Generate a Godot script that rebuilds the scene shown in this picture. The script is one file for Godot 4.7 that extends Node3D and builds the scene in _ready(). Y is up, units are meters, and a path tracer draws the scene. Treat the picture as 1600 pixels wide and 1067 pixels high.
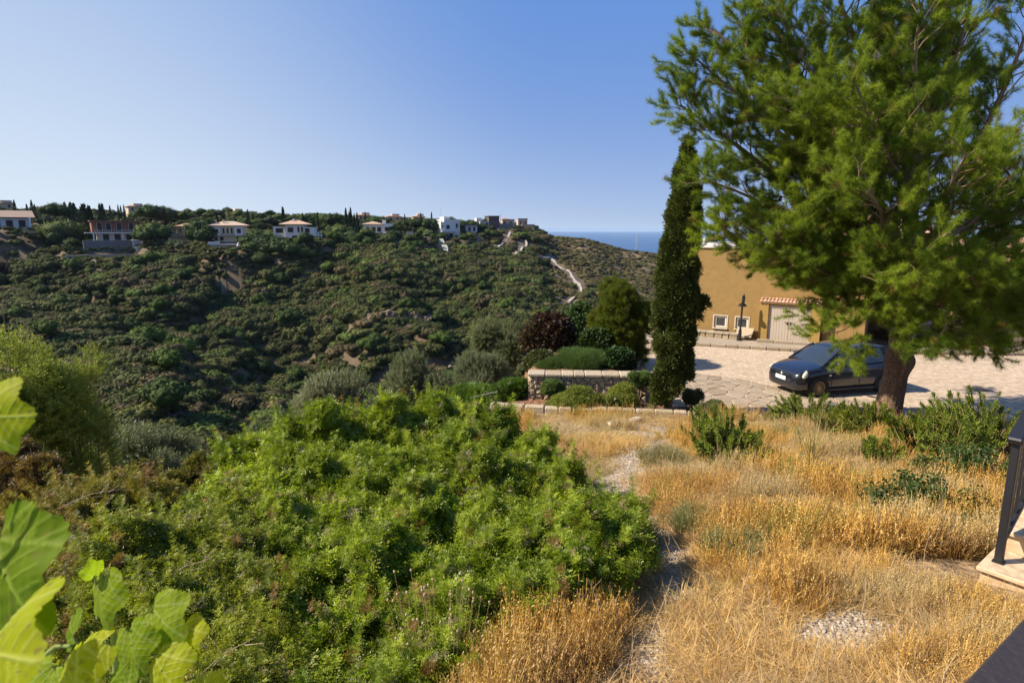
extends Node3D
# A garden above a courtyard, looking across a wooded valley to a ridge of villas and the sea.
# World: x right, y up, z towards the viewer; the courtyard lies at y = 0, metres throughout.

const EYE := 5.25
const FOCAL := 960.0                      # the photograph's focal length in its own pixels (1600 wide)
const PITCH := 0.18132

var used := {}
var names := {}
var noise := FastNoiseLite.new()
var noise2 := FastNoiseLite.new()
var M := {}

# ------------------------------------------------------------------ mesh collector
class MB:
	var v := PackedVector3Array()
	var n := PackedVector3Array()
	var c := PackedColorArray()
	var col := Color(1, 1, 1)
	func tri(a: Vector3, b: Vector3, d: Vector3) -> void:
		var m := (d - a).cross(b - a).normalized()
		v.append(a); v.append(b); v.append(d)
		n.append(m); n.append(m); n.append(m)
		c.append(col); c.append(col); c.append(col)
	func quad(a: Vector3, b: Vector3, d: Vector3, e: Vector3) -> void:
		tri(a, b, d); tri(a, d, e)
	func tri_n(a: Vector3, b: Vector3, d: Vector3, na: Vector3, nb: Vector3, nd: Vector3) -> void:
		v.append(a); v.append(b); v.append(d)
		n.append(na); n.append(nb); n.append(nd)
		c.append(col); c.append(col); c.append(col)
	# a box with chamfered edges
	func box(ctr: Vector3, size: Vector3, basis := Basis(), ch := 0.0) -> void:
		var h := size * 0.5
		if ch <= 0.0:
			var p := []
			for i in 8:
				p.append(ctr + basis * Vector3(h.x if i & 1 else -h.x, h.y if i & 2 else -h.y, h.z if i & 4 else -h.z))
			quad(p[4], p[6], p[7], p[5]); quad(p[1], p[3], p[2], p[0]); quad(p[0], p[2], p[6], p[4])
			quad(p[5], p[7], p[3], p[1]); quad(p[2], p[3], p[7], p[6]); quad(p[0], p[4], p[5], p[1])
			return
		var q := func(sx, sy, sz, ax): # corner inset along all axes but ax
			var w := h - Vector3(ch, ch, ch)
			w[ax] = h[ax]
			return ctr + basis * Vector3(w.x * sx, w.y * sy, w.z * sz)
		for ax in 3:
			var u := (ax + 1) % 3
			var w := (ax + 2) % 3
			for s in [-1.0, 1.0]:
				var k := []
				for e in [[-1, -1], [1, -1], [1, 1], [-1, 1]]:
					var sg := [0.0, 0.0, 0.0]
					sg[ax] = s; sg[u] = float(e[0]); sg[w] = float(e[1])
					k.append(q.call(sg[0], sg[1], sg[2], ax))
				if s > 0: quad(k[3], k[2], k[1], k[0])
				else: quad(k[0], k[1], k[2], k[3])
		for ax in 3: # edges parallel to ax
			var u := (ax + 1) % 3
			var w := (ax + 2) % 3
			for su in [-1.0, 1.0]:
				for sw in [-1.0, 1.0]:
					var k := []
					for e in [[-1.0, u], [1.0, u], [1.0, w], [-1.0, w]]:
						var sg := [0.0, 0.0, 0.0]
						sg[ax] = e[0]; sg[u] = su; sg[w] = sw
						k.append(q.call(sg[0], sg[1], sg[2], e[1]))
					if su * sw > 0: quad(k[0], k[1], k[2], k[3])
					else: quad(k[3], k[2], k[1], k[0])
		for i in 8:
			var sx := 1.0 if i & 1 else -1.0
			var sy := 1.0 if i & 2 else -1.0
			var sz := 1.0 if i & 4 else -1.0
			var a0: Vector3 = q.call(sx, sy, sz, 0)
			var a1: Vector3 = q.call(sx, sy, sz, 1)
			var a2: Vector3 = q.call(sx, sy, sz, 2)
			if sx * sy * sz > 0: tri(a2, a1, a0)
			else: tri(a0, a1, a2)
	func tube(pts: Array, rad: Array, sides := 6, wob := 0.0, seed := 0) -> void:
		var rings := []
		var ctr := []
		for i in pts.size():
			var p: Vector3 = pts[i]
			var d: Vector3 = (pts[mini(i + 1, pts.size() - 1)] - pts[maxi(i - 1, 0)]).normalized()
			var s := d.cross(Vector3(0.31, 0.9, 0.17) if absf(d.y) < 0.9 else Vector3(1, 0, 0.1)).normalized()
			var t := s.cross(d)
			var ring := []
			for k in sides:
				var a := TAU * k / sides
				var r: float = rad[i]
				if wob > 0.0:
					r *= 1.0 + wob * sin(a * 3.0 + i * 1.7 + seed) + wob * 0.7 * sin(a * 5.0 - i * 2.3 + seed)
				ring.append(p + (s * cos(a) + t * sin(a)) * r)
			rings.append(ring)
			ctr.append(p)
		for i in pts.size() - 1:
			for k in sides:
				var k2 := (k + 1) % sides
				var a: Vector3 = rings[i][k]
				var b: Vector3 = rings[i][k2]
				var d2: Vector3 = rings[i + 1][k2]
				var e: Vector3 = rings[i + 1][k]
				tri_n(a, d2, e, (a - ctr[i]).normalized(), (d2 - ctr[i + 1]).normalized(), (e - ctr[i + 1]).normalized())
				tri_n(a, b, d2, (a - ctr[i]).normalized(), (b - ctr[i]).normalized(), (d2 - ctr[i + 1]).normalized())
		if rad[rad.size() - 1] > 0.002:
			for k in range(1, sides - 1):
				tri(rings[-1][0], rings[-1][k], rings[-1][k + 1])
	# a grid of rows of points, smooth normals
	func grid(rows: Array, closed := false) -> void:
		var nr := rows.size()
		var nc: int = rows[0].size()
		var nm := []
		for i in nr:
			var line := []
			for j in nc:
				var jl := (j - 1 + nc) % nc if closed else maxi(j - 1, 0)
				var jr := (j + 1) % nc if closed else mini(j + 1, nc - 1)
				var du: Vector3 = rows[i][jr] - rows[i][jl]
				var dv: Vector3 = rows[mini(i + 1, nr - 1)][j] - rows[maxi(i - 1, 0)][j]
				var m := du.cross(dv)
				if m.length_squared() < 1e-16: # a pole: away from the middle of the next ring
					var ring: Array = rows[1 if i == 0 else nr - 2]
					var ctr := Vector3.ZERO
					for p in ring: ctr += p
					m = rows[i][j] - ctr / ring.size()
				line.append(m.normalized() if m.length_squared() > 0.0 else Vector3.UP)
			nm.append(line)
		for i in nr - 1:
			for j in (nc if closed else nc - 1):
				var k := (j + 1) % nc
				tri_n(rows[i][j], rows[i + 1][k], rows[i][k], nm[i][j], nm[i + 1][k], nm[i][k])
				tri_n(rows[i][j], rows[i + 1][j], rows[i + 1][k], nm[i][j], nm[i + 1][j], nm[i + 1][k])
	func ball(ctr: Vector3, r: Vector3, basis := Basis(), nu := 12, nv := 8, bump := 0.0, nz: FastNoiseLite = null) -> void:
		var rows := []
		for i in nv + 1:
			var row := []
			var ph := PI * i / nv
			for j in nu:
				var th := TAU * j / nu
				var d := Vector3(sin(ph) * cos(th), cos(ph), sin(ph) * sin(th))
				var k := 1.0
				if bump > 0.0: k += bump * nz.get_noise_3d(d.x * 60.0 + ctr.x * 31.0, d.y * 60.0 + ctr.y * 17.0, d.z * 60.0 + ctr.z * 23.0)
				row.append(ctr + basis * (d * r * k))
			rows.append(row)
		grid(rows, true)
	# a pointed leaf: base, tip, half width across; folded along its rib
	func leaf(a: Vector3, b: Vector3, side: Vector3, up := Vector3.ZERO) -> void:
		var m := a.lerp(b, 0.45)
		tri(a, m + side, b)
		tri(a, b, m - side + up)
	func mesh(mat: Material) -> ArrayMesh:
		var arr := []
		arr.resize(Mesh.ARRAY_MAX)
		arr[Mesh.ARRAY_VERTEX] = v
		arr[Mesh.ARRAY_NORMAL] = n
		arr[Mesh.ARRAY_COLOR] = c
		var m := ArrayMesh.new()
		m.add_surface_from_arrays(Mesh.PRIMITIVE_TRIANGLES, arr)
		m.surface_set_material(0, mat)
		return m

# ------------------------------------------------------------------ naming and tagging
func numbered(called: String) -> String:
	var k: int = names.get(called, -1) + 1
	names[called] = k
	return called if k == 0 else "%s_%03d" % [called, k]

func tag(o: Node, label: String, category: String, group := "", kind := "") -> Node:
	if label: o.set_meta("label", label)
	if category: o.set_meta("category", category)
	if group: o.set_meta("group", group)
	if kind: o.set_meta("kind", kind)
	return o

func thing(called: String, label: String, category: String, at_: Vector3, turn := 0.0, group := "") -> Node3D:
	var o := Node3D.new()
	o.name = numbered(called)
	add_child(o)
	o.position = at_
	o.rotation.y = turn
	tag(o, label, category, group)
	return o

func put(called: String, mesh: Mesh, parent: Node = null, xf := Transform3D()) -> MeshInstance3D:
	var o := MeshInstance3D.new()
	o.mesh = mesh
	o.transform = xf
	if parent == null:
		o.name = numbered(called)
		add_child(o)
	else:
		var key := "%d/%s" % [parent.get_instance_id(), called]
		var k: int = names.get(key, -1) + 1
		names[key] = k
		o.name = called if k == 0 else "%s_%03d" % [called, k]
		parent.add_child(o, true)
	return o

# many copies of one small mesh (leaves, needles, blades) as one object or part
func scatter(called: String, mesh: Mesh, xf: Array, colors: Array, parent: Node = null) -> MultiMeshInstance3D:
	var mm := MultiMesh.new()
	mm.transform_format = MultiMesh.TRANSFORM_3D
	mm.use_colors = true
	mm.mesh = mesh
	mm.instance_count = xf.size()
	for i in xf.size():
		mm.set_instance_transform(i, xf[i])
		mm.set_instance_color(i, colors[i])
	var o := MultiMeshInstance3D.new()
	o.multimesh = mm
	if parent == null:
		o.name = numbered(called)
		add_child(o)
	else:
		o.name = called
		parent.add_child(o, true)
		if xf.size() > 8: o.set_meta("kind", "stuff")
	return o

# ------------------------------------------------------------------ places
# The point that the photograph shows at (px, py), d metres in front of the camera.
func at(px: float, py: float, d: float) -> Vector3:
	var u := (px - 800.0) / FOCAL
	var w := (py - 533.5) / FOCAL
	var t := d / (cos(PITCH) - w * sin(PITCH))
	return Vector3(u * t, EYE - (w * cos(PITCH) + sin(PITCH)) * t, -d)

# The point of the ground under the line of sight of column px, d metres away.
func on_ground(px: float, d: float) -> Vector3:
	var x := (px - 800.0) / FOCAL * d
	return Vector3(x, H(x, -d), -d)

func rn(r: RandomNumberGenerator, a: float, b: float) -> float:
	return r.randf_range(a, b)

func basis_to(up: Vector3, spin: float, s := 1.0) -> Basis:
	var y := up.normalized()
	var x := y.cross(Vector3(0.3, 0.1, 1.0)).normalized()
	if x.length() < 0.5: x = Vector3.RIGHT
	var z := x.cross(y)
	var b := Basis(x, y, z) * Basis(Vector3.UP, spin)
	return b.scaled_local(Vector3(s, s, s))

func rnd_dir(r: RandomNumberGenerator) -> Vector3:
	var z := r.randf_range(-1.0, 1.0)
	var a := r.randf_range(0.0, TAU)
	var q := sqrt(1.0 - z * z)
	return Vector3(q * cos(a), z, q * sin(a))

func lin(a: float, pts: Array) -> float: # piecewise linear through [[x, y], ...]
	if a <= pts[0][0]: return pts[0][1]
	for i in range(1, pts.size()):
		if a <= pts[i][0]:
			return lerpf(pts[i - 1][1], pts[i][1], (a - pts[i - 1][0]) / (pts[i][0] - pts[i - 1][0]))
	return pts[-1][1]

# ------------------------------------------------------------------ the lie of the land
# Heights along bearings from the garden: [bearing in degrees, [distance, height] ...]
var land := [
	[-50.0, [[0, 2.3], [6, 1.0], [15, -4], [30, -11], [60, -20], [90, -26], [110, -29], [150, -31], [190, -28], [215, -24], [250, -14], [280, -4], [300, 0], [330, 11], [360, 15], [600, 17], [1200, 20], [2500, -230]]],
	[-40.0, [[0, 2.3], [6, 1.0], [15, -4], [30, -11], [60, -20], [90, -27], [110, -29], [150, -32], [190, -29], [215, -25], [250, -15], [280, -4], [300, 0], [330, 11], [360, 14], [600, 16], [1200, 20], [2500, -230]]],
	[-32.0, [[0, 2.3], [6, 0.8], [15, -3.5], [30, -10], [60, -20], [85, -28], [100, -29.5], [115, -26], [138, -21], [155, -28], [190, -31], [215, -26], [245, -18], [272, -7], [285, -5.5], [296, -2.5], [303, -0.5], [335, 10.5], [600, 15], [1200, 18], [2500, -230]]],
	[-22.6, [[0, 2.3], [6, 0.7], [15, -3], [30, -9], [60, -20], [85, -30], [108, -34], [130, -33], [160, -38.5], [185, -36], [210, -30], [240, -20], [265, -9.5], [288, -5], [300, -2], [335, 9], [360, 11], [600, 13], [1200, 16], [2500, -230]]],
	[-16.5, [[0, 2.3], [6, 0.5], [15, -2.7], [30, -8], [60, -19], [90, -30], [120, -38], [160, -42], [185, -40], [205, -34], [235, -25], [265, -13.5], [290, -5], [302, -2], [335, 6], [360, 10], [600, 12], [1200, 14], [2500, -230]]],
	[-11.8, [[0, 2.3], [6, 0.4], [15, -2.5], [30, -7], [60, -18], [90, -28], [130, -40], [160, -43], [180, -40], [200, -33], [212, -27], [218, -22], [240, -16], [270, -8.5], [300, -3], [325, 1.0], [345, 4], [370, 9], [600, 10], [1200, 10], [2500, -230]]],
	[-6.0, [[0, 2.4], [6, 1.2], [15, -2.0], [30, -6.5], [60, -17], [90, -27], [125, -38], [155, -42], [175, -39], [192, -30], [215, -25], [250, -17], [300, -8], [340, -2.5], [362, 1.5], [385, 6], [420, 8.6], [600, 8], [1200, 0], [2500, -230]]],
	[0.0, [[0, 2.5], [6, 2.0], [15, -0.5], [30, -5], [60, -15], [90, -26], [120, -36], [150, -41], [170, -38], [190, -30], [215, -25.5], [250, -19], [300, -11.5], [350, -5], [395, 2], [430, 7], [480, 4.5], [600, -10], [900, -90], [2500, -260]]],
	[5.9, [[0, 2.5], [15, 1.0], [30, -2], [60, -12], [90, -20], [120, -28], [160, -33], [200, -28], [250, -24], [300, -20.5], [380, -14.5], [450, -9], [520, -4], [570, -3], [640, -10], [800, -50], [1200, -150], [2500, -260]]],
	[11.8, [[0, 2.5], [30, 0], [60, -10], [120, -24], [200, -30], [300, -29], [400, -26.5], [500, -23], [620, -19], [700, -24], [800, -40], [1100, -110], [1500, -180], [2500, -260]]],
	[17.0, [[0, 2.5], [45, 0], [60, -4], [200, -26], [500, -34], [650, -33], [800, -50], [1500, -180], [2500, -260]]],
	[26.0, [[0, 2.5], [55, 0], [100, -10], [300, -50], [1500, -190], [2500, -260]]],
	[60.0, [[0, 2.5], [60, 0], [100, -8], [300, -50], [1500, -190], [2500, -260]]],
]
var rim := [[0, 0.3], [4, 0.75], [6, 0.95], [8, 0.6], [12, 0.2], [18, -0.5], [22, 0.6], [26, 3.2], [30, 6.2], [34, 8.0], [60, 13.0]]       # [distance, x] of the edge where the level ground ends
var court_near := [[3.9, 18.45], [5.2, 17.7], [7.2, 17.1], [9.0, 16.6], [11.0, 15.75], [14.0, 15.1], [20.0, 14.6], [32.0, 14.2]]   # [x, distance] of the courtyard's near edge
var court_far := [[3.0, 29.0], [8.31, 27.5], [12.9, 25.9], [15.0, 25.72], [20.7, 25.3], [34.0, 25.0]]
var garden_edge := [[0.0, 16.6], [1.5, 16.35], [3.5, 16.2], [5.0, 15.9], [7.2, 15.45], [9.0, 15.15], [11.0, 14.85], [14.0, 14.5], [20, 14.2]]  # [x, distance] of the low stone edging

func valley(x: float, z: float) -> float:
	var az := rad_to_deg(atan2(x, -z))
	var r := sqrt(x * x + z * z)
	if z > 0.0: az = clampf(az, -50.0, 60.0)
	var far := r * maxf(cos(deg_to_rad(az)), 0.64)        # the distances of the profiles are measured straight ahead
	var lo := 0
	while lo < land.size() - 2 and az > land[lo + 1][0]: lo += 1
	var k := clampf((az - land[lo][0]) / (land[lo + 1][0] - land[lo][0]), 0.0, 1.0)
	k = k * k * (3.0 - 2.0 * k)
	var y := lerpf(lin(far, land[lo][1]), lin(far, land[lo + 1][1]), k)
	var amp := clampf((r - 12.0) / 150.0, 0.0, 1.0)
	var gul := noise2.get_noise_2d(x * 0.95 + 120.0, z * 0.7 - 60.0)
	y -= clampf((far - 130.0) / 60.0, 0.0, 1.0) * 11.0 * exp(-pow(gul / 0.13, 2.0)) * (1.0 - smoothstep(245.0, 285.0, far))
	y += amp * (noise.get_noise_2d(x * 0.9, z * 0.9) * 3.6 + noise.get_noise_2d(x * 3.1 + 50.0, z * 3.1) * 1.6 + noise.get_noise_2d(x * 13.0 + 9.0, z * 13.0) * 1.1 * smoothstep(60.0, 90.0, r))
	if r > 230.0:
		for v in villas: # the villas stand on levelled ground
			var q := Vector2(x, z).distance_to(v[0])
			if q < v[1] * 1.9: y = lerpf(v[2], y, smoothstep(v[1] * 0.8, v[1] * 1.9, q))
	return y

func plateau(x: float, z: float) -> float:
	var d := -z
	var g := maxf(2.5 - (d - 4.4) * 0.193 - 0.28 * smoothstep(2.6, 0.2, x) * smoothstep(13.0, 7.0, d), 0.14)
	g += noise.get_noise_2d(x * 14.0, z * 14.0) * 0.07 + noise.get_noise_2d(x * 40.0, z * 40.0) * 0.03
	var e := lin(x, court_near)
	var y := lerpf(g, -0.05, smoothstep(e - 0.5, e + 0.15, d))
	if d > 15.0 and x < 4.5: # the planted bed behind the stone wall
		var bed := smoothstep(18.35, 18.6, d) * (1.0 - smoothstep(3.9, 4.4, x - maxf(0.0, (d - 18.5)) * 0.35)) * smoothstep(0.3, 0.7, x)
		y = lerpf(y, 0.72, bed)
	return y

func H(x: float, z: float) -> float:
	var d := -z
	var k := smoothstep(-3.2, 0.6, x - lin(d, rim)) * (1.0 - smoothstep(40.0, 62.0, d))
	if k <= 0.0: return valley(x, z)
	if k >= 1.0: return plateau(x, z)
	return lerpf(valley(x, z), plateau(x, z), k)

# ------------------------------------------------------------------ materials (real-world base colours, linear)
func lc(r: float, g: float, b: float) -> Color:
	return Color(r, g, b).linear_to_srgb()

func noise_tex(freq: float, kind := FastNoiseLite.TYPE_SIMPLEX_SMOOTH, oct := 4, size := 512, seed := 1) -> NoiseTexture2D:
	var f := FastNoiseLite.new()
	f.noise_type = kind
	f.seed = seed
	f.frequency = freq
	f.fractal_octaves = oct
	var t := NoiseTexture2D.new()
	t.width = size
	t.height = size
	t.seamless = true
	t.noise = f
	return t

func ramped(t: NoiseTexture2D, a: Color, b: Color, lo := 0.25, hi := 0.75) -> NoiseTexture2D:
	var g := Gradient.new()
	g.offsets = PackedFloat32Array([lo, hi])
	g.colors = PackedColorArray([a, b])
	var o: NoiseTexture2D = t.duplicate()
	o.color_ramp = g
	return o

func mat(called: String, col: Color, rough := 0.8, vc := true) -> StandardMaterial3D:
	var m := StandardMaterial3D.new()
	m.resource_name = called
	m.albedo_color = col
	m.roughness = rough
	m.vertex_color_use_as_albedo = vc
	M[called] = m
	return m

func leafy(called: String, through: float, rough := 0.55, spec := 0.4) -> StandardMaterial3D:
	var m := mat(called, Color(1, 1, 1), rough)
	m.metallic_specular = spec
	m.backlight_enabled = true
	m.backlight = lc(through * 0.92, through, through * 0.35)
	return m

func relief(m: StandardMaterial3D, t: Texture2D, cm: float, scale: float) -> StandardMaterial3D:
	m.heightmap_enabled = true
	m.heightmap_texture = t
	m.heightmap_scale = cm
	m.uv1_triplanar = true
	m.uv1_world_triplanar = true
	m.uv1_scale = Vector3(scale, scale, scale)
	return m

func materials() -> void:
	var fine := noise_tex(0.03, FastNoiseLite.TYPE_SIMPLEX_SMOOTH, 5, 512, 3)
	var soft := noise_tex(0.012, FastNoiseLite.TYPE_SIMPLEX_SMOOTH, 4, 512, 5)
	var cells := noise_tex(0.035, FastNoiseLite.TYPE_CELLULAR, 2, 512, 7)
	var g := relief(mat("earth", Color(1, 1, 1), 0.95), fine, 6.0, 0.35)
	g.albedo_texture = ramped(fine, Color(0.72, 0.7, 0.68), Color(1, 1, 1), 0.3, 0.7)
	var c := relief(mat("court_concrete", Color(1, 1, 1), 0.85, true), fine, 0.12, 0.8)
	c.albedo_texture = ramped(soft, Color(0.93, 0.92, 0.91), Color(1, 1, 1), 0.35, 0.65)
	var s := relief(mat("stone", Color(1, 1, 1), 0.9), fine, 2.0, 1.4)
	s.albedo_texture = ramped(fine, Color(0.76, 0.74, 0.7), Color(1, 1, 1), 0.3, 0.62)
	var l := relief(mat("limestone", Color(1, 1, 1), 0.75), fine, 0.3, 1.2)
	l.albedo_texture = ramped(soft, Color(0.88, 0.86, 0.83), Color(1, 1, 1), 0.3, 0.7)
	var st := relief(mat("stucco", Color(1, 1, 1), 0.92), fine, 0.25, 0.5)
	st.albedo_texture = ramped(soft, Color(0.95, 0.945, 0.935), Color(1, 1, 1), 0.3, 0.72)
	var b := relief(mat("bark", Color(1, 1, 1), 0.95), cells, 3.0, 2.2)
	b.albedo_texture = ramped(fine, Color(0.6, 0.58, 0.56), Color(1, 1, 1), 0.3, 0.7)
	b.uv1_scale = Vector3(2.6, 0.9, 2.6)
	mat("twig", Color(1, 1, 1), 0.9)
	mat("paint", Color(1, 1, 1), 0.6)
	mat("matt", Color(1, 1, 1), 0.9)
	mat("tile", Color(1, 1, 1), 0.85)
	var w := relief(mat("timber", Color(1, 1, 1), 0.6), fine, 0.25, 3.0)
	w.uv1_scale = Vector3(3, 3, 3)
	mat("iron", lc(0.012, 0.012, 0.015), 0.45, false)
	mat("steel", lc(0.5, 0.5, 0.5), 0.3, false).metallic = 0.9
	var gl := mat("dark_glass", lc(0.025, 0.032, 0.04), 0.03, false)
	gl.metallic_specular = 1.0
	mat("far_glass", lc(0.035, 0.03, 0.03), 0.35, false).metallic_specular = 0.25
	mat("rubber", lc(0.015, 0.015, 0.016), 0.85, false)
	var cp := mat("car_black", lc(0.006, 0.007, 0.013), 0.3, false)
	cp.clearcoat_enabled = true
	cp.clearcoat = 1.0
	cp.clearcoat_roughness = 0.04
	var cs := mat("car_silver", lc(0.42, 0.42, 0.43), 0.35, false)
	cs.metallic = 0.6
	cs.clearcoat_enabled = true
	cs.clearcoat = 1.0
	cs.clearcoat_roughness = 0.05
	mat("plastic", lc(0.02, 0.02, 0.022), 0.5, false)
	var hl := mat("headlamp", lc(0.44, 0.44, 0.36), 0.12, false)
	hl.metallic_specular = 0.8
	mat("bronze", lc(0.38, 0.27, 0.15), 0.35, false).metallic = 0.7
	leafy("lentisc_leaf", 1.0, 0.42, 0.4)
	leafy("needle", 1.1, 0.5, 0.35)
	leafy("cypress_leaf", 0.25, 0.7, 0.25)
	leafy("leaf", 0.7, 0.5, 0.4)
	leafy("grass_blade", 0.7, 0.6, 0.3)
	leafy("fig_leaf", 1.3, 0.6, 0.25)
	leafy("scrub_leaf", 0.35, 0.7, 0.2)
	var sea := mat("sea_water", lc(0.012, 0.06, 0.15), 0.35, false)
	sea.metallic_specular = 0.35
	var pool := mat("pool_water", lc(0.02, 0.12, 0.45), 0.1, false)
	pool.metallic_specular = 0.5

# ------------------------------------------------------------------ the scene
func _ready() -> void:
	# camera
	var cam := Camera3D.new()
	cam.name = "camera"
	add_child(cam)
	cam.position = Vector3(0, EYE, 0)
	cam.rotation.x = -PITCH
	cam.near = 0.05
	cam.far = 90000.0
	var lens := CameraAttributesPhysical.new()
	lens.frustum_focal_length = 21.6
	lens.frustum_focus_distance = 14.0
	lens.exposure_aperture = 8.0
	lens.frustum_near = 0.05
	lens.frustum_far = 90000.0
	cam.attributes = lens
	cam.fov = rad_to_deg(2.0 * atan(533.5 / FOCAL))
	# sun: high on the left
	var to_sun := Vector3(-0.74, 0.65, 0.05).normalized()
	var sun := DirectionalLight3D.new()
	sun.name = "sun"
	add_child(sun)
	sun.look_at_from_position(to_sun * 10.0, Vector3.ZERO, Vector3.UP)
	sun.light_energy = 1.6
	sun.light_angular_distance = 0.53
	sun.light_color = Color(1.0, 0.955, 0.87)
	sun.shadow_enabled = true
	# sky, air and exposure
	var env := Environment.new()
	env.tonemap_mode = Environment.TONE_MAPPER_LINEAR
	env.tonemap_exposure = 1.85
	env.background_mode = Environment.BG_SKY
	env.sdfgi_enabled = true
	env.ssao_enabled = true
	env.ssil_enabled = true
	env.fog_enabled = HAZE > 0.0
	env.fog_density = HAZE
	env.fog_light_color = Color(0.72, 0.83, 0.97)
	var sky := Sky.new()
	var pano := PanoramaSkyMaterial.new()
	pano.panorama = sky_picture(to_sun)
	pano.energy_multiplier = 0.54
	sky.sky_material = pano
	env.sky = sky
	var we := WorldEnvironment.new()
	we.name = "world_environment"
	we.environment = env
	add_child(we)

	noise.seed = 11
	noise.frequency = 0.01
	noise.noise_type = FastNoiseLite.TYPE_SIMPLEX_SMOOTH
	noise.fractal_octaves = 3
	noise2.seed = 23
	noise2.frequency = 0.01
	noise2.fractal_octaves = 2
	materials()
	leaf_units()
	# large structure
	villa_pads()
	build_ground()
	build_courtyard()
	build_yellow_house()
	build_right_house()
	build_far_houses()
	build_paths()
	build_rocks()
	# trees and plants
	build_pine()
	build_cypress()
	build_hillside()
	build_ridge_trees()
	build_near_slope()
	build_wall_and_bed()
	build_thicket()
	build_garden_plants()
	build_grass()
	# objects
	build_cars()
	build_steps()
	build_fig()
	build_small_things()

const HAZE := 0.00003

func sky_picture(to_sun: Vector3) -> ImageTexture:
	var w := 512
	var h := 256
	var im := Image.create_empty(w, h, false, Image.FORMAT_RGBF)
	var zen := Vector3(0.11, 0.275, 0.70)
	var hor := Vector3(0.475, 0.60, 0.81)
	var hor_sun := Vector3(0.76, 0.87, 0.97)
	for j in h:
		var e := PI * (0.5 - (j + 0.5) / h)
		for i in w:
			var a := TAU * (i + 0.5) / w
			var d := Vector3(sin(a) * cos(e), sin(e), -cos(a) * cos(e))
			var el := maxf(rad_to_deg(e), 0.0)
			var th := rad_to_deg(d.angle_to(to_sun))
			var saz := rad_to_deg(absf(angle_difference(a, atan2(to_sun.x, -to_sun.z))))
			# the air is hazier towards the sun: its pale band reaches higher there
			var deep := 8.0 + 20.0 * smoothstep(98.0, 46.0, saz)
			var c := zen.lerp(hor.lerp(hor_sun, smoothstep(110.0, 53.0, saz)), exp(-el / deep))
			c += Vector3(0.8, 0.76, 0.6) * exp(-pow(th / 15.0, 2.0))
			im.set_pixel(i, j, Color(c.x, c.y, c.z))
	return ImageTexture.create_from_image(im)

# ------------------------------------------------------------------ ground, sea
func build_ground() -> void:
	var nr := 250
	var na := 300
	var pts := PackedVector3Array()
	var cols := PackedColorArray()
	var nrm := PackedVector3Array()
	var idx := PackedInt32Array()
	for i in nr + 1:
		var r := 1.0 * pow(2600.0, float(i) / nr)
		for j in na + 1:
			var az := deg_to_rad(lerpf(-78.0, 78.0, float(j) / na))
			var x := sin(az) * r
			var z := -cos(az) * r
			var y := H(x, z)
			pts.append(Vector3(x, y, z))
			cols.append(ground_colour(x, z, r, rad_to_deg(az)))
	for i in nr + 1:
		for j in na + 1:
			var w := na + 1
			var a: Vector3 = pts[i * w + mini(j + 1, na)] - pts[i * w + maxi(j - 1, 0)]
			var b: Vector3 = pts[mini(i + 1, nr) * w + j] - pts[maxi(i - 1, 0) * w + j]
			nrm.append(a.cross(b).normalized())
			if i < nr and j < na:
				var k := i * w + j
				idx.append_array(PackedInt32Array([k, k + w, k + w + 1, k, k + w + 1, k + 1]))
	var arr := []
	arr.resize(Mesh.ARRAY_MAX)
	arr[Mesh.ARRAY_VERTEX] = pts
	arr[Mesh.ARRAY_NORMAL] = nrm
	arr[Mesh.ARRAY_COLOR] = cols
	arr[Mesh.ARRAY_INDEX] = idx
	var m := ArrayMesh.new()
	m.add_surface_from_arrays(Mesh.PRIMITIVE_TRIANGLES, arr)
	m.surface_set_material(0, M.earth)
	tag(put("ground", m), "dry earth falling from the garden into the valley and up the far hill", "ground", "", "structure")
	var s := MB.new()
	var n := 24
	for i in n:
		var a0 := deg_to_rad(lerpf(-80.0, 80.0, float(i) / n))
		var a1 := deg_to_rad(lerpf(-80.0, 80.0, float(i + 1) / n))
		for k in 6:
			var r0: float = [900, 2000, 4500, 9000, 18000, 28000][k]
			var r1: float = [2000, 4500, 9000, 18000, 28000, 42000][k]
			s.quad(Vector3(sin(a0) * r0, -185, -cos(a0) * r0), Vector3(sin(a0) * r1, -185, -cos(a0) * r1), Vector3(sin(a1) * r1, -185, -cos(a1) * r1), Vector3(sin(a1) * r0, -185, -cos(a1) * r0))
	tag(put("sea", s.mesh(M.sea_water)), "blue sea reaching the horizon beyond the ridge", "sea", "", "structure")

func ground_colour(x: float, z: float, r: float, az: float) -> Color:
	var n1 := noise.get_noise_2d(x * 6.0 + 90.0, z * 6.0) * 0.5 + 0.5
	var n2 := noise2.get_noise_2d(x * 22.0, z * 22.0 + 40.0) * 0.5 + 0.5
	var far := Color(0.11, 0.078, 0.045).lerp(Color(0.20, 0.135, 0.075), n1)
	far = far.lerp(Color(0.28, 0.26, 0.24), smoothstep(0.66, 0.82, n2) * 0.7)
	if az < -15.0 and az > -38.0 and -z > 95.0 and -z < 145.0: far = far.lerp(Color(0.25, 0.235, 0.22), smoothstep(0.6, 0.78, n2))
	if az > 4.0 and r > 330.0: far = far.lerp(Color(0.34, 0.22, 0.11), 0.6 * smoothstep(0.35, 0.65, n1))
	var near := Color(0.26, 0.165, 0.085).lerp(Color(0.38, 0.265, 0.15), n2)
	var d := -z
	var out := near.lerp(far, smoothstep(20.0, 40.0, r))
	if r < 40.0:
		var g := lin(x, garden_edge)
		if d > g and x > -0.5:
			out = Color(0.24, 0.115, 0.06).lerp(Color(0.31, 0.16, 0.085), n2)
		elif d > 2.0:
			out = out.lerp(Color(0.48, 0.39, 0.30), gravel_at(x, z) * 0.8)
	return out

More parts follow.
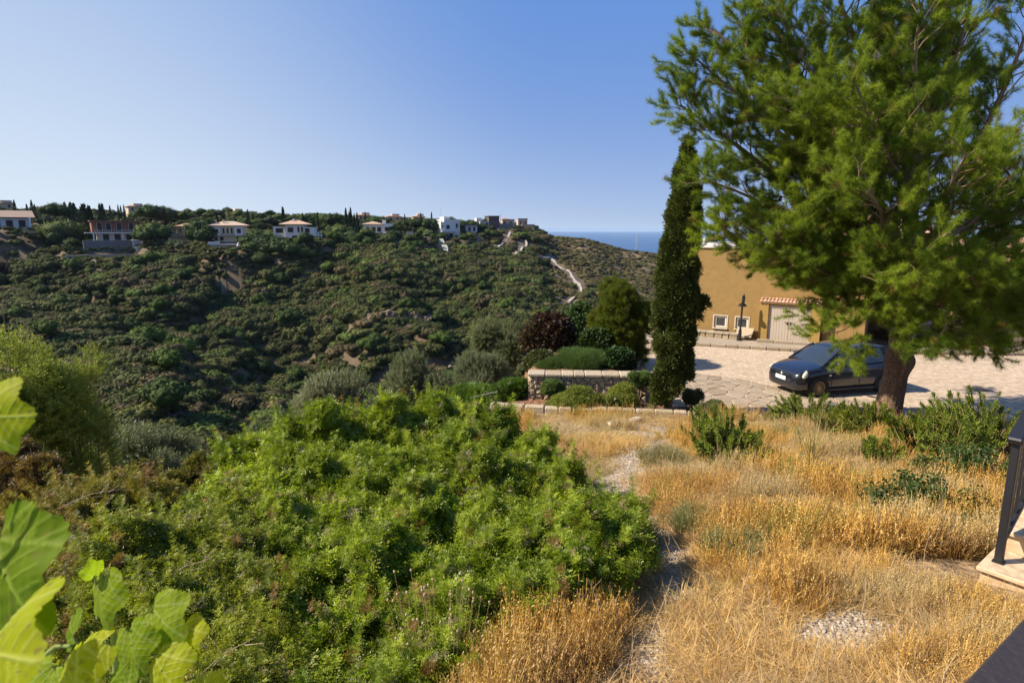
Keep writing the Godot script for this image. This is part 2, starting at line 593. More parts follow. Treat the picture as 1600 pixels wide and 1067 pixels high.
var track := [[2.6, 0.75], [3.4, 0.95], [4.1, 1.15], [4.7, 1.4], [5.4, 1.45], [6.7, 1.35], [7.6, 1.2], [9.0, 1.7], [10.5, 2.6], [12.0, 3.2]]   # [distance, x] of the gravel path

# how much bare pale gravel shows, 0 to 1
func gravel_at(x: float, z: float) -> float:
	var d := -z
	var k := 0.0
	k = maxf(k, 1.0 - absf(x - lin(d, track)) / lin(d, [[2.6, 0.35], [4.0, 0.42], [5.5, 0.42], [8.0, 0.8], [10.5, 0.9], [12.0, 0.3]])) if d > 2.6 and d < 12.0 else k
	k = maxf(k, 1.0 - Vector2((x - 3.6) / 1.9, (d - 13.2) / 1.5).length())
	k = maxf(k, 1.0 - Vector2((x - 2.2) / 0.8, (d - 3.6) / 0.6).length())
	k = maxf(k, 0.6 - Vector2((x - 5.4) / 1.6, (d - 7.7) / 0.8).length())
	k = maxf(k, 0.3 - Vector2((x - 2.4) / 1.6, (d - 3.4) / 0.9).length())
	return clampf(k * 1.3 - 0.15 + noise.get_noise_2d(x * 90.0, z * 90.0) * 0.9, 0.0, 1.0) * smoothstep(0.0, 0.3, k)

# ------------------------------------------------------------------ courtyard and pavement
# A convex polygon cut into irregular cells round the given points.
func voronoi(pts: Array, area: PackedVector2Array, reach: float) -> Array:
	var out := []
	for i in pts.size():
		var p: Vector2 = pts[i]
		var poly := area
		for j in pts.size():
			if i == j or p.distance_to(pts[j]) > reach: continue
			var q: Vector2 = pts[j]
			var m := (p + q) * 0.5
			var d := (q - p).normalized()
			var res := PackedVector2Array()
			for k in poly.size():
				var a := poly[k]
				var b := poly[(k + 1) % poly.size()]
				var sa := (a - m).dot(d)
				var sb := (b - m).dot(d)
				if sa <= 0.0: res.append(a)
				if sa * sb < 0.0: res.append(a.lerp(b, sa / (sa - sb)))
			poly = res
			if poly.size() < 3: break
		out.append(poly)
	return out

# One stone: the outline drawn in by gap, raised by thick with a worn edge; o is the face's origin, ex and ey its axes, en outward.
func stone_piece(poly: PackedVector2Array, gap: float, thick: float, o: Vector3, ex: Vector3, ey: Vector3, en: Vector3, col: Color, r: RandomNumberGenerator, m: Material, rough := 0.12) -> ArrayMesh:
	var ctr := Vector2.ZERO
	for p in poly: ctr += p
	ctr /= poly.size()
	var size := 0.0
	for p in poly: size += ctr.distance_to(p)
	size /= poly.size()
	var s1 := maxf(1.0 - gap / size, 0.5)
	var s2 := maxf(s1 - thick * 0.5 / size, 0.35)
	var b := MB.new()
	b.col = col
	var rings := [[], [], []]
	for p in poly:
		var q := p + Vector2(rn(r, -1, 1), rn(r, -1, 1)) * size * 0.05
		var lift := thick * rn(r, -rough, rough)
		for k in 3:
			var w: Vector2 = ctr + (q - ctr) * [s1, s1, s2][k]
			rings[k].append(o + ex * w.x + ey * w.y + en * ([-0.02, thick * 0.55, thick][k] + (lift if k else 0.0)))
	var top := o + ex * ctr.x + ey * ctr.y + en * thick * (1.0 + rough * 0.6)
	for k in poly.size():
		var l := (k + 1) % poly.size()
		b.quad(rings[0][k], rings[1][k], rings[1][l], rings[0][l])
		b.quad(rings[1][k], rings[2][k], rings[2][l], rings[1][l])
		b.tri(rings[2][k], top, rings[2][l])
	return b.mesh(m)

func build_courtyard() -> void:
	var r := RandomNumberGenerator.new()
	r.seed = 41
	var b := MB.new()
	var n := 60
	for i in n:
		var x0 := lerpf(3.6, 34.0, float(i) / n)
		var x1 := lerpf(3.6, 34.0, float(i + 1) / n)
		var rows := 26
		for k in rows:
			var p := []
			for e in [[x0, k], [x0, k + 1], [x1, k + 1], [x1, k]]:
				var d: float = lerpf(lin(e[0], court_near), lin(e[0], court_far), float(e[1]) / rows)
				var q := noise2.get_noise_2d(e[0] * 30.0, d * 30.0) * 0.5 + 0.5
				p.append([Vector3(e[0], 0.0, -d), Color(0.42, 0.32, 0.228).lerp(Color(0.465, 0.36, 0.262), q)])
			for t in [[0, 1, 2], [0, 2, 3]]:
				for s in t:
					b.v.append(p[s][0]); b.n.append(Vector3.UP); b.c.append(p[s][1])
	var court := put("courtyard", b.mesh(M.court_concrete))
	tag(court, "pale sandy paved courtyard where the black hatchback stands", "courtyard", "", "structure")
	# crazy paving, stone by stone, along the near left side
	var area := PackedVector2Array([Vector2(4.4, 18.6), Vector2(5.3, 17.85), Vector2(7.3, 17.25), Vector2(9.1, 16.75), Vector2(11.0, 16.0), Vector2(12.6, 15.7), Vector2(11.6, 18.2), Vector2(9.4, 19.4), Vector2(8.0, 21.3), Vector2(6.0, 22.4)])
	var hull := Geometry2D.convex_hull(area)
	hull.remove_at(hull.size() - 1)
	if not Geometry2D.is_polygon_clockwise(hull): hull.reverse()
	var sites := []
	var tries := 0
	while sites.size() < 118 and tries < 6000:
		tries += 1
		var p := Vector2(rn(r, 4.4, 12.6), rn(r, 15.7, 22.4))
		if not Geometry2D.is_point_in_polygon(p, area): continue
		var ok := true
		for q in sites:
			if p.distance_to(q) < 0.38: ok = false
		if ok: sites.append(p)
	for poly in voronoi(sites, hull, 2.4):
		if poly.size() < 3: continue
		var ctr := Vector2.ZERO
		for p in poly: ctr += p
		ctr /= poly.size()
		if not Geometry2D.is_point_in_polygon(ctr, area): continue
		var cl := PackedVector2Array()
		var cut := Geometry2D.intersect_polygons(poly, area)
		if cut.is_empty(): continue
		cl = cut[0]
		if cl.size() > 9: continue
		var t := rn(r, 0, 1)
		put("paving_stone", stone_piece(cl, 0.022, 0.022, Vector3(0, 0.0, 0), Vector3(1, 0, 0), Vector3(0, 0, -1), Vector3.UP, Color(0.36, 0.28, 0.205).lerp(Color(0.49, 0.39, 0.30), t), r, M.stone, 0.2), court)
	# rows of setts over the rest: joined, they are too small to pick apart
	var sb := MB.new()
	var d := 15.2
	var odd := 0
	while d < 29.0:
		var x := 4.2 + rn(r, 0.0, 0.2)
		odd += 1
		while x < 26.0:
			var l := rn(r, 0.22, 0.34)
			var m := Vector2(x + l * 0.5, d + 0.1)
			if d > lin(m.x, court_near) + 0.15 and d + 0.2 < lin(m.x, court_far) - 0.05 and not Geometry2D.is_point_in_polygon(m, area):
				var q := rn(r, 0.0, 1.0)
				sb.col = Color(0.40, 0.305, 0.218).lerp(Color(0.50, 0.39, 0.288), q)
				var y := 0.012 + rn(r, 0.0, 0.005)
				var e := 0.011
				var k := [Vector3(x + e, y, -d - e), Vector3(x + e, y, -d - 0.2 + e), Vector3(x + l - e, y, -d - 0.2 + e), Vector3(x + l - e, y, -d - e)]
				sb.quad(k[0], k[1], k[2], k[3])
				var w := [Vector3(x + 0.004, 0.0, -d - 0.004), Vector3(x + l - 0.004, 0.0, -d - 0.004), Vector3(x + 0.004, 0.0, -d - 0.196)]
				sb.quad(w[0], k[0], k[3], w[1])
				sb.quad(w[2], k[1], k[0], w[0])
			x += l
		d += 0.2
	tag(put("paving_setts", sb.mesh(M.court_concrete), court), "", "", "", "stuff")
	# the raised pavement beyond the courtyard, with its kerb of rough blocks
	var pb := MB.new()
	var back := [[3.0, 31.5], [8.6, 30.75], [13.7, 27.6], [16.4, 26.2], [20.7, 26.6], [34.0, 26.4]]
	for i in 62:
		var x0 := lerpf(3.2, 34.0, i / 62.0)
		var x1 := lerpf(3.2, 34.0, (i + 1) / 62.0)
		pb.col = Color(0.40, 0.33, 0.26).lerp(Color(0.48, 0.40, 0.32), r.randf())
		pb.quad(Vector3(x0, 0.12, -lin(x0, court_far) - 0.15), Vector3(x0, 0.13, -lin(x0, back)), Vector3(x1, 0.13, -lin(x1, back)), Vector3(x1, 0.12, -lin(x1, court_far) - 0.15))
	var pav := put("pavement", pb.mesh(M.stone))
	tag(pav, "raised pale pavement along the yellow house", "pavement", "", "structure")
	for line in [court_far, [[8.6, 28.95], [13.2, 26.95], [15.6, 26.1]]]:
		var x: float = line[0][0] if line == court_far else 11.3
		var last: float = 30.0 if line == court_far else 15.4
		while x < last:
			var l := rn(r, 0.42, 0.75)
			var p0 := Vector3(x, 0, -lin(x, line))
			var p1 := Vector3(x + l, 0, -lin(x + l, line))
			var k := MB.new()
			k.col = Color(0.33, 0.26, 0.18).lerp(Color(0.46, 0.37, 0.28), r.randf())
			var dir := (p1 - p0).normalized()
			var top := 0.14 + rn(r, -0.012, 0.014) + (0.0 if line == court_far else 0.12)
			k.box((p0 + p1) * 0.5 + Vector3(0, top * 0.5 - 0.03, -0.1), Vector3((p1 - p0).length() - 0.02, top + 0.06, 0.24 + rn(r, -0.02, 0.02)), Basis(dir, Vector3.UP, dir.cross(Vector3.UP)), 0.025)
			put("kerb_stone", k.mesh(M.stone), pav)
			x += l

# ------------------------------------------------------------------ leaf units: small meshes that crowns and tufts are made of
var L := {}

func leaf_units() -> void:
	var r := RandomNumberGenerator.new()
	r.seed = 5
	# lentisc: a shoot tip with pinnate leaves
	for k in 2:
		var b := MB.new()
		for i in 6:
			var a := TAU * i / 6.0 + rn(r, -0.3, 0.3)
			var el := rn(r, 0.25, 0.95)
			var dir := Vector3(cos(a) * cos(el), sin(el), sin(a) * cos(el))
			var side := dir.cross(Vector3.UP).normalized()
			var base := Vector3(0, rn(r, -0.03, 0.03), 0)
			var ln := rn(r, 0.055, 0.085)
			for j in 4:
				var p := base + dir * ln * (0.25 + 0.25 * j) - Vector3.UP * 0.01 * j * j * 0.3
				for s in [-1.0, 1.0]:
					var t: Vector3 = (side * s + dir * 0.55 + Vector3(0, rn(r, -0.2, 0.25), 0)).normalized()
					var q := rn(r, 0.8, 1.2)
					b.col = Color(q, q, q * 0.9)
					b.leaf(p, p + t * rn(r, 0.024, 0.034), t.cross(dir.cross(side)).normalized() * 0.0065, Vector3(0, 0.003, 0))
			b.col = Color(1.15, 1.1, 0.8)
			var tip := base + dir * ln * 1.05
			b.leaf(tip, tip + dir * 0.028, side * 0.006)
		L["lentisc%d" % k] = b.mesh(M.lentisc_leaf)
	# pine: the needles of one shoot
	for k in 2:
		var b := MB.new()
		for i in 96:
			var h := rn(r, 0.0, 0.17)
			var a := rn(r, 0, TAU)
			var el := rn(r, 0.15, 1.15)
			var dir := Vector3(cos(a) * cos(el), sin(el), sin(a) * cos(el))
			var base := Vector3(0, h, 0)
			var q := rn(r, 0.7, 1.25)
			b.col = Color(q, q, q * rn(r, 0.6, 1.0))
			var side := dir.cross(rnd_dir(r)).normalized() * 0.0027
			var tip := base + dir * rn(r, 0.09, 0.145) + Vector3(0, -0.01, 0)
			b.tri(base + side, tip, base - side)
		b.col = Color(2.2, 1.3, 0.7)
		b.tube([Vector3(0, -0.05, 0), Vector3(0, 0.16, 0)], [0.006, 0.003], 3)
		L["needles%d" % k] = b.mesh(M.needle)
	# cypress: a dense upright spray of scale leaves
	var cy := MB.new()
	for i in 30:
		var a := rn(r, 0, TAU)
		var el := rn(r, 0.5, 1.4)
		var dir := Vector3(cos(a) * cos(el), sin(el), sin(a) * cos(el))
		var base := dir * rn(r, 0.0, 0.08) + rnd_dir(r) * 0.02
		var q := rn(r, 0.65, 1.3)
		cy.col = Color(q, q, q * 0.85)
		cy.leaf(base, base + dir * rn(r, 0.05, 0.09), dir.cross(rnd_dir(r)).normalized() * 0.011)
	L["cypress"] = cy.mesh(M.cypress_leaf)
	# olive: a shoot with narrow leaves
	var ol := MB.new()
	for i in 18:
		var h := i / 18.0 * 0.34
		var a := i * 2.4
		var dir := Vector3(cos(a) * 0.75, 0.62, sin(a) * 0.75).normalized()
		var q := rn(r, 0.75, 1.3)
		ol.col = Color(q, q, q * rn(r, 0.85, 1.15))
		var side := dir.cross(Vector3.UP).normalized() * 0.009
		ol.leaf(Vector3(0, h, 0), Vector3(0, h, 0) + dir * rn(r, 0.06, 0.09), side)
	ol.col = Color(1.2, 0.9, 0.7)
	ol.tube([Vector3(0, -0.1, 0), Vector3(0.02, 0.34, 0)], [0.006, 0.003], 3)
	L["olive"] = ol.mesh(M.leaf)
	# broad leaves
	var br := MB.new()
	for i in 16:
		var d := rnd_dir(r)
		d.y = absf(d.y) * 0.8
		d = d.normalized()
		var p := rnd_dir(r) * 0.07
		var q := rn(r, 0.7, 1.3)
		br.col = Color(q, q, q)
		br.leaf(p, p + d * rn(r, 0.07, 0.11), d.cross(rnd_dir(r)).normalized() * 0.026, Vector3(0, 0.012, 0))
	L["broad"] = br.mesh(M.leaf)
	# small clipped leaves
	var sm := MB.new()
	for i in 34:
		var d := rnd_dir(r)
		d.y = absf(d.y)
		var p := rnd_dir(r) * 0.06
		var q := rn(r, 0.7, 1.3)
		sm.col = Color(q, q, q * 0.9)
		sm.leaf(p, p + d * rn(r, 0.025, 0.045), d.cross(rnd_dir(r)).normalized() * 0.009)
	L["small"] = sm.mesh(M.leaf)
	# a stem topped by a rosette of upright narrow leaves
	var up := MB.new()
	up.col = Color(1.6, 0.9, 0.55)
	up.tube([Vector3(0, -0.22, 0), Vector3(0.01, 0, 0)], [0.008, 0.006], 4)
	for i in 30:
		var a := i * 2.4
		var t := i / 30.0
		var el := lerpf(0.05, 1.35, t)
		var dir := Vector3(cos(a) * cos(el), sin(el), sin(a) * cos(el))
		var q := rn(r, 0.8, 1.2)
		up.col = Color(q, q, q * 0.8)
		var base := Vector3(0, -0.07 + 0.1 * t, 0)
		up.leaf(base, base + dir * rn(r, 0.055, 0.085), dir.cross(Vector3(0.1, 1, 0.2)).normalized() * 0.0095, Vector3(0, 0.004, 0))
	L["rosette"] = up.mesh(M.leaf)
	# rosemary and lavender: bundles of thin upright stalks
	for nm in ["rosemary", "lavender"]:
		var b := MB.new()
		for i in 22:
			var a := rn(r, 0, TAU)
			var lean := rn(r, 0.05, 0.5)
			var base := Vector3(rn(r, -0.05, 0.05), 0, rn(r, -0.05, 0.05))
			var tip := base + Vector3(cos(a) * lean, 1.0, sin(a) * lean).normalized() * rn(r, 0.2, 0.36)
			var side := (tip - base).cross(rnd_dir(r)).normalized() * 0.0035
			var q := rn(r, 0.7, 1.3)
			b.col = Color(q, q, q)
			b.tri(base + side, tip, base - side)
			for k in 7:
				var p := base.lerp(tip, 0.25 + k * 0.105)
				var d := (rnd_dir(r) + (tip - base).normalized() * 1.2).normalized()
				b.leaf(p, p + d * 0.03, d.cross(rnd_dir(r)).normalized() * 0.0035)
		L[nm] = b.mesh(M.leaf)
	# dry wild oats
	for k in 3:
		var b := MB.new()
		for i in 16: # blades
			var a := rn(r, 0, TAU)
			var lean := rn(r, 0.1, 0.8)
			var h := rn(r, 0.14, 0.36)
			var base := Vector3(rn(r, -0.05, 0.05), 0, rn(r, -0.05, 0.05))
			var out := Vector3(cos(a), 0, sin(a))
			var mid := base + out * lean * h * 0.35 + Vector3(0, h * 0.65, 0)
			var tip := base + out * lean * h * 1.1 + Vector3(0, h * rn(r, 0.7, 1.0), 0)
			var side := out.cross(Vector3.UP) * rn(r, 0.0022, 0.0042)
			var q := rn(r, 0.45, 1.3)
			b.col = Color(q, q * rn(r, 0.82, 1.05), q * rn(r, 0.6, 1.0))
			b.quad(base - side, mid - side, mid + side, base + side)
			b.tri(mid - side, tip, mid + side)
		for i in 4: # stalks with hanging spikelets
			var a := rn(r, 0, TAU)
			var lean := rn(r, 0.1, 0.45)
			var h := rn(r, 0.32, 0.52)
			var out := Vector3(cos(a), 0, sin(a))
			var base := Vector3(rn(r, -0.05, 0.05), 0, rn(r, -0.05, 0.05))
			var top := base + out * lean * h + Vector3(0, h, 0)
			var side := out.cross(Vector3.UP) * 0.002
			b.col = Color(1.05, 0.95, 0.72)
			b.quad(base - side, top - side, top + side, base + side)
			for s in 6:
				var p := base.lerp(top, 0.62 + s * 0.07)
				var d := (out * rn(r, 0.2, 1.0) + Vector3(rn(r, -0.7, 0.7), -0.6, rn(r, -0.7, 0.7))).normalized()
				b.col = Color(1.4, 1.35, 1.25)
				var st := p + d * 0.015
				b.leaf(st, st + (d + Vector3(0, -0.5, 0)).normalized() * rn(r, 0.02, 0.034), d.cross(rnd_dir(r)).normalized() * 0.0052)
		L["oats%d" % k] = b.mesh(M.grass_blade)
	# trampled straw
	for k in 2:
		var b := MB.new()
		for i in 26:
			var a := rn(r, 0, TAU)
			var out := Vector3(cos(a), rn(r, 0.0, 0.5), sin(a)).normalized()
			var base := Vector3(rn(r, -0.12, 0.12), rn(r, 0.0, 0.03), rn(r, -0.12, 0.12))
			var tip := base + out * rn(r, 0.08, 0.2)
			var side := out.cross(Vector3.UP).normalized() * rn(r, 0.0016, 0.0034)
			var q := rn(r, 0.65, 1.3)
			b.col = Color(q, q * 0.95, q * 0.85)
			b.tri(base - side, tip, base + side)
		L["straw%d" % k] = b.mesh(M.grass_blade)
	# a bare weed stalk
	var sk := MB.new()
	sk.tube([Vector3.ZERO, Vector3(0.02, 0.22, 0.01), Vector3(0.0, 0.42, 0.03), Vector3(0.05, 0.62, 0.02)], [0.0035, 0.003, 0.0025, 0.0012], 4)
	for i in 5:
		var p := Vector3(0.02, 0.3 + i * 0.06, 0.02)
		sk.tube([p, p + Vector3(rn(r, -0.07, 0.07), 0.06, rn(r, -0.07, 0.07))], [0.0018, 0.0008], 3)
	L["stalk"] = sk.mesh(M.twig)
	# pebble
	var pe := MB.new()
	pe.ball(Vector3.ZERO, Vector3(0.02, 0.012, 0.016), Basis(), 6, 4, 0.3, noise)
	L["pebble"] = pe.mesh(M.stone)
	# shrubs and tree crowns seen from far off: a rough mass set with leaf faces
	for k in 3:
		L["far%d" % k] = far_crown(r, Vector3(1.0, [1.0, 1.15, 0.8][k], 1.0), 300, 0.13)
	for k in 3: L["near_shrub%d" % k] = far_crown(r, Vector3(1.0, [0.85, 1.0, 0.75][k], 1.0), 2400, 0.055)
	L["far_tree"] = far_crown(r, Vector3(1.0, 0.95, 1.0), 520, 0.11)
	# a cypress seen from far off, one metre tall
	var fc := MB.new()
	for i in 170:
		var h := rn(r, 0.02, 1.0)
		var w := 0.13 * sin(pow(h, 0.55) * PI * 0.93 + 0.12)
		var a := rn(r, 0, TAU)
		var p := Vector3(cos(a) * w * rn(r, 0.5, 1.0), h * 0.96, sin(a) * w * rn(r, 0.5, 1.0))
		var q := rn(r, 0.7, 1.25)
		fc.col = Color(q, q, q)
		var d := Vector3(cos(a) * 0.3, 1.0, sin(a) * 0.3).normalized()
		fc.leaf(p - d * 0.05, p + d * 0.07, d.cross(Vector3(cos(a), 0, sin(a)) + rnd_dir(r) * 0.4).normalized() * 0.028)
	L["far_cypress"] = fc.mesh(M.scrub_leaf)

func far_crown(r: RandomNumberGenerator, shape: Vector3, n: int, leaf: float) -> ArrayMesh:
	var b := MB.new()
	var lobes := []
	for i in 7:
		var d := rnd_dir(r)
		d.y = absf(d.y) * 0.7
		lobes.append([d * Vector3(0.55, 0.45, 0.55), rn(r, 0.38, 0.6)])
	lobes.append([Vector3.ZERO, 0.7])
	for i in n:
		var l: Array = lobes[r.randi() % lobes.size()]
		var d := rnd_dir(r)
		if d.y < -0.2: d.y = -d.y
		var p: Vector3 = (l[0] + d * l[1] * rn(r, 0.7, 1.0)) * shape
		p.y = maxf(p.y, -0.1)
		var q := rn(r, 0.6, 1.35)
		b.col = Color(q, q, q * 0.92)
		var t := (d.cross(rnd_dir(r)) + d * 0.25).normalized()
		b.leaf(p - t * leaf * 0.7, p + t * leaf * 0.7, t.cross(d).normalized() * leaf * 0.55)
	b.col = Color(0.9, 0.9, 0.8)
	for l in lobes:
		b.ball(l[0] * shape, Vector3.ONE * l[1] * 0.72 * shape, Basis(), 7, 4, 0.25, noise)
	return b.mesh(M.scrub_leaf)

# Leaf units spread through the outer part of a union of lobes: [[centre, radii] ...]. Returns [transforms, colours].
func spread(lobes: Array, count: int, size: Vector2, c1: Color, c2: Color, r: RandomNumberGenerator, upness := 0.5, inner := 0.68, gaps := 0.0, low := -0.5) -> Array:
	var xf := []
	var cols := []
	var cum := []
	var total := 0.0
	var tint := []
	for l in lobes:
		var q: Vector3 = l[1]
		total += pow(q.x * q.y * q.z, 0.667)
		cum.append(total)
		tint.append(clampf(0.5 + rn(r, -0.4, 0.4), 0.0, 1.0))
	var tries := 0
	while xf.size() < count and tries < count * 4:
		tries += 1
		var pick := r.randf() * total
		var k := 0
		while cum[k] < pick: k += 1
		var d := rnd_dir(r)
		if d.y < low: continue
		var rad: Vector3 = lobes[k][1]
		var p: Vector3 = lobes[k][0] + d * rad * sqrt(lerpf(inner * inner, 1.0, r.randf()))
		var deep := false
		for j in lobes.size():
			if j == k: continue
			var q: Vector3 = (p - lobes[j][0]) / lobes[j][1]
			if q.length_squared() < inner * inner * 0.9:
				deep = true
				break
		if deep: continue
		if gaps > 0.0 and noise.get_noise_3d(p.x * 90.0, p.y * 90.0, p.z * 90.0) < -0.55 + gaps: continue
		var up := (d / rad).normalized() * (1.0 - upness) + Vector3.UP * upness + rnd_dir(r) * 0.45
		xf.append(Transform3D(basis_to(up, r.randf() * TAU, rn(r, size.x, size.y)), p))
		var t := clampf(tint[k] * 0.55 + r.randf() * 0.45 + noise.get_noise_3d(p.x * 50.0, p.y * 50.0, p.z * 50.0) * 0.35, 0.0, 1.0)
		cols.append(c1.lerp(c2, t))
	return [xf, cols]

# Stems that rise from base and fork towards the lobes' centres.
func stems(base: Vector3, lobes: Array, rad: float, r: RandomNumberGenerator, col: Color, m: Material) -> ArrayMesh:
	var b := MB.new()
	b.col = col
	for l in lobes:
		var c: Vector3 = l[0]
		var s := base + Vector3(rn(r, -1, 1), 0, rn(r, -1, 1)) * rad * 1.5
		var mid := s.lerp(c, 0.5) + Vector3(rn(r, -0.1, 0.1), (c.y - s.y) * 0.15, rn(r, -0.1, 0.1))
		b.tube([s - Vector3(0, 0.15, 0), mid, c, c + (c - mid) * 0.5 + Vector3(0, l[1].y * 0.3, 0)], [rad, rad * 0.7, rad * 0.4, rad * 0.15], 5)
	return b.mesh(m)

# A tree or shrub: stems and a crown of leaf units. Lobes are given relative to its base.
func plant(called: String, label: String, category: String, base: Vector3, lobes: Array, unit: String, count: int, size: Vector2, c1: Color, c2: Color, seed_: int, stem_rad := 0.04, group := "", upness := 0.5, inner := 0.68, gaps := 0.0, low := -0.5) -> Node3D:
	var r := RandomNumberGenerator.new()
	r.seed = seed_
	var t := thing(called, label, category, base, 0.0, group)
	put("trunk", stems(Vector3.ZERO, lobes, stem_rad, r, Color(0.16, 0.11, 0.075), M.twig), t)
	var s := spread(lobes, count, size, c1, c2, r, upness, inner, gaps, low)
	scatter("crown", L[unit], s[0], s[1], t)
	return t

# lobes scattered over a mound of the given half sizes
func mound(hx: float, hy: float, hz: float, n: int, r: RandomNumberGenerator, k := 0.4) -> Array:
	var out := [[Vector3(0, hy * 0.45, 0), Vector3(hx * 0.62, hy * 0.5, hz * 0.62)]]
	for i in n:
		var a := rn(r, 0, TAU)
		var q := sqrt(r.randf())
		var p := Vector3(cos(a) * q * hx * 0.72, 0, sin(a) * q * hz * 0.72)
		var top := hy * sqrt(maxf(1.0 - q * q * 0.75, 0.1))
		var s := rn(r, 0.7, 1.15) * k
		p.y = (top - hy * s * 0.55) * rn(r, 0.45, 1.0)
		out.append([p, Vector3(hx * s, hy * s * 0.8, hz * s)])
	return out

# ------------------------------------------------------------------ buildings close by
# A wall face with openings, in the plane z = z1: holes are [x0, y0, x1, y1]; reveals run back by deep.
func wall_holes(b: MB, x0: float, y0: float, x1: float, y1: float, z1: float, holes: Array, deep: float) -> void:
	var xs := [x0, x1]
	var ys := [y0, y1]
	for h in holes:
		xs.append(h[0]); xs.append(h[2]); ys.append(h[1]); ys.append(h[3])
	xs.sort(); ys.sort()
	for i in xs.size() - 1:
		for j in ys.size() - 1:
			var cx: float = (xs[i] + xs[i + 1]) * 0.5
			var cy: float = (ys[j] + ys[j + 1]) * 0.5
			if xs[i + 1] - xs[i] < 1e-4 or ys[j + 1] - ys[j] < 1e-4: continue
			var open := false
			for h in holes:
				if cx > h[0] and cx < h[2] and cy > h[1] and cy < h[3]: open = true
			if open: continue
			b.quad(Vector3(xs[i], ys[j], z1), Vector3(xs[i], ys[j + 1], z1), Vector3(xs[i + 1], ys[j + 1], z1), Vector3(xs[i + 1], ys[j], z1))
	for h in holes:
		var z0 := z1 - deep
		b.quad(Vector3(h[0], h[1], z1), Vector3(h[0], h[1], z0), Vector3(h[0], h[3], z0), Vector3(h[0], h[3], z1))
		b.quad(Vector3(h[2], h[1], z0), Vector3(h[2], h[1], z1), Vector3(h[2], h[3], z1), Vector3(h[2], h[3], z0))
		b.quad(Vector3(h[0], h[1], z1), Vector3(h[2], h[1], z1), Vector3(h[2], h[1], z0), Vector3(h[0], h[1], z0))
		b.quad(Vector3(h[0], h[3], z0), Vector3(h[2], h[3], z0), Vector3(h[2], h[3], z1), Vector3(h[0], h[3], z1))

# Rows of half-round tiles on a roof plane: a is the left eave corner, e along the eave, s up the slope; li and ri draw the ridge's ends in.
func tiled(b: MB, a: Vector3, e: Vector3, s: Vector3, li: float, ri: float, r: RandomNumberGenerator, pitch := 0.22, course := 0.36) -> void:
	var w := e.length()
	var n := int(w / pitch)
	var up := s.cross(e).normalized()
	if up.y < 0: up = -up
	var ls := s.length()
	for i in n:
		var x := (i + 0.5) / n * w
		var k := 1.0
		if li > 0.0: k = minf(k, x / li)
		if ri > 0.0: k = minf(k, (w - x) / ri)
		var rows := maxi(int(ceil(k * ls / course)), 1)
		for j in rows:
			var t0 := j * course / ls
			var t1 := minf((j + 1) * course / ls + 0.02, k)
			if t1 <= t0: continue
			b.col = Color(0.40, 0.19, 0.11).lerp(Color(0.60, 0.38, 0.26), r.randf())
			var p0 := a + e * (x / w) + s * t0 + up * 0.028
			var p1 := a + e * (x / w) + s * t1
			var q := e.normalized() * pitch * 0.5
			var pr := Vector3.ZERO
			var pr1 := Vector3.ZERO
			for g in 5:
				var an := PI * g / 4.0
				var off := -q * cos(an) * 0.98 + up * sin(an) * pitch * 0.32
				var c0 := p0 + off
				var c1 := p1 + off * 0.92
				if g > 0: b.quad(pr, pr1, c1, c0)
				pr = c0
				pr1 = c1
			b.quad(p0 - q, p0 - q - up * 0.03, p0 + q - up * 0.03, p0 + q)

func window_part(t: Node, x0: float, y0: float, x1: float, y1: float, z: float, fr: float, col: Color, deep := 0.06, glass := "dark_glass") -> void:
	var b := MB.new()
	b.col = col
	var w := x1 - x0
	var h := y1 - y0
	b.box(Vector3(x0 + fr * 0.5, (y0 + y1) * 0.5, z), Vector3(fr, h, deep))
	b.box(Vector3(x1 - fr * 0.5, (y0 + y1) * 0.5, z), Vector3(fr, h, deep))
	b.box(Vector3((x0 + x1) * 0.5, y0 + fr * 0.5, z), Vector3(w - fr * 2.0, fr, deep * 0.96))
	b.box(Vector3((x0 + x1) * 0.5, y1 - fr * 0.5, z), Vector3(w - fr * 2.0, fr, deep * 0.96))
	var f := put("window", b.mesh(M.paint), t)
	var g := MB.new()
	g.box(Vector3((x0 + x1) * 0.5, (y0 + y1) * 0.5, z - deep * 0.2), Vector3(w - fr * 1.9, h - fr * 1.9, 0.012))
	put("pane", g.mesh(M[glass]), f)

func rough_block(size: Vector3, col: Color, r: RandomNumberGenerator) -> ArrayMesh:
	var b := MB.new()
	b.col = col
	b.box(Vector3.ZERO, size, Basis(Vector3.UP, rn(r, -0.03, 0.03)), minf(size.x, size.y) * 0.14)
	for i in b.v.size(): b.v[i] += Vector3(sin(b.v[i].y * 37.0 + b.v[i].z * 51.0), 0, cos(b.v[i].x * 43.0)) * 0.006
	return b.mesh(M.stone)

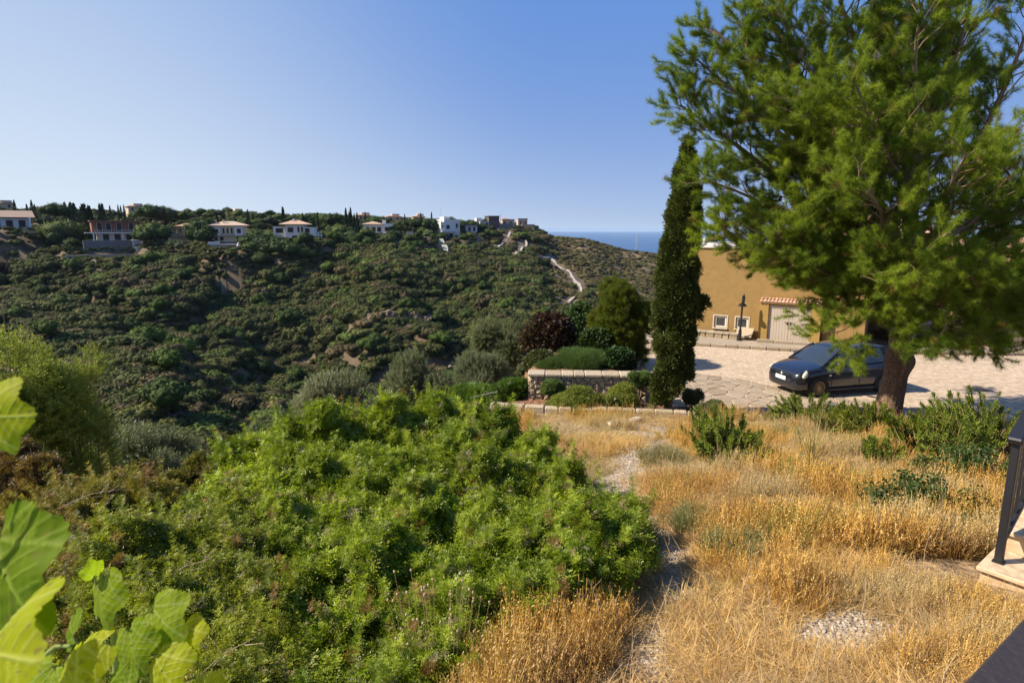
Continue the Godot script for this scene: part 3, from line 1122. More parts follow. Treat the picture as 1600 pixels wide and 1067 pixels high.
func build_yellow_house() -> void:
	var r := RandomNumberGenerator.new()
	r.seed = 77
	var ex := Vector3(0.847, 0, 0.532)
	var t := thing("yellow_house", "yellow stucco house with flat parapet, two tiny square windows and beige double doors", "house", Vector3(9.25, 0.12, -30.19))
	t.basis = Basis(ex, Vector3.UP, ex.cross(Vector3.UP))
	var ochre := Color(0.29, 0.18, 0.06)
	var w := MB.new()
	w.col = ochre
	var wins := [[0.78, 0.38, 1.38, 0.96], [1.80, 0.40, 2.38, 0.96]]
	wall_holes(w, -1.4, -0.4, 2.9, 4.22, 0.0, wins, 0.12)
	wall_holes(w, 2.9, 1.7, 7.2, 4.22, 0.0, [], 0.1)
	wall_holes(w, 5.55, -0.4, 7.2, 1.7, 0.0, [], 0.1)
	put("wall", w.mesh(M.stucco), t)
	var back := MB.new()
	back.col = ochre
	back.box(Vector3(2.9, 1.91, -5.1), Vector3(8.6, 4.6, 9.75))
	put("side_wall", back.mesh(M.stucco), t)
	var cap := MB.new()
	cap.col = Color(0.62, 0.58, 0.52)
	cap.box(Vector3(2.9, 4.28, -5.02), Vector3(8.76, 0.12, 10.2), Basis(), 0.02)
	put("parapet_cap", cap.mesh(M.stucco), t)
	for h in wins:
		window_part(t, h[0] + 0.02, h[1] + 0.02, h[2] - 0.02, h[3] - 0.02, -0.07, 0.075, Color(0.62, 0.56, 0.47))
		var s := MB.new()
		s.col = Color(0.52, 0.44, 0.33)
		s.box(Vector3((h[0] + h[2]) * 0.5, h[1] - 0.03, 0.02), Vector3(h[2] - h[0] + 0.12, 0.06, 0.1), Basis(), 0.01)
		s.box(Vector3(h[0] - 0.03, (h[1] + h[3]) * 0.5, 0.004), Vector3(0.06, h[3] - h[1], 0.03))
		s.box(Vector3(h[2] + 0.03, (h[1] + h[3]) * 0.5, 0.004), Vector3(0.06, h[3] - h[1], 0.03))
		s.box(Vector3((h[0] + h[2]) * 0.5, h[3] + 0.03, 0.004), Vector3(h[2] - h[0] + 0.12, 0.06, 0.03))
		put("window_surround", s.mesh(M.stucco), t)
	# the projecting doorway
	var d := MB.new()
	d.col = Color(0.345, 0.215, 0.06)
	wall_holes(d, 2.92, -0.3, 5.5, 1.8, 0.42, [[3.3, -0.05, 5.08, 1.7]], 0.14)
	d.quad(Vector3(2.92, -0.3, 0), Vector3(2.92, 1.8, 0), Vector3(2.92, 1.8, 0.42), Vector3(2.92, -0.3, 0.42))
	d.quad(Vector3(5.5, -0.3, 0.42), Vector3(5.5, 1.8, 0.42), Vector3(5.5, 1.8, 0), Vector3(5.5, -0.3, 0))
	d.quad(Vector3(2.92, 1.8, 0.42), Vector3(2.92, 1.8, 0), Vector3(5.5, 1.8, 0), Vector3(5.5, 1.8, 0.42))
	var dw := put("doorway", d.mesh(M.stucco), t)
	var tl := MB.new()
	tiled(tl, Vector3(2.88, 1.79, 0.5), Vector3(2.66, 0, 0), Vector3(0, 0.17, -0.49), 0, 0, r, 0.15, 0.3)
	put("canopy_tiles", tl.mesh(M.tile), dw)
	for k in 2:
		var x0 := 3.31 if k == 0 else 4.195
		var lf := MB.new()
		lf.col = Color(0.43, 0.355, 0.285)
		for p in 7:
			lf.box(Vector3(x0 + 0.0625 + p * 0.125, 0.83, 0.31), Vector3(0.12, 1.7, 0.04), Basis(), 0.005)
		lf.box(Vector3(x0 + 0.4375, 0.83, 0.292), Vector3(0.875, 1.7, 0.03))
		lf.box(Vector3(x0 + 0.4375, 1.62, 0.335), Vector3(0.87, 0.1, 0.02), Basis(), 0.004)
		var leafn := put("door", lf.mesh(M.paint), t)
		var hd := MB.new()
		var hx := 4.14 if k == 0 else 4.25
		hd.box(Vector3(hx, 0.88, 0.345), Vector3(0.03, 0.16, 0.02))
		hd.box(Vector3(hx + (-0.06 if k == 0 else 0.06), 0.92, 0.37), Vector3(0.15, 0.025, 0.025), Basis(), 0.006)
		put("handle", hd.mesh(M.iron), leafn)
		for y in [0.25, 0.85, 1.5]:
			var hg := MB.new()
			hg.box(Vector3(3.3 if k == 0 else 5.08, y, 0.345), Vector3(0.04, 0.1, 0.03))
			put("hinge", hg.mesh(M.iron), leafn)
	# the tiled roofs that rise behind the parapet
	var up := MB.new()
	up.col = ochre
	up.box(Vector3(6.3, 4.4, -7.0), Vector3(7.6, 0.9, 5.6))
	put("upper_wall", up.mesh(M.stucco), t)
	var rf := MB.new()
	tiled(rf, Vector3(2.2, 4.72, -3.9), Vector3(8.2, 0, 0), Vector3(0, 1.15, -3.1), 2.6, 2.6, r)
	tiled(rf, Vector3(2.2, 4.72, -10.1), Vector3(0, 0, 6.2), Vector3(2.6, 1.15, 0), 3.1, 3.1, r)
	tiled(rf, Vector3(10.4, 4.72, -3.9), Vector3(0, 0, -6.2), Vector3(-2.6, 1.15, 0), 3.1, 3.1, r)
	tiled(rf, Vector3(10.4, 4.72, -10.1), Vector3(-8.2, 0, 0), Vector3(0, 1.15, 3.1), 2.6, 2.6, r)
	put("tile_roof", rf.mesh(M.tile), t)
	# low bench wall before it, and the sloping slab at its end
	var bw := thing("bench_wall", "low stone bench wall with pale capping under the two small windows", "wall", t.transform * Vector3(0, 0, 0))
	bw.basis = t.basis
	var x := -1.0
	while x < 2.0:
		var l := rn(r, 0.25, 0.42)
		put("stone", rough_block(Vector3(l - 0.02, 0.26, 0.4), Color(0.34, 0.25, 0.16).lerp(Color(0.5, 0.4, 0.28), r.randf()), r), bw, Transform3D(Basis(), Vector3(x + l * 0.5, 0.08, 0.62)))
		put("capstone", rough_block(Vector3(l - 0.015, 0.07, 0.5), Color(0.42, 0.34, 0.25).lerp(Color(0.5, 0.42, 0.33), r.randf()), r), bw, Transform3D(Basis(), Vector3(x + l * 0.5, 0.245, 0.6)))
		x += l
	var sl := MB.new()
	sl.col = Color(0.5, 0.4, 0.29)
	sl.box(Vector3(0, 0, 0), Vector3(0.75, 0.07, 0.75), Basis(), 0.015)
	put("sloping_slab", sl.mesh(M.stone), bw, Transform3D(Basis(Vector3.RIGHT, 0.45) , Vector3(2.32, 0.32, 0.42)))
	var ac := thing("air_conditioner", "white air conditioner unit on the parapet of the yellow house", "air conditioner", t.transform * Vector3(-0.12, 4.34, -0.35))
	ac.basis = t.basis
	var a := MB.new()
	a.col = Color(0.75, 0.74, 0.71)
	a.box(Vector3(0, 0.19, 0), Vector3(0.42, 0.34, 0.26), Basis(), 0.015)
	put("casing", a.mesh(M.paint), ac)
	for y in [0.27, 0.11]:
		var g := MB.new()
		g.box(Vector3(-0.07, y, 0.135), Vector3(0.2, 0.12, 0.012))
		put("grille", g.mesh(M.plastic), ac)
	var ft := MB.new()
	ft.box(Vector3(0, 0.01, 0), Vector3(0.36, 0.03, 0.3))
	put("foot_rail", ft.mesh(M.iron), ac)

func build_right_house() -> void:
	var r := RandomNumberGenerator.new()
	r.seed = 78
	var t := thing("ochre_house", "ochre house with long terracotta tile roof behind the pine", "house", Vector3(24.5, 0.1, -32.0), -0.06)
	var w := MB.new()
	w.col = Color(0.42, 0.26, 0.11)
	wall_holes(w, -8.0, -0.4, 9.0, 3.5, 0.0, [[-6.2, 0.9, -5.0, 2.1], [-1.5, 0.0, -0.4, 2.1], [2.0, 0.9, 3.4, 2.1]], 0.15)
	put("wall", w.mesh(M.stucco), t)
	var bk := MB.new()
	bk.col = Color(0.42, 0.26, 0.11)
	bk.box(Vector3(0.5, 1.55, -5.15), Vector3(17.0, 3.9, 9.9))
	put("side_wall", bk.mesh(M.stucco), t)
	window_part(t, -6.2, 0.9, -5.0, 2.1, -0.08, 0.08, Color(0.25, 0.15, 0.08))
	window_part(t, 2.0, 0.9, 3.4, 2.1, -0.08, 0.08, Color(0.25, 0.15, 0.08))
	var dr := MB.new()
	dr.col = Color(0.2, 0.11, 0.06)
	dr.box(Vector3(-0.95, 1.05, -0.09), Vector3(1.08, 2.1, 0.06))
	put("door", dr.mesh(M.paint), t)
	var rf := MB.new()
	tiled(rf, Vector3(-8.5, 3.42, 0.5), Vector3(18.0, 0, 0), Vector3(0, 1.15, -5.5), 4.0, 4.0, r, 0.24, 0.4)
	tiled(rf, Vector3(9.5, 3.42, -10.5), Vector3(-18.0, 0, 0), Vector3(0, 1.15, 5.5), 4.0, 4.0, r, 0.24, 0.6)
	tiled(rf, Vector3(-8.5, 3.42, -10.5), Vector3(0, 0, 11.0), Vector3(4.0, 1.15, 0), 5.5, 5.5, r, 0.24, 0.6)
	tiled(rf, Vector3(9.5, 3.42, 0.5), Vector3(0, 0, -11.0), Vector3(-4.0, 1.15, 0), 5.5, 5.5, r, 0.24, 0.6)
	put("tile_roof", rf.mesh(M.tile), t)
	# carport on stone pillars
	var c := thing("carport", "dark timber carport on rough stone pillars behind the pine trunk", "carport", Vector3(24.0, 0.1, -28.6))
	for px in [-4.35, -1.6, 1.5, 5.0]:
		var p := MB.new()
		var pil := MeshInstance3D.new()
		p.col = Color(0.36, 0.28, 0.2)
		p.box(Vector3(px, 1.1, 1.7), Vector3(0.4, 2.2, 0.4))
		pil = put("pillar", p.mesh(M.stone), c)
		for k in 9:
			for s in 2:
				var off := 0.14 if (k + s) % 2 else 0.1
				var m := rough_block(Vector3(0.24 + (off - 0.1), 0.235, 0.5), Color(0.40, 0.29, 0.17).lerp(Color(0.62, 0.48, 0.32), r.randf()), r)
				put("stone", m, pil, Transform3D(Basis(), Vector3(px + (-1 if s else 1) * (0.14 + (0.1 - off) * 0.3), 0.12 + k * 0.244, 1.7)))
	var bm := MB.new()
	bm.col = Color(0.16, 0.09, 0.05)
	bm.box(Vector3(0.5, 2.32, 1.7), Vector3(11.4, 0.22, 0.24), Basis(), 0.02)
	bm.box(Vector3(0.5, 2.32, -2.6), Vector3(11.4, 0.22, 0.24), Basis(), 0.02)
	put("beam", bm.mesh(M.timber), c)
	for k in 15:
		var rb := MB.new()
		rb.col = Color(0.17, 0.10, 0.06)
		rb.box(Vector3(-4.9 + k * 0.76, 2.5, -0.45), Vector3(0.1, 0.14, 5.0))
		put("rafter", rb.mesh(M.timber), c)
	var rfc := MB.new()
	rfc.col = Color(0.2, 0.12, 0.07)
	rfc.box(Vector3(0.5, 2.6, -0.45), Vector3(11.4, 0.05, 5.1))
	put("roof", rfc.mesh(M.timber), c)

# ------------------------------------------------------------------ the villas on the ridge
var villas := []     # [centre, radius, floor height]: the ground is level there

func add_wall(t: Node, x0: float, x1: float, y0: float, y1: float, z0: float, z1: float, col: Color) -> void:
	var b := MB.new()
	b.col = col
	b.box(Vector3((x0 + x1) * 0.5, (y0 + y1) * 0.5, (z0 + z1) * 0.5), Vector3(x1 - x0, y1 - y0, z1 - z0))
	put("wall", b.mesh(M.stucco), t)

func add_slab(t: Node, called: String, x0: float, x1: float, y0: float, y1: float, z0: float, z1: float, col: Color, m := "paint") -> void:
	var b := MB.new()
	b.col = col
	b.box(Vector3((x0 + x1) * 0.5, (y0 + y1) * 0.5, (z0 + z1) * 0.5), Vector3(x1 - x0, y1 - y0, z1 - z0))
	put(called, b.mesh(M[m]), t)

func add_hip(t: Node, x0: float, x1: float, y: float, z0: float, z1: float, rise: float, col: Color) -> void:
	var b := MB.new()
	var h := (z1 - z0) * 0.5
	var zc := (z0 + z1) * 0.5
	var k := minf(h, (x1 - x0) * 0.5)
	var a := Vector3(x0, y, z1)
	var c := Vector3(x1, y, z1)
	var d := Vector3(x1, y, z0)
	var e := Vector3(x0, y, z0)
	var p := Vector3(x0 + k, y + rise, zc)
	var q := Vector3(x1 - k, y + rise, zc)
	b.col = col
	b.quad(a, p, q, c); b.quad(d, q, p, e); b.tri(e, p, a); b.tri(c, q, d)
	b.col = col * 0.8
	b.box(Vector3((x0 + x1) * 0.5, y - 0.14, zc), Vector3(x1 - x0, 0.26, z1 - z0))
	# tile courses
	var r := RandomNumberGenerator.new()
	r.seed = int(x0 * 100.0) + 7
	for i in 9:
		var f := i / 9.0
		b.col = col.lerp(Color(0.62, 0.42, 0.3), r.randf() * 0.5)
		b.quad(a.lerp(p, f) + Vector3(0, 0.07, 0.03), a.lerp(p, f + 0.1) + Vector3(0, 0.04, 0), c.lerp(q, f + 0.1) + Vector3(0, 0.04, 0), c.lerp(q, f) + Vector3(0, 0.07, 0.03))
	put("roof", b.mesh(M.tile), t)

# windows in the front face z = z1: [x, y, width, height] ...
func add_windows(t: Node, z: float, list: Array, col := Color(0.30, 0.22, 0.15)) -> void:
	for w in list:
		window_part(t, w[0] - w[2] * 0.5, w[1], w[0] + w[2] * 0.5, w[1] + w[3], z + 0.07, 0.13, col, 0.16, "far_glass")

func add_railing(t: Node, x0: float, x1: float, y: float, z: float, col: Color) -> void:
	var b := MB.new()
	b.col = col
	b.box(Vector3((x0 + x1) * 0.5, y + 1.0, z), Vector3(x1 - x0, 0.09, 0.09))
	var n := int((x1 - x0) / 0.9)
	for i in n + 1:
		b.box(Vector3(lerpf(x0, x1, float(i) / n), y + 0.5, z), Vector3(0.1, 1.0, 0.1))
	put("railing", b.mesh(M.paint), t)

func villa(called: String, label: String, category: String, px: float, py: float, d: float, turn := 0.0, group := "villas along the far ridge") -> Node3D:
	var p := at(px, py, d)
	return thing(called, label, category, p, atan2(-p.x, -p.z) + turn, group)

func villa_pads() -> void:
	for v in [[5, 357, 285, 15], [186, 377, 288, 17], [180, 402, 272, 12], [292, 379, 292, 12], [258, 379, 288, 8], [360, 377, 286, 12], [360, 388, 272, 9], [464, 374, 292, 14], [592, 366, 325, 13], [645, 369, 322, 10], [702, 372, 350, 11], [730, 364, 365, 8],
		[770, 359, 400, 13], [795, 354, 430, 8], [820, 354, 450, 8]]:
		var p := at(v[0], v[1], v[2])
		villas.append([Vector2(p.x, p.z), float(v[3]), p.y - 0.05])

func build_far_houses() -> void:
	var white := Color(0.62, 0.60, 0.57)
	var cream := Color(0.60, 0.50, 0.37)
	var terra := Color(0.46, 0.27, 0.17)
	# 1 leftmost, long low tiled roof
	var t := villa("villa", "white villa with a long brown tiled roof at the left end of the ridge", "house", 6, 357, 283, 0.12)
	add_wall(t, -10, 10, -3, 5.0, -9, 0, Color(0.55, 0.56, 0.58))
	var b := MB.new()
	b.col = Color(0.36, 0.25, 0.18)
	b.quad(Vector3(-11, 5.0, 1.2), Vector3(-11, 8.2, -5), Vector3(11.6, 8.2, -5), Vector3(11.6, 5.0, 1.2))
	b.quad(Vector3(11.6, 5.0, -10.5), Vector3(11.6, 8.2, -5), Vector3(-11, 8.2, -5), Vector3(-11, 5.0, -10.5))
	b.col = Color(0.16, 0.09, 0.06)
	b.box(Vector3(0.3, 4.85, 1.1), Vector3(22.4, 0.5, 0.15))
	put("roof", b.mesh(M.tile), t)
	for x in [-6.5, -2.5, 2.0, 6.6]: add_windows(t, 0.0, [[x, 0.6, 2.6, 3.2]], Color(0.25, 0.17, 0.12))
	add_slab(t, "pillar", 9.0, 9.8, -2, 5, 0.6, 1.4, white)
	add_slab(t, "terrace", -11, 12, -3.4, -0.3, 0.01, 3.0, Color(0.45, 0.43, 0.4), "stucco")
	t = villa("garden_wall", "stepped pale garden walls right of the leftmost villa", "wall", 62, 366, 283, 0.0, "")
	for k in 4: add_slab(t, "wall_step", -7.5 + k * 3.6, -4.2 + k * 3.9, -3 - k, 2.6 - k * 1.1, -0.4 + k * 0.2, 0.3 + k * 0.2, Color(0.40, 0.33, 0.27), "stone")
	# 2 brown panelled villa on terraces
	t = villa("villa", "villa clad in red brown timber panels above green terraces", "house", 184, 377, 288, 0.1)
	add_wall(t, -7.6, 9.6, -2, 4.1, -9, -0.6, Color(0.50, 0.48, 0.46))
	add_wall(t, -9.6, 9.2, 4.1, 9.0, -9, 0.0, Color(0.20, 0.085, 0.055))
	add_slab(t, "balcony", -12.5, 10.0, 3.7, 4.1, -3, 1.8, white)
	add_slab(t, "roof", -10.2, 10.6, 9.0, 9.4, -9.6, 1.6, Color(0.20, 0.08, 0.055))
	for x in [-6.6, -3.2, 1.0, 5.8]: add_windows(t, 0.0, [[x, 4.5, 2.2, 4.0]], Color(0.45, 0.40, 0.34))
	for x in [-4.5, 0.0, 4.6, 7.6]: add_windows(t, -0.6, [[x, 0.4, 2.6, 3.0]], Color(0.40, 0.38, 0.36))
	for x in [-9.6, 1.6]: add_slab(t, "pillar", x, x + 0.5, -1, 3.7, 1.0, 1.5, white)
	add_railing(t, -8.6, 9.6, 4.1, 1.7, Color(0.55, 0.55, 0.55))
	t = villa("terrace_wall", "dark grey terrace wall with a white framed pool house below the panelled villa", "wall", 184, 383, 280, 0.1, "")
	add_slab(t, "wall", -13, 5.6, -3.2, 2.2, -1.5, 0, Color(0.16, 0.15, 0.16), "stucco")
	add_slab(t, "pool_house_frame", 5.6, 6.2, -3, 1.9, -1.5, 0.4, white)
	add_slab(t, "pool_house_frame", 9.4, 10.0, -3, 1.9, -1.5, 0.4, white)
	add_slab(t, "pool_house_roof", 5.4, 10.2, 1.9, 2.4, -1.6, 0.6, white)
	t = villa("terrace_wall", "long pale lower terrace wall under the clipped hedge", "wall", 168, 403, 270, 0.1, "")
	add_slab(t, "wall", -15.0, 12.0, -4.0, 1.6, -1.0, 0, Color(0.36, 0.32, 0.29), "stone")
	add_slab(t, "wall", 11.0, 15.0, -1.0, 4.6, -1.6, -0.6, Color(0.5, 0.48, 0.45), "stone")
	# 3 stone house
	t = villa("stone_house", "rough stone house with small dark windows and terracotta roof", "house", 281, 379, 292, 0.0)
	add_wall(t, -1.0, 8.0, -2, 7.6, -9, 0, Color(0.40, 0.29, 0.20))
	add_hip(t, -1.8, 8.8, 7.6, -9.8, 0.8, 1.5, terra)
	add_wall(t, -9.0, -1.0, -2, 4.2, -7, 1.2, Color(0.42, 0.33, 0.25))
	add_slab(t, "pergola", -8.0, -1.5, 4.2, 6.6, -7, -0.5, Color(0.13, 0.09, 0.075), "timber")
	add_slab(t, "tile_ledge", -1.6, 8.6, 3.2, 3.7, -0.5, 1.0, terra, "tile")
	add_windows(t, 0.0, [[0.4, 4.9, 1.0, 1.4], [3.2, 4.7, 1.3, 1.8], [6.8, 5.0, 0.9, 1.3], [6.6, 1.0, 1.3, 1.5]], Color(0.2, 0.12, 0.08))
	add_windows(t, 1.2, [[-5.6, 0.0, 1.8, 2.4]], Color(0.2, 0.12, 0.08))
	# 4 cream villa
	t = villa("villa", "cream villa with white balcony bays, hipped tile roof and two chimneys", "house", 359, 377, 287, 0.02)
	add_wall(t, -7.6, 7.6, -3, 7.0, -10, 0, cream)
	add_wall(t, -7.4, -3.8, 2.6, 6.6, 0.0, 0.9, white)
	add_wall(t, 2.2, 5.8, 2.6, 6.6, 0.0, 0.9, white)
	add_hip(t, -8.6, 8.8, 7.2, -11, 1.4, 1.9, Color(0.55, 0.42, 0.30))
	add_slab(t, "chimney", -5.6, -4.9, 8.2, 9.8, -3, -2.3, cream, "stucco")
	add_slab(t, "chimney", -2.4, -1.7, 8.4, 10.0, -3, -2.3, cream, "stucco")
	add_windows(t, 0.9, [[-5.6, 3.6, 2.2, 2.0], [4.0, 3.6, 1.8, 2.2]])
	add_windows(t, 0.0, [[-2.4, 3.6, 0.9, 2.4], [-0.7, 3.6, 0.9, 2.4], [1.0, 3.6, 0.9, 2.4], [-5.8, 0.3, 1.6, 1.8], [-3.4, 0.3, 1.6, 1.8], [3.6, 0.3, 1.6, 1.8], [5.6, 0.3, 1.6, 1.8]])
	add_slab(t, "balcony", -7.8, 7.8, 2.2, 2.6, -0.2, 1.6, Color(0.24, 0.16, 0.11))
	add_railing(t, -3.6, 2.0, 2.6, 1.4, Color(0.26, 0.18, 0.13))
	t = villa("pool_terrace", "terrace with an infinity pool tiled in blue below the cream villa", "terrace", 360, 389, 277, 0.02, "")
	add_slab(t, "terrace_wall", -8.6, 9.0, -5.0, 2.2, -6, -0.5, Color(0.45, 0.41, 0.38), "stone")
	add_slab(t, "pool_wall", -3.6, 5.4, -1.6, 0.4, -0.5, 0.4, Color(0.03, 0.12, 0.42), "pool_water")
	add_slab(t, "lower_wall", -9.4, 5.0, -4.5, -1.7, -1, 1.4, Color(0.42, 0.38, 0.34), "stone")
	add_slab(t, "parapet", -9.0, -4.2, 2.2, 3.2, -1.0, -0.6, white)
	add_windows(t, -0.5, [[-0.4, 0.8, 1.0, 0.8], [1.6, 0.8, 1.0, 0.8]])
	t = villa("sun_umbrella", "closed white sun umbrella on the pool terrace of the cream villa", "umbrella", 372.5, 384.5, 276, 0.0, "")
	var u := MB.new()
	u.col = white
	u.tube([Vector3(0, 0, 0), Vector3(0, 0.9, 0), Vector3(0, 1.9, 0)], [0.9, 0.7, 0.04], 8)
	put("canopy", u.mesh(M.paint), t)
	# 5 white villa
	t = villa("villa", "white villa with arched terrace columns, tiled roof and blue pool edge", "house", 462, 374, 292, -0.16)
	add_wall(t, -4.5, 4.0, -4, 7.0, -9, 0, white)
	add_wall(t, -10.2, -4.5, -3, 6.0, -8, -1.5, white)
	add_wall(t, 4.0, 8.6, -4, 5.6, -9, 0.6, white)
	add_hip(t, -7.2, 6.6, 7.0, -10, 1.2, 1.9, Color(0.55, 0.35, 0.24))
	add_slab(t, "chimney", -1.6, -0.6, 8.2, 9.6, -4, -3, white)
	add_windows(t, 0.0, [[-2.2, 3.2, 2.6, 2.4], [1.4, 3.2, 1.0, 2.6], [3.0, 3.2, 1.0, 2.6], [-0.4, -0.6, 2.4, 2.4]])
	add_windows(t, -1.5, [[-7.4, 3.0, 3.4, 2.2]])
	add_windows(t, 0.6, [[5.4, 3.0, 2.2, 2.2], [5.2, -1.0, 2.2, 2.8], [7.4, -1.0, 1.6, 2.8]])
	for x in [8.9, 10.2, 11.5]:
		add_slab(t, "column", x, x + 0.4, -4, 1.8, 0.4, 0.8, white)
		add_slab(t, "column", x, x + 0.4, 1.8, 3.4, 0.4, 0.8, white)
	add_slab(t, "balcony", 4.0, 12.0, 1.6, 1.95, -4, 1.0, white)
	add_slab(t, "pool_wall", 2.8, 13.6, -5.0, -2.2, 1.0, 3.2, Color(0.03, 0.12, 0.42), "pool_water")
	# 6 white modern villa with palm terrace
	t = villa("villa", "white modern villa with flat terraces, low tiled roof and wide glazing", "house", 590, 366, 325, -0.05)
	add_wall(t, -7.4, 3.0, -3, 5.2, -9, 0, white)
	add_wall(t, 3.0, 7.6, -3, 5.6, -9, 0.8, white)
	add_hip(t, -8.2, 3.4, 5.2, -10, 1.0, 1.4, Color(0.52, 0.36, 0.26))
	add_slab(t, "chimney", 2.4, 4.2, 5.6, 7.4, -4, -2, white)
	add_windows(t, 0.0, [[-5.0, 1.2, 1.6, 2.6], [-2.0, 1.2, 2.2, 2.6], [0.8, 1.2, 2.2, 2.6]])
	add_windows(t, 0.8, [[5.2, 1.4, 3.2, 2.4]], Color(0.5, 0.36, 0.22))
	add_slab(t, "terrace", -6.5, 9.6, -1.0, 0.2, 0.81, 4.2, white)
	add_slab(t, "pillar", -4.0, -3.6, -4, -1, 3.4, 3.8, white)
	add_slab(t, "stair", 9.6, 11.2, -2.4, 1.6, 0, 3.0, Color(0.6, 0.5, 0.4), "stone")
	t = villa("pool_terrace", "long pale blue pool edge on the terrace left of the white cube villa", "pool", 645, 369, 322, 0.0, "")
	add_slab(t, "pool_wall", -11, 6.5, -2.2, 0.1, -2, 0, Color(0.2, 0.4, 0.45), "limestone")
	add_slab(t, "water", -10.6, 6.1, 0.1, 0.16, -4, -0.1, Color(0.1, 0.3, 0.4), "pool_water")
	add_slab(t, "pavilion", -3.6, 0.2, 0.16, 2.2, -5, -2, Color(0.45, 0.33, 0.22), "stucco")
	# 7 white cube villa
	t = villa("villa", "white cube villa stacked in boxes above a stone plinth", "house", 704, 371, 350, 0.5)
	add_wall(t, -4.0, 6.0, 3.2, 10.0, -9, 0, white)
	add_wall(t, -6.5, -4.0, 3.2, 8.6, -9, 0.8, white)
	add_wall(t, -3.0, 0.6, 10.0, 11.4, -7, -2, white)
	add_wall(t, -6.5, 1.5, -4, 3.2, -8, 2.5, Color(0.50, 0.40, 0.28))
	add_wall(t, 1.5, 6.0, -4, 3.2, -9, 0.01, white)
	add_slab(t, "terrace", -6.8, 1.8, 3.2, 3.6, -1, 2.8, white)
	add_windows(t, 2.5, [[-1.2, -0.6, 3.0, 3.0]], Color(0.4, 0.5, 0.48))
	add_windows(t, 0.0, [[4.0, 5.2, 1.6, 2.6], [3.6, -0.6, 1.2, 2.2], [-1.6, 4.6, 2.4, 2.4]], Color(0.5, 0.5, 0.5))
	add_windows(t, 0.8, [[-5.3, 5.2, 1.0, 1.6]], Color(0.5, 0.5, 0.5))
	# 8 small blue grey house with pergola
	t = villa("villa", "low blue grey house with dark pergola right of the white cube villa", "house", 730, 363, 365, 0.2)
	add_wall(t, -1.0, 6.0, -4, 4.0, -7, 0, Color(0.48, 0.50, 0.54))
	add_slab(t, "pergola", -5.0, 6.4, 4.0, 4.5, -6, 1.2, Color(0.12, 0.10, 0.1), "timber")
	add_windows(t, 0.0, [[1.4, 0.6, 1.4, 2.6], [4.2, 0.6, 1.4, 2.6]], Color(0.3, 0.3, 0.32))
	for x in [-4.8, -2.4]: add_slab(t, "post", x, x + 0.3, -3, 4, 0.6, 0.9, Color(0.12, 0.10, 0.1))
	# 9 dark brown block
	t = villa("villa", "dark brown windowless block house with grey wings on the ridge crest", "house", 772, 357, 400, 0.3)
	add_wall(t, -3.5, 3.5, -4, 7.6, -9, 0, Color(0.10, 0.075, 0.075))
	add_wall(t, -9.5, -3.5, -4, 4.6, -8, 0.6, Color(0.40, 0.37, 0.36))
	add_wall(t, 3.5, 13.0, -4, 3.2, -7, -0.6, Color(0.17, 0.15, 0.15))
	add_wall(t, -11.0, -7.5, 4.6, 6.6, -7, -2, white)
	add_slab(t, "roof", -3.9, 3.9, 7.6, 8.0, -9.4, 0.5, Color(0.09, 0.07, 0.07))
	add_slab(t, "glass_fence", 1.5, 6.5, -1.6, 0.2, 2.0, 2.2, Color(0.2, 0.35, 0.36))
	add_windows(t, 0.6, [[-5.0, 0.6, 1.8, 3.0], [-8.0, 0.6, 1.4, 2.6]], Color(0.12, 0.1, 0.1))
	t = villa("villa", "small beige house right of the dark brown block", "house", 794, 353, 430, 0.2)
	add_wall(t, -4.0, 4.5, -4, 4.6, -7, 0, Color(0.42, 0.33, 0.25))
	add_hip(t, -4.4, 1.0, 4.6, -7.4, 0.4, 1.0, terra)
	add_windows(t, 0.0, [[-2.2, 1.4, 1.2, 1.6], [1.8, 1.4, 1.2, 1.6]])
	t = villa("villa", "beige house with a roof terrace at the right end of the ridge", "house", 819, 354, 450, 0.2)
	add_wall(t, -4.4, 2.4, -4, 5.4, -7, 0, Color(0.42, 0.34, 0.27))
	add_wall(t, -2.0, 7.5, -6, 1.6, -6, 1.5, Color(0.33, 0.26, 0.2))
	add_slab(t, "roof", -4.7, 2.7, 5.4, 5.8, -7.3, 0.3, Color(0.4, 0.3, 0.24))
	add_windows(t, 0.0, [[-2.6, 2.0, 1.3, 1.6], [0.8, 2.0, 1.3, 1.6]])
	# rooftops further back
	var roofs := [[6, 326, 345, 9.0, terra, "brown hipped roof behind the leftmost villa"], [213, 331, 350, 8.0, Color(0.5, 0.38, 0.27), "beige house beside the tall tree behind the panelled villa"], [371, 339, 360, 7.0, terra, "terracotta roof among cypresses behind the cream villa"],
		[569, 344, 385, 8.5, Color(0.5, 0.32, 0.24), "terracotta house behind the row of slim cypresses"], [516, 350, 350, 4.5, white, "small white house among trees between the white villas"], [616, 346, 385, 8.0, Color(0.52, 0.34, 0.27), "pink house behind the white modern villa"], [655, 346, 390, 7.0, Color(0.5, 0.42, 0.33), "low beige house left of the white cube villa"]]
	for q in roofs:
		t = villa("distant_house", q[5], "house", q[0], q[1], q[2], 0.2)
		var p: Color = Color(0.56, 0.42, 0.32) if q[4] != white else white
		add_wall(t, -q[3] * 0.5, q[3] * 0.5, -6, 3.0, -7, 0, p)
		add_wall(t, -q[3] * 0.15, q[3] * 0.42, 3.0, 4.6, -6, -0.6, p)
		add_hip(t, -q[3] * 0.5 - 0.6, q[3] * 0.5 + 0.6, 3.0, -7.5, 0.6, 1.3, terra if q[4] != white else white)
		add_windows(t, 0.0, [[-q[3] * 0.25, 0.6, 1.2, 1.7], [q[3] * 0.25, 0.6, 1.2, 1.7]])
	# retaining wall with cypresses, hedges
	t = villa("retaining_wall", "broad stone retaining wall with cypresses in front below the white cube villa", "wall", 731, 392, 345, 0.15, "")
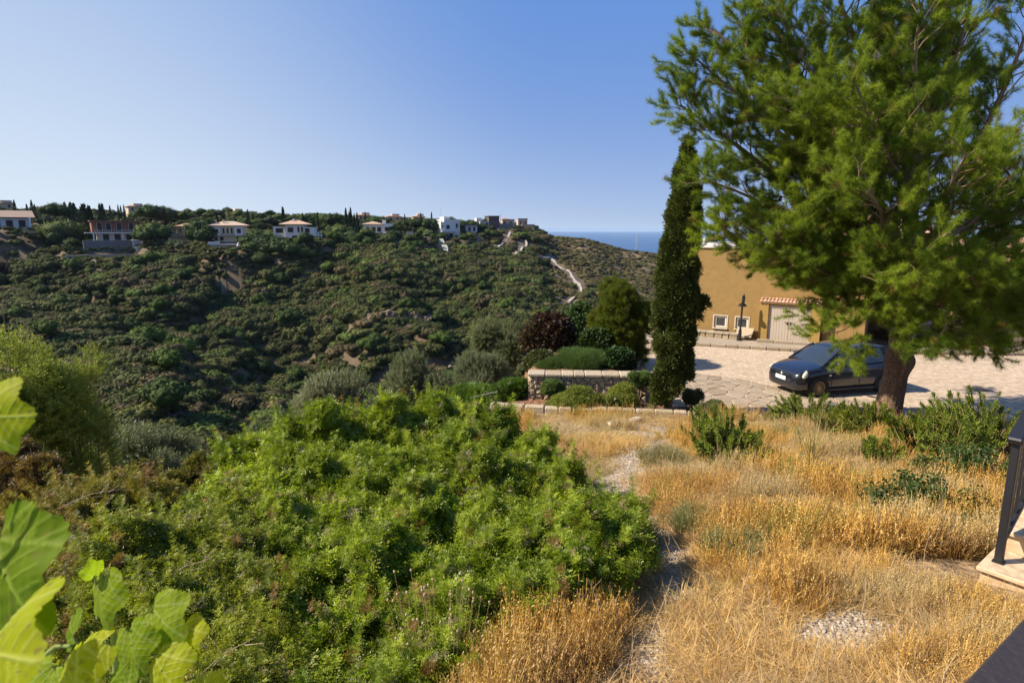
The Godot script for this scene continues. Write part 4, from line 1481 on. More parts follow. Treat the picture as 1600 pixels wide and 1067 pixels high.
	for k in 7: add_slab(t, "wall_panel", -9.0 + k * 2.6, -6.45 + k * 2.6, -4.0 - (k % 2) * 0.0, 4.0 + (0.15 if k % 2 else 0.0), -0.8 + (k % 3) * 0.05, 0.0 + (k % 3) * 0.05, Color(0.38, 0.35, 0.34).lerp(Color(0.44, 0.40, 0.37), (k * 37 % 10) / 10.0), "stone")
	t = villa("retaining_wall", "grey garden wall below the dark brown block", "wall", 818, 366, 440, 0.1, "")
	add_slab(t, "wall", -9.0, 9.0, -5, 2.5, -1, 0, Color(0.34, 0.32, 0.31), "stone")

# ------------------------------------------------------------------ tracks and rock on the far hill
func ribbon(called: String, label: String, pts: Array, width: float, col: Color) -> void:
	var b := MB.new()
	var cur := Curve3D.new()
	for p in pts: cur.add_point(p)
	var n := int(cur.get_baked_length() / 4.0) + 2
	var last := []
	for i in n + 1:
		var p := cur.sample_baked(cur.get_baked_length() * i / n)
		var q := cur.sample_baked(minf(cur.get_baked_length() * i / n + 1.0, cur.get_baked_length()))
		if i == n: q = p + (p - cur.sample_baked(cur.get_baked_length() * i / n - 1.0))
		var s := (q - p).normalized().cross(Vector3.UP).normalized()
		var w := width * (0.5 + 0.12 * sin(i * 1.7))
		var y := maxf(H(p.x - s.x * w, p.z - s.z * w), H(p.x + s.x * w, p.z + s.z * w)) + 0.35
		var now := [Vector3(p.x, y, p.z) - s * w, Vector3(p.x, y, p.z) + s * w]
		b.col = col.lerp(col * 0.8, 0.5 + 0.5 * sin(i * 2.9))
		if last:
			b.quad(last[0], now[0], now[1], last[1])
			b.quad(now[1], now[1] - Vector3(0, 1.5, 0), last[1] - Vector3(0, 1.5, 0), last[1])
			b.quad(last[0], last[0] - Vector3(0, 1.5, 0), now[0] - Vector3(0, 1.5, 0), now[0])
		last = now
	tag(put(called, b.mesh(M.matt)), label, "track", "", "structure")
	for i in n + 1: tracks.append(cur.sample_baked(cur.get_baked_length() * i / n))

var tracks := []

func build_paths() -> void:
	var pale := Color(0.34, 0.295, 0.245)
	ribbon("path", "pale zigzag track below the dark brown block", [on_ground(778, 352), on_ground(790, 368), on_ground(797, 385)], 1.2, pale)
	ribbon("path", "second pale bend of the zigzag track on the crest", [on_ground(803, 330), on_ground(813, 346), on_ground(823, 366), on_ground(821, 378)], 1.2, pale)
	ribbon("path", "thin pale track crossing the slope under the crest", [on_ground(826, 333), on_ground(845, 345), on_ground(862, 362)], 2.0, Color(0.4, 0.33, 0.33))
	ribbon("path", "winding white track descending the open slope", [on_ground(862, 352), on_ground(885, 330), on_ground(897, 300), on_ground(909, 275), on_ground(897, 258), on_ground(886, 246)], 1.1, Color(0.36, 0.315, 0.265))
	ribbon("path", "earth track dropping below the white cube villa", [on_ground(690, 338), on_ground(697, 320), on_ground(708, 305)], 2.4, Color(0.35, 0.36, 0.28))

func rock_face(called: String, label: String, c: Vector3, turn: float, w: float, h: float, col: Color, seed_: int) -> void:
	var nz := FastNoiseLite.new()
	nz.seed = seed_
	nz.frequency = 0.11
	nz.fractal_octaves = 4
	var rows := []
	var b := MB.new()
	b.col = col
	var n := 46
	for j in 15:
		var row := []
		for i in n + 1:
			var x := lerpf(-w, w, float(i) / n)
			var edge := 1.0 - pow(absf(x) / w, 3.0)
			var y := lerpf(-h * 0.6, h * 0.55 * edge, j / 14.0) + nz.get_noise_2d(x * 2.0, 70.0) * h * 0.25 * (j / 14.0)
			var ledge := floorf(j / 3.0) * 0.5
			var z := nz.get_noise_2d(x * 2.0, y * 1.0) * 1.3 + nz.get_noise_2d(x * 9.0, y * 7.0 + 30.0) * 0.5 - (j / 14.0) * h * 0.2 - ledge * 0.6
			if j == 14: z -= 4.0
			row.append(Vector3(x, y, z))
		rows.append(row)
	for j in 14:
		for i in n:
			var q := 0.5 + 0.5 * nz.get_noise_2d(rows[j][i].x * 5.0, rows[j][i].y * 9.0)
			b.col = col.lerp(Color(0.25, 0.16, 0.09), q * 0.7)
			b.quad(rows[j][i], rows[j + 1][i], rows[j + 1][i + 1], rows[j][i + 1])
	var t := thing(called, label, "cliff", c, turn, "rock faces in the valley")
	put("rock", b.mesh(M.stone), t)

func build_rocks() -> void:
	var p := on_ground(618, 211)
	rock_face("cliff", "long low ochre cliff under the wooded slope at mid valley", p + Vector3(0, 1.5, 0), atan2(-p.x, -p.z), 12.0, 4.5, Color(0.17, 0.13, 0.095), 3)
	p = on_ground(700, 186)
	rock_face("cliff", "grey ochre cliff with bushes on top behind the olive tree", p + Vector3(0, 1.5, 0), atan2(-p.x, -p.z), 7.0, 7.0, Color(0.21, 0.17, 0.13), 5)
	p = on_ground(490, 178)
	rock_face("cliff", "grey rock outcrop deep in the ravine", p + Vector3(0, 0.5, 0), atan2(-p.x, -p.z), 5.0, 5.0, Color(0.19, 0.17, 0.16), 8)
	# loose pale slabs on the nearer spur
	var r := RandomNumberGenerator.new()
	r.seed = 91
	for i in 48:
		var px := rn(r, 130, 480)
		var q := on_ground(px, rn(r, 104, 138))
		var b := MB.new()
		b.col = Color(0.34, 0.32, 0.30).lerp(Color(0.46, 0.44, 0.41), r.randf())
		b.ball(Vector3.ZERO, Vector3(rn(r, 0.6, 1.9), rn(r, 0.3, 0.8), rn(r, 0.5, 1.4)) * rn(r, 0.4, 1.25), Basis(Vector3.UP, rn(r, 0, 3)), 9, 6, 0.9, noise)
		var o := put("boulder", b.mesh(M.stone))
		o.position = q + Vector3(0, 0.1, 0)
		tag(o, "pale weathered boulder on the scrubby spur in the valley", "boulder", "boulders on the spur")

# ------------------------------------------------------------------ the wooded far slope
func free_spot(x: float, z: float, keep := 1.0) -> bool:
	for v in villas:
		if Vector2(x, z).distance_to(v[0]) < v[1] * keep: return false
	for p in tracks:
		if Vector2(x - p.x, z - p.z).length_squared() < 16.0: return false
	return true

func build_hillside() -> void:
	var r := RandomNumberGenerator.new()
	r.seed = 101
	var sets := [[[], []], [[], []], [[], []]]
	var n := 0
	var tries := 0
	while n < 38000 and tries < 160000:
		tries += 1
		var az := deg_to_rad(rn(r, -47.0, 22.0))
		var d := 62.0 * pow(13.0, pow(r.randf(), 0.75))
		if tries % 4 == 0: # the steep banks under the villas
			az = deg_to_rad(rn(r, -47.0, 2.0))
			d = rn(r, 215.0, 315.0) / cos(az)
		var x := sin(az) * d
		var z := -cos(az) * d
		if d > 330.0 and az < -0.06 and r.randf() < 0.5: continue
		if not free_spot(x, z, 0.62): continue
		var dens := noise.get_noise_2d(x * 2.3 + 300.0, z * 2.3) + 0.5
		var open := az > 0.05 and d > 280.0
		if rad_to_deg(az) < -17.0 and d < 150.0 and d > 92.0 + 12.0 * sin(x * 0.21): dens -= 0.3
		if dens < rn(r, -0.25, 0.12): continue
		n += 1
		var s := rn(r, 1.1, 2.5) * (1.0 + maxf(0.0, (d - 200.0) / 500.0))
		if open: s *= 0.7
		if not free_spot(x, z, 1.7): s = minf(s * 0.6, 1.5)
		if not free_spot(x, z, 1.05): s = minf(s, 1.0)
		if r.randf() < 0.22 and not open: s *= 1.75
		var k := 0 if s > 1.7 else (r.randi() % 3)
		var y := H(x, z)
		var b := Basis(Vector3.UP, r.randf() * TAU).scaled(Vector3(s * rn(r, 0.9, 1.3), s * rn(r, 0.75, 1.15), s * rn(r, 0.9, 1.3)))
		sets[k][0].append(Transform3D(b, Vector3(x, y + s * 0.05, z)))
		var t := r.randf()
		var c := Color(0.045, 0.056, 0.020).lerp(Color(0.098, 0.102, 0.034), t)
		if r.randf() < 0.18: c = Color(0.085, 0.075, 0.038).lerp(Color(0.12, 0.092, 0.05), r.randf())
		if r.randf() < 0.12: c = Color(0.085, 0.115, 0.03)
		if open: c = c.lerp(Color(0.17, 0.13, 0.07), 0.45)
		sets[k][1].append(c * rn(r, 0.62, 1.3))
	var words := ["rounded dark green scrub covering the valley slopes", "mixed olive green scrub between the trees of the valley", "low dry brown green scrub between the bushes of the valley"]
	for k in 3:
		tag(scatter("scrub", L["far%d" % k], sets[k][0], sets[k][1]), words[k], "scrub", "", "stuff")
	# single trees that stand out
	var spots := [[215, 190, 6.5, 0], [225, 176, 5.5, 0], [165, 183, 5.0, 0], [240, 108, 7.5, 1], [246, 128, 6.0, 0], [330, 96, 3.6, 2], [205, 92, 3.4, 0], [262, 86, 4.0, 2], [118, 255, 6.0, 0], [165, 262, 5.5, 0], [238, 262, 6.0, 0], [282, 262, 6.5, 2], [300, 258, 5.0, 0],
		[412, 268, 7.5, 1], [440, 262, 6.5, 1], [400, 250, 6.0, 0], [370, 215, 6.0, 0], [345, 200, 6.0, 1], [300, 205, 5.0, 0], [395, 195, 5.5, 1], [455, 182, 5.5, 0], [540, 165, 5.5, 1], [590, 158, 5.0, 0], [610, 172, 5.0, 1], [655, 168, 4.5, 0], [560, 185, 5.0, 0], [505, 160, 6.0, 1], [470, 150, 5.5, 0],
		[520, 245, 6.0, 0], [560, 268, 5.5, 1], [600, 285, 5.5, 0], [640, 292, 5.5, 0], [480, 278, 6.5, 1], [525, 292, 6.0, 0], [660, 240, 5.0, 0], [700, 262, 5.0, 0], [760, 200, 4.5, 0], [740, 178, 5.0, 1], [800, 230, 4.5, 0], [850, 215, 4.5, 0], [60, 252, 5.0, 0], [30, 240, 5.0, 1], [90, 222, 5.0, 0], [20, 205, 5.0, 0], [430, 120, 4.2, 1], [380, 112, 3.6, 2], [455, 128, 4.0, 0], [505, 118, 4.5, 1], [300, 146, 4.5, 0]]
	for i in 46: # more of them, scattered over the middle of the slope
		spots.append([rn(r, 20, 800), rn(r, 150, 285), rn(r, 4.5, 8.0), r.randi() % 2])
	var tones := [Color(0.072, 0.105, 0.024), Color(0.048, 0.072, 0.022), Color(0.11, 0.13, 0.05)]
	var kinds := ["round mid green tree", "large dark green tree", "grey green olive tree"]
	for s in spots:
		var p := on_ground(s[0], s[1])
		if not free_spot(p.x, p.z, 1.1): continue
		far_tree("valley_tree", kinds[s[3]] + (" far below the ridge, " if s[1] < 200 else " under the ridge, ") + beside(s[0]), "tree", p, s[2] * 1.3, tones[s[3]], r, "trees standing out on the valley slopes")

# One far tree: a trunk and a crown mesh, each its own mesh instance with a tint of its own.
func far_tree(called: String, label: String, category: String, p: Vector3, size: float, c: Color, r: RandomNumberGenerator, group: String, slim := 1.0, unit := "far_tree") -> void:
	var t := thing(called, label, category, p, r.randf() * TAU, group)
	var h := size * 0.5
	var b := MB.new()
	b.col = Color(0.13, 0.09, 0.06)
	b.tube([Vector3(0, -0.8, 0), Vector3(0, h, 0)], [0.035 * size, 0.02 * size], 5)
	put("trunk", b.mesh(M.twig), t)
	var k := r.randf_range(0.85, 1.2)
	var xf: Transform3D
	if unit == "far_cypress": xf = Transform3D(Basis().scaled(Vector3(size * slim, size, size * slim)), Vector3(0, -size * 0.02, 0))
	else: xf = Transform3D(Basis().scaled(Vector3(h * slim, h * 0.95, h * slim)), Vector3(0, h * 0.75, 0))
	scatter("crown", L[unit], [xf], [c * k], t)

# words for where something on the ridge stands, by the nearest villa
func beside(px: float) -> String:
	var marks := [[6, "leftmost villa"], [75, "stepped garden walls"], [185, "panelled villa"], [281, "stone house"], [359, "cream villa"], [462, "columned white villa"], [547, "row of slim cypresses"], [590, "white modern villa"], [645, "pale pool edge"], [704, "white cube villa"], [772, "dark brown block"]]
	var best: Array = marks[0]
	for m in marks:
		if absf(px - m[0]) < absf(px - best[0]): best = m
	return ("left of the " if px < best[0] - 14 else ("right of the " if px > best[0] + 14 else "in line with the ")) + best[1]

func build_ridge_trees() -> void:
	var r := RandomNumberGenerator.new()
	r.seed = 131
	# cypresses: [column, row of the tip, distance, height, slimness]
	var cy := [[20, 311, 318, 12, 0.8], [40, 318, 318, 9, 1.0], [47, 311, 320, 11, 0.8], [52, 318, 318, 8, 1.0], [99, 314, 312, 13, 1.1], [108, 315, 312, 12, 1.4], [113, 316, 316, 11, 1.6], [128, 317, 300, 16, 1.9], [137, 319, 302, 13, 1.5], [154, 317, 300, 16, 0.9], [158, 316, 303, 15, 1.0], [170, 320, 325, 7, 0.9], [183, 319, 325, 8, 0.8], [187, 320, 325, 7, 0.8], [192, 319, 325, 8, 0.8],
		[287, 328, 330, 7, 0.9], [337, 329, 312, 13, 1.0], [346, 330, 315, 12, 1.0], [349, 328, 330, 8, 0.9], [386, 326, 315, 13, 0.7], [394, 332, 325, 8, 1.0], [411, 332, 325, 7, 0.8], [441, 322, 320, 13, 1.1], [472, 332, 312, 10, 1.0], [477, 340, 308, 9, 0.9], [495, 331, 312, 12, 0.7], [451, 340, 312, 9, 0.9], [539.5, 324, 318, 15, 0.75], [547, 323, 320, 16, 0.7], [545, 330, 318, 13, 0.8], [553, 333, 320, 12, 0.8], [557, 331, 318, 13, 0.8], [570, 330, 345, 5, 0.9], [632, 333, 340, 6, 0.8], [657, 331, 345, 7, 0.8], [674, 330, 350, 8, 0.8],
		[699.5, 363, 340, 10, 0.8], [695, 366, 342, 8, 0.8], [707, 371, 340, 8, 0.8], [711, 373, 338, 8, 0.8], [721, 351, 345, 14, 0.9], [725, 352, 346, 13, 0.7], [733.5, 382, 343, 5, 0.8], [746, 381, 343, 5.5, 0.8], [752, 384, 343, 4.5, 0.8], [759, 384, 343, 4.5, 0.7], [762, 386, 343, 4, 0.7], [708.5, 380, 342, 5, 0.8], [30, 352, 280, 9, 1.2], [26, 357, 279, 7, 1.3], [14, 356, 279, 8, 1.6]]
	for c in cy:
		var tip := at(c[0], c[1], c[2])
		var label := "slim dark cypress on the ridge behind the villas"
		label = "%s dark cypress on the ridge %s" % ["slim" if c[4] < 1.0 else "broad", beside(c[0])]
		if c[1] > 345: label = "slim dark cypress in the garden of the white cube villa" if c[0] > 600 else "dark cypress in front of the leftmost villa"
		elif c[0] > 535 and c[0] < 560: label = "tall slim cypress in the row left of the white modern villa"
		elif c[0] > 95 and c[0] < 160: label = "broad dark cypress in the group behind the panelled villa"
		far_tree("cypress_tree", label, "cypress", Vector3(tip.x, tip.y - c[3], tip.z), c[3], Color(0.028, 0.042, 0.022), r, "cypresses along the far ridge", c[4], "far_cypress")
	# broad trees: [column, row of the top, distance, size, tone]
	var tones := [Color(0.045, 0.07, 0.022), Color(0.075, 0.10, 0.03), Color(0.10, 0.125, 0.04), Color(0.06, 0.075, 0.038)]
	var bt := [[82, 311, 305, 12, 0], [72, 330, 296, 10, 3], [92, 336, 282, 15, 2], [105, 337, 283, 13, 2], [75, 340, 284, 13, 2], [85, 352, 278, 11, 0], [228, 314, 298, 11, 0], [240, 316, 300, 10, 0], [252, 316, 302, 12, 3], [235, 340, 283, 14, 1], [222, 352, 280, 10, 0], [246, 345, 286, 12, 1], [318, 330, 286, 20, 0], [311, 345, 283, 14, 0], [268, 368, 281, 9, 3], [281, 370, 280, 9, 3], [262, 376, 279, 7, 3], [302, 374, 279, 7, 3], [110, 368, 275, 7, 0], [107, 376, 272, 6, 0],
		[395, 354, 282, 15, 0], [412, 362, 278, 16, 0], [430, 361, 278, 15, 0], [446, 366, 276, 14, 0], [402, 368, 276, 13, 1], [480, 380, 276, 10, 0], [530, 345, 310, 11, 2], [515, 352, 308, 9, 0], [505, 356, 306, 8, 1], [560, 358, 305, 11, 0], [548, 362, 300, 9, 0], [574, 366, 302, 8, 0], [500, 374, 290, 9, 0], [520, 372, 290, 10, 0], [540, 374, 290, 10, 1],
		[515, 329, 330, 10, 0], [525, 328, 332, 11, 0], [505, 332, 330, 10, 1], [480, 331, 330, 9, 0], [585, 333, 345, 9, 0], [597, 334, 345, 9, 1], [640, 338, 345, 9, 0], [650, 337, 348, 9, 0], [665, 338, 348, 10, 0], [677, 338, 350, 11, 0], [688, 345, 352, 9, 1], [697, 335, 362, 11, 0], [704, 335, 365, 10, 0], [722, 342, 372, 8, 0], [733, 340, 378, 8, 0], [741, 342, 375, 8, 1], [759, 339, 405, 6, 0], [810, 350, 430, 7, 0], [618, 356, 325, 8, 1], [635, 353, 330, 8, 1], [690, 360, 342, 7, 0], [676, 364, 335, 7, 1], [668, 368, 326, 7, 0], [625, 373, 312, 8, 0], [610, 372, 310, 8, 0], [648, 374, 312, 7, 0]]
	for c in bt:
		var top := at(c[0], c[1], c[2])
		var label := "leafy tree between the villas on the ridge"
		var tone: String = ["dark green", "mid green", "bright yellow green", "dull olive"][c[4]]
		if c[1] < 340: label = "%s tree against the skyline %s" % [tone, beside(c[0])]
		elif c[1] > 360: label = "%s tree on the slope just below, %s" % [tone, beside(c[0])]
		else: label = "%s tree between the villas, %s" % [tone, beside(c[0])]
		far_tree("ridge_tree", label, "tree", Vector3(top.x, top.y - c[3] * 0.86, top.z), c[3], tones[c[4]], r, "trees along the far ridge", rn(r, 0.95, 1.25))
	# the skyline wood between them
	for i in 330:
		var px := rn(r, -60, 770)
		var d := rn(r, 290, 356) + maxf(0.0, (px - 560.0) * 0.16)
		var p := on_ground(px, d)
		if not free_spot(p.x, p.z, 0.9 if d > 308 else 1.25): continue
		var sz := rn(r, 4.0, 7.5)
		far_tree("ridge_tree", "%s tree in the ridge wood %s" % ["small round" if sz < 5.2 else ("middling bushy" if sz < 6.4 else "large spreading"), beside(px)], "tree", p, sz, tones[r.randi() % 4], r, "wood along the far ridge", rn(r, 1.0, 1.4))
	# palm before the white modern villa
	var pp := at(582, 366, 318)
	var pt := thing("palm_tree", "small palm in front of the white modern villa", "palm", pp)
	var b := MB.new()
	b.col = Color(0.2, 0.14, 0.1)
	b.tube([Vector3(0, -1, 0), Vector3(0.1, 3.2, 0)], [0.2, 0.15], 6)
	put("trunk", b.mesh(M.twig), pt)
	var f := MB.new()
	f.col = Color(0.07, 0.09, 0.03)
	for i in 18:
		var a := i * 2.4
		var o := Vector3(cos(a), 0, sin(a))
		var m := Vector3(0.1, 3.2, 0) + o * 0.9 + Vector3(0, 0.5 - (i % 3) * 0.4, 0)
		f.leaf(Vector3(0.1, 3.2, 0), m, o.cross(Vector3.UP) * 0.2)
		f.leaf(m, m + o * 0.7 - Vector3(0, 0.7, 0), o.cross(Vector3.UP) * 0.16)
	put("fronds", f.mesh(M.leaf), pt)
	# clipped hedges on the terraces
	for h in [[165, 389, 272, 30.0, 2.4, "long clipped hedge on the terrace below the panelled villa"], [626, 357, 326, 11.0, 2.8, "square clipped hedge right of the white modern villa"]]:
		var q := at(h[0], h[1], h[2])
		var hr := RandomNumberGenerator.new()
		hr.seed = 7
		var ht := thing("hedge", h[5], "hedge", q, atan2(-q.x, -q.z))
		var xf := []
		var cc := []
		for i in 140:
			xf.append(Transform3D(Basis(Vector3.UP, hr.randf() * TAU).scaled(Vector3.ONE * rn(hr, 0.5, 0.7)), Vector3(rn(hr, -h[3] * 0.5, h[3] * 0.5), rn(hr, -1.2, h[4] * 0.5 - 0.4), rn(hr, -0.6, 0.6))))
			cc.append(Color(0.06, 0.085, 0.025) * rn(hr, 0.8, 1.2))
		scatter("foliage", L["far0"], xf, cc, ht)

# ------------------------------------------------------------------ the big pine
func pine_branch(b: MB, tufts: Array, p0: Vector3, p1: Vector3, rad: float, level: int, r: RandomNumberGenerator, sag := 0.0) -> void:
	var len := p0.distance_to(p1)
	var n := 7 if level == 0 else (4 if level == 1 else 2)
	var pts := []
	var rads := []
	var wob := [rnd_dir(r) * len * 0.05, rnd_dir(r) * len * 0.05]
	for i in n + 1:
		var t := float(i) / n
		var p := p0.lerp(p1, t) + Vector3(0, -sag * sin(t * PI) + 0.10 * len * t * t * (1.0 if level > 0 else 0.3), 0)
		p += wob[0] * sin(t * PI) + wob[1] * sin(t * TAU)
		pts.append(p)
		rads.append(rad * lerpf(0.8, 0.2, t))
	b.col = Color(0.20, 0.115, 0.065).lerp(Color(0.24, 0.17, 0.115), r.randf()) if level < 2 else Color(0.30, 0.2, 0.11)
	b.tube(pts, rads, [8, 5, 3][level], 0.08 if level == 0 else 0.0, r.randi() % 9)
	var dir := (p1 - p0).normalized()
	if level == 2:
		var m := maxi(int(len / 0.08), 3)
		for i in m:
			var t := (i + 0.6) / m
			if t < 0.3: continue
			var p: Vector3 = pts[0].lerp(pts[-1], t)
			tufts.append([p, (dir + rnd_dir(r) * 0.5 + Vector3(0, 0.35, 0)).normalized()])
		return
	var count := int(len * (5.0 if level == 0 else 7.2)) + 1
	for i in count:
		var t := lerpf(0.22 if level == 0 else 0.2, 1.0, (i + r.randf()) / count)
		var f := t * n
		var k := mini(int(f), n - 1)
		var p: Vector3 = pts[k].lerp(pts[k + 1], f - k)
		var side := dir.cross(rnd_dir(r)).normalized()
		side.y = side.y * 0.6 + 0.12
		var d := (dir * rn(r, 0.45, 0.9) + side * rn(r, 0.6, 1.0)).normalized()
		var l: float = (rn(r, 0.75, 1.35) * (1.25 - 0.55 * t)) if level == 0 else rn(r, 0.28, 0.5)
		pine_branch(b, tufts, p, p + d * l, rads[k] * (0.5 if level == 0 else 0.55), level + 1, r)
	if level == 1:
		tufts.append([pts[-1], dir])
		pine_branch(b, tufts, pts[-1], pts[-1] + dir * 0.3, rads[-1], 2, r)

func build_pine() -> void:
	var r := RandomNumberGenerator.new()
	r.seed = 61
	var base := Vector3(10.0, 0.05, -15.85)
	var t := thing("pine_tree", "large pine with furrowed brown trunk and wide needle crown over the courtyard", "pine tree", base)
	# trunk
	var nz := FastNoiseLite.new()
	nz.noise_type = FastNoiseLite.TYPE_CELLULAR
	nz.cellular_return_type = FastNoiseLite.RETURN_DISTANCE2_SUB
	nz.frequency = 1.0
	nz.seed = 4
	var b := MB.new()
	var rows := []
	var cols := []
	var nk := 64
	for i in 121:
		var y := -0.3 + i * 0.045
		var c := Vector3(0.10 * y + 0.05 * sin(y * 1.3), y, -0.02 * y)
		var rad := lerpf(0.305, 0.235, clampf(y / 4.5, 0, 1)) + 0.10 * exp(-maxf(y, 0.0) * 2.2)
		var row := []
		var col := []
		for k in nk:
			var a := TAU * k / nk
			var pl := nz.get_noise_3d(cos(a) * 2.6, y * 1.3, sin(a) * 2.6)
			var kn := 0.085 * exp(-pow((y - 1.75) / 0.22, 2.0)) * (0.6 + 0.9 * maxf(cos(a - 0.2), 0.0))
			var q := rad * (1.0 + 0.05 * sin(a * 2.0 + y)) + kn + 0.05 * clampf(pl + 1.0, 0.0, 1.0) - 0.02 + 0.012 * noise.get_noise_3d(cos(a) * 300.0, y * 200.0, sin(a) * 300.0)
			row.append(c + Vector3(cos(a) * q, 0, sin(a) * q))
			var crack := clampf((pl + 1.0) * 2.2, 0.0, 1.0)
			var tone := Color(0.36, 0.23, 0.145).lerp(Color(0.52, 0.24, 0.10), smoothstep(1.8, 4.0, y + noise.get_noise_2d(a * 60.0, y * 40.0)))
			col.append(tone * lerpf(0.55, 1.15, crack * 0.7 + 0.3 * (0.5 + noise.get_noise_3d(cos(a) * 90.0, y * 60.0, sin(a) * 90.0))))
		rows.append(row)
		cols.append(col)
	for i in 120:
		for k in nk:
			var k2 := (k + 1) % nk
			b.col = cols[i][k]
			b.quad(rows[i][k], rows[i + 1][k], rows[i + 1][k2], rows[i][k2])
	put("trunk", b.mesh(M.bark), t)
	# limbs: [start column, row], [end column, row], distance of the end, sag, radius
	var limbs := [
		[1420, 430, 1125, 365, 15.2, 0.35, 0.10], [1410, 410, 1062, 178, 15.6, 0.2, 0.13], [1408, 390, 1095, 290, 15.0, 0.2, 0.10], [1405, 380, 1115, 60, 15.4, 0.1, 0.13], [1405, 370, 1180, -30, 14.6, 0.0, 0.12],
		[1415, 340, 1290, -120, 14.6, 0.0, 0.12], [1420, 300, 1400, -200, 15.6, 0.0, 0.14], [1420, 360, 1530, -120, 15.4, 0.0, 0.13], [1420, 390, 1610, 40, 15.2, 0.1, 0.13], [1425, 410, 1720, 160, 15.0, 0.1, 0.12], [1425, 425, 1730, 330, 14.8, 0.25, 0.12],
		[1425, 440, 1640, 500, 14.2, 0.2, 0.10], [1415, 430, 1225, 400, 14.2, 0.2, 0.10], [1415, 445, 1306, 528, 13.6, -0.1, 0.045], [1420, 450, 1480, 520, 12.9, 0.1, 0.07], [1418, 420, 1340, 300, 12.4, 0.1, 0.11], [1420, 400, 1330, 130, 12.6, 0.0, 0.11], [1425, 400, 1510, 250, 12.4, 0.0, 0.11],
		[1410, 400, 1200, 260, 18.6, 0.1, 0.11], [1415, 390, 1330, 60, 19.0, 0.0, 0.12], [1425, 390, 1500, 90, 18.8, 0.0, 0.12], [1425, 420, 1600, 300, 18.4, 0.2, 0.11], [1415, 430, 1270, 390, 17.8, 0.2, 0.09], [1415, 430, 1185, 372, 14.6, 0.2, 0.08], [1410, 430, 1345, 440, 13.2, 0.1, 0.07], [1425, 430, 1560, 420, 12.8, 0.1, 0.08], [1415, 400, 1240, 170, 14.0, 0.0, 0.10], [1420, 350, 1440, 20, 13.4, 0.0, 0.11], [1420, 430, 1420, 420, 12.6, 0.1, 0.07], [1425, 445, 1700, 430, 13.6, 0.2, 0.08], [1425, 455, 1560, 520, 13.4, 0.1, 0.07], [1428, 450, 1660, 540, 15.2, 0.3, 0.08], [1405, 445, 1300, 450, 15.4, 0.1, 0.07], [1405, 350, 1125, -40, 15.9, 0.0, 0.12], [1400, 380, 1085, 105, 15.0, 0.1, 0.10]]
	var bm := MB.new()
	var tufts := []
	for l in limbs:
		var s := at(l[0], l[1], 15.85) - base
		var e := at(l[2], l[3], l[4]) - base
		pine_branch(bm, tufts, s, e, l[6], 0, r, l[5])
	put("branches", bm.mesh(M.twig), t)
	var sets := [[[], []], [[], []]]
	for f in tufts:
		var k := r.randi() % 2
		sets[k][0].append(Transform3D(basis_to(f[1], r.randf() * TAU, rn(r, 0.85, 1.3)), f[0]))
		var q := clampf(0.5 + noise.get_noise_3d(f[0].x * 40.0, f[0].y * 40.0, f[0].z * 40.0) + rn(r, -0.2, 0.2), 0.0, 1.0)
		var c := Color(0.125, 0.19, 0.022).lerp(Color(0.36, 0.43, 0.05), q)
		if r.randf() < 0.05: c = Color(0.22, 0.15, 0.05)
		sets[k][1].append(c)
	for k in 2: scatter("needles" if k == 0 else "needles_001", L["needles%d" % k], sets[k][0], sets[k][1], t)
	for i in 26: # cones
		var f: Array = tufts[(i * 977 + 131) % tufts.size()]
		var cb := MB.new()
		cb.col = Color(0.10, 0.06, 0.035)
		cb.ball(Vector3.ZERO, Vector3(0.045, 0.075, 0.045), Basis(), 8, 6, 0.4, noise)
		put("cone", cb.mesh(M.twig), t, Transform3D(Basis(Vector3.RIGHT, rn(r, 0, 3)), f[0] - Vector3(0, 0.06, 0)))
	print("pine tufts ", tufts.size())

func build_cypress() -> void:
	var r := RandomNumberGenerator.new()
	r.seed = 62
	var base := Vector3(4.42, 0.12, -16.8)
	var t := thing("cypress_tree", "tall dark green cypress column standing in the brown soil bed", "cypress", base)
	var lobes := []
	var prof := [[0.0, 0.36], [0.5, 0.43], [1.4, 0.44], [2.6, 0.46], [4.0, 0.45], [5.0, 0.38], [6.0, 0.27], [6.8, 0.13], [7.4, 0.04]]
	for i in 95:
		var y := 0.3 + 6.7 * pow((i + r.randf()) / 95.0, 0.95)
		var a := r.randf() * TAU
		var q := lin(y, prof)
		var s := rn(r, 0.55, 0.85)
		lobes.append([Vector3(cos(a) * q * s + 0.03 * y, y, sin(a) * q * s), Vector3(0.17 * q / 0.5 + 0.03, rn(r, 0.25, 0.5), 0.17 * q / 0.5 + 0.03)])
	lobes.append([Vector3(0.21, 7.1, 0), Vector3(0.07, 0.45, 0.07)])
	for e in [[0.6, 2.75, 0.1], [0.72, 2.95, 0.05], [0.82, 3.12, 0.1]]:
		lobes.append([Vector3(e[0], e[1], e[2]), Vector3(0.08, 0.16, 0.08)])
	var b := MB.new()
	b.col = Color(0.16, 0.11, 0.08)
	b.tube([Vector3(0, -0.3, 0), Vector3(0.02, 1, 0), Vector3(0.1, 4, 0), Vector3(0.2, 7.2, 0)], [0.13, 0.11, 0.07, 0.01], 7)
	for e in [[0.82, 3.12, 0.1]]:
		b.tube([Vector3(0.05, e[1] - 0.9, 0), Vector3(e[0] * 0.6, e[1] - 0.3, e[2]), Vector3(e[0], e[1] + 0.2, e[2])], [0.03, 0.02, 0.008], 4)
	put("trunk", b.mesh(M.twig), t)
	var s := spread(lobes, 12500, Vector2(0.9, 1.5), Color(0.045, 0.062, 0.017), Color(0.13, 0.145, 0.034), r, 0.65, 0.55)
	scatter("foliage", L["cypress"], s[0], s[1], t)

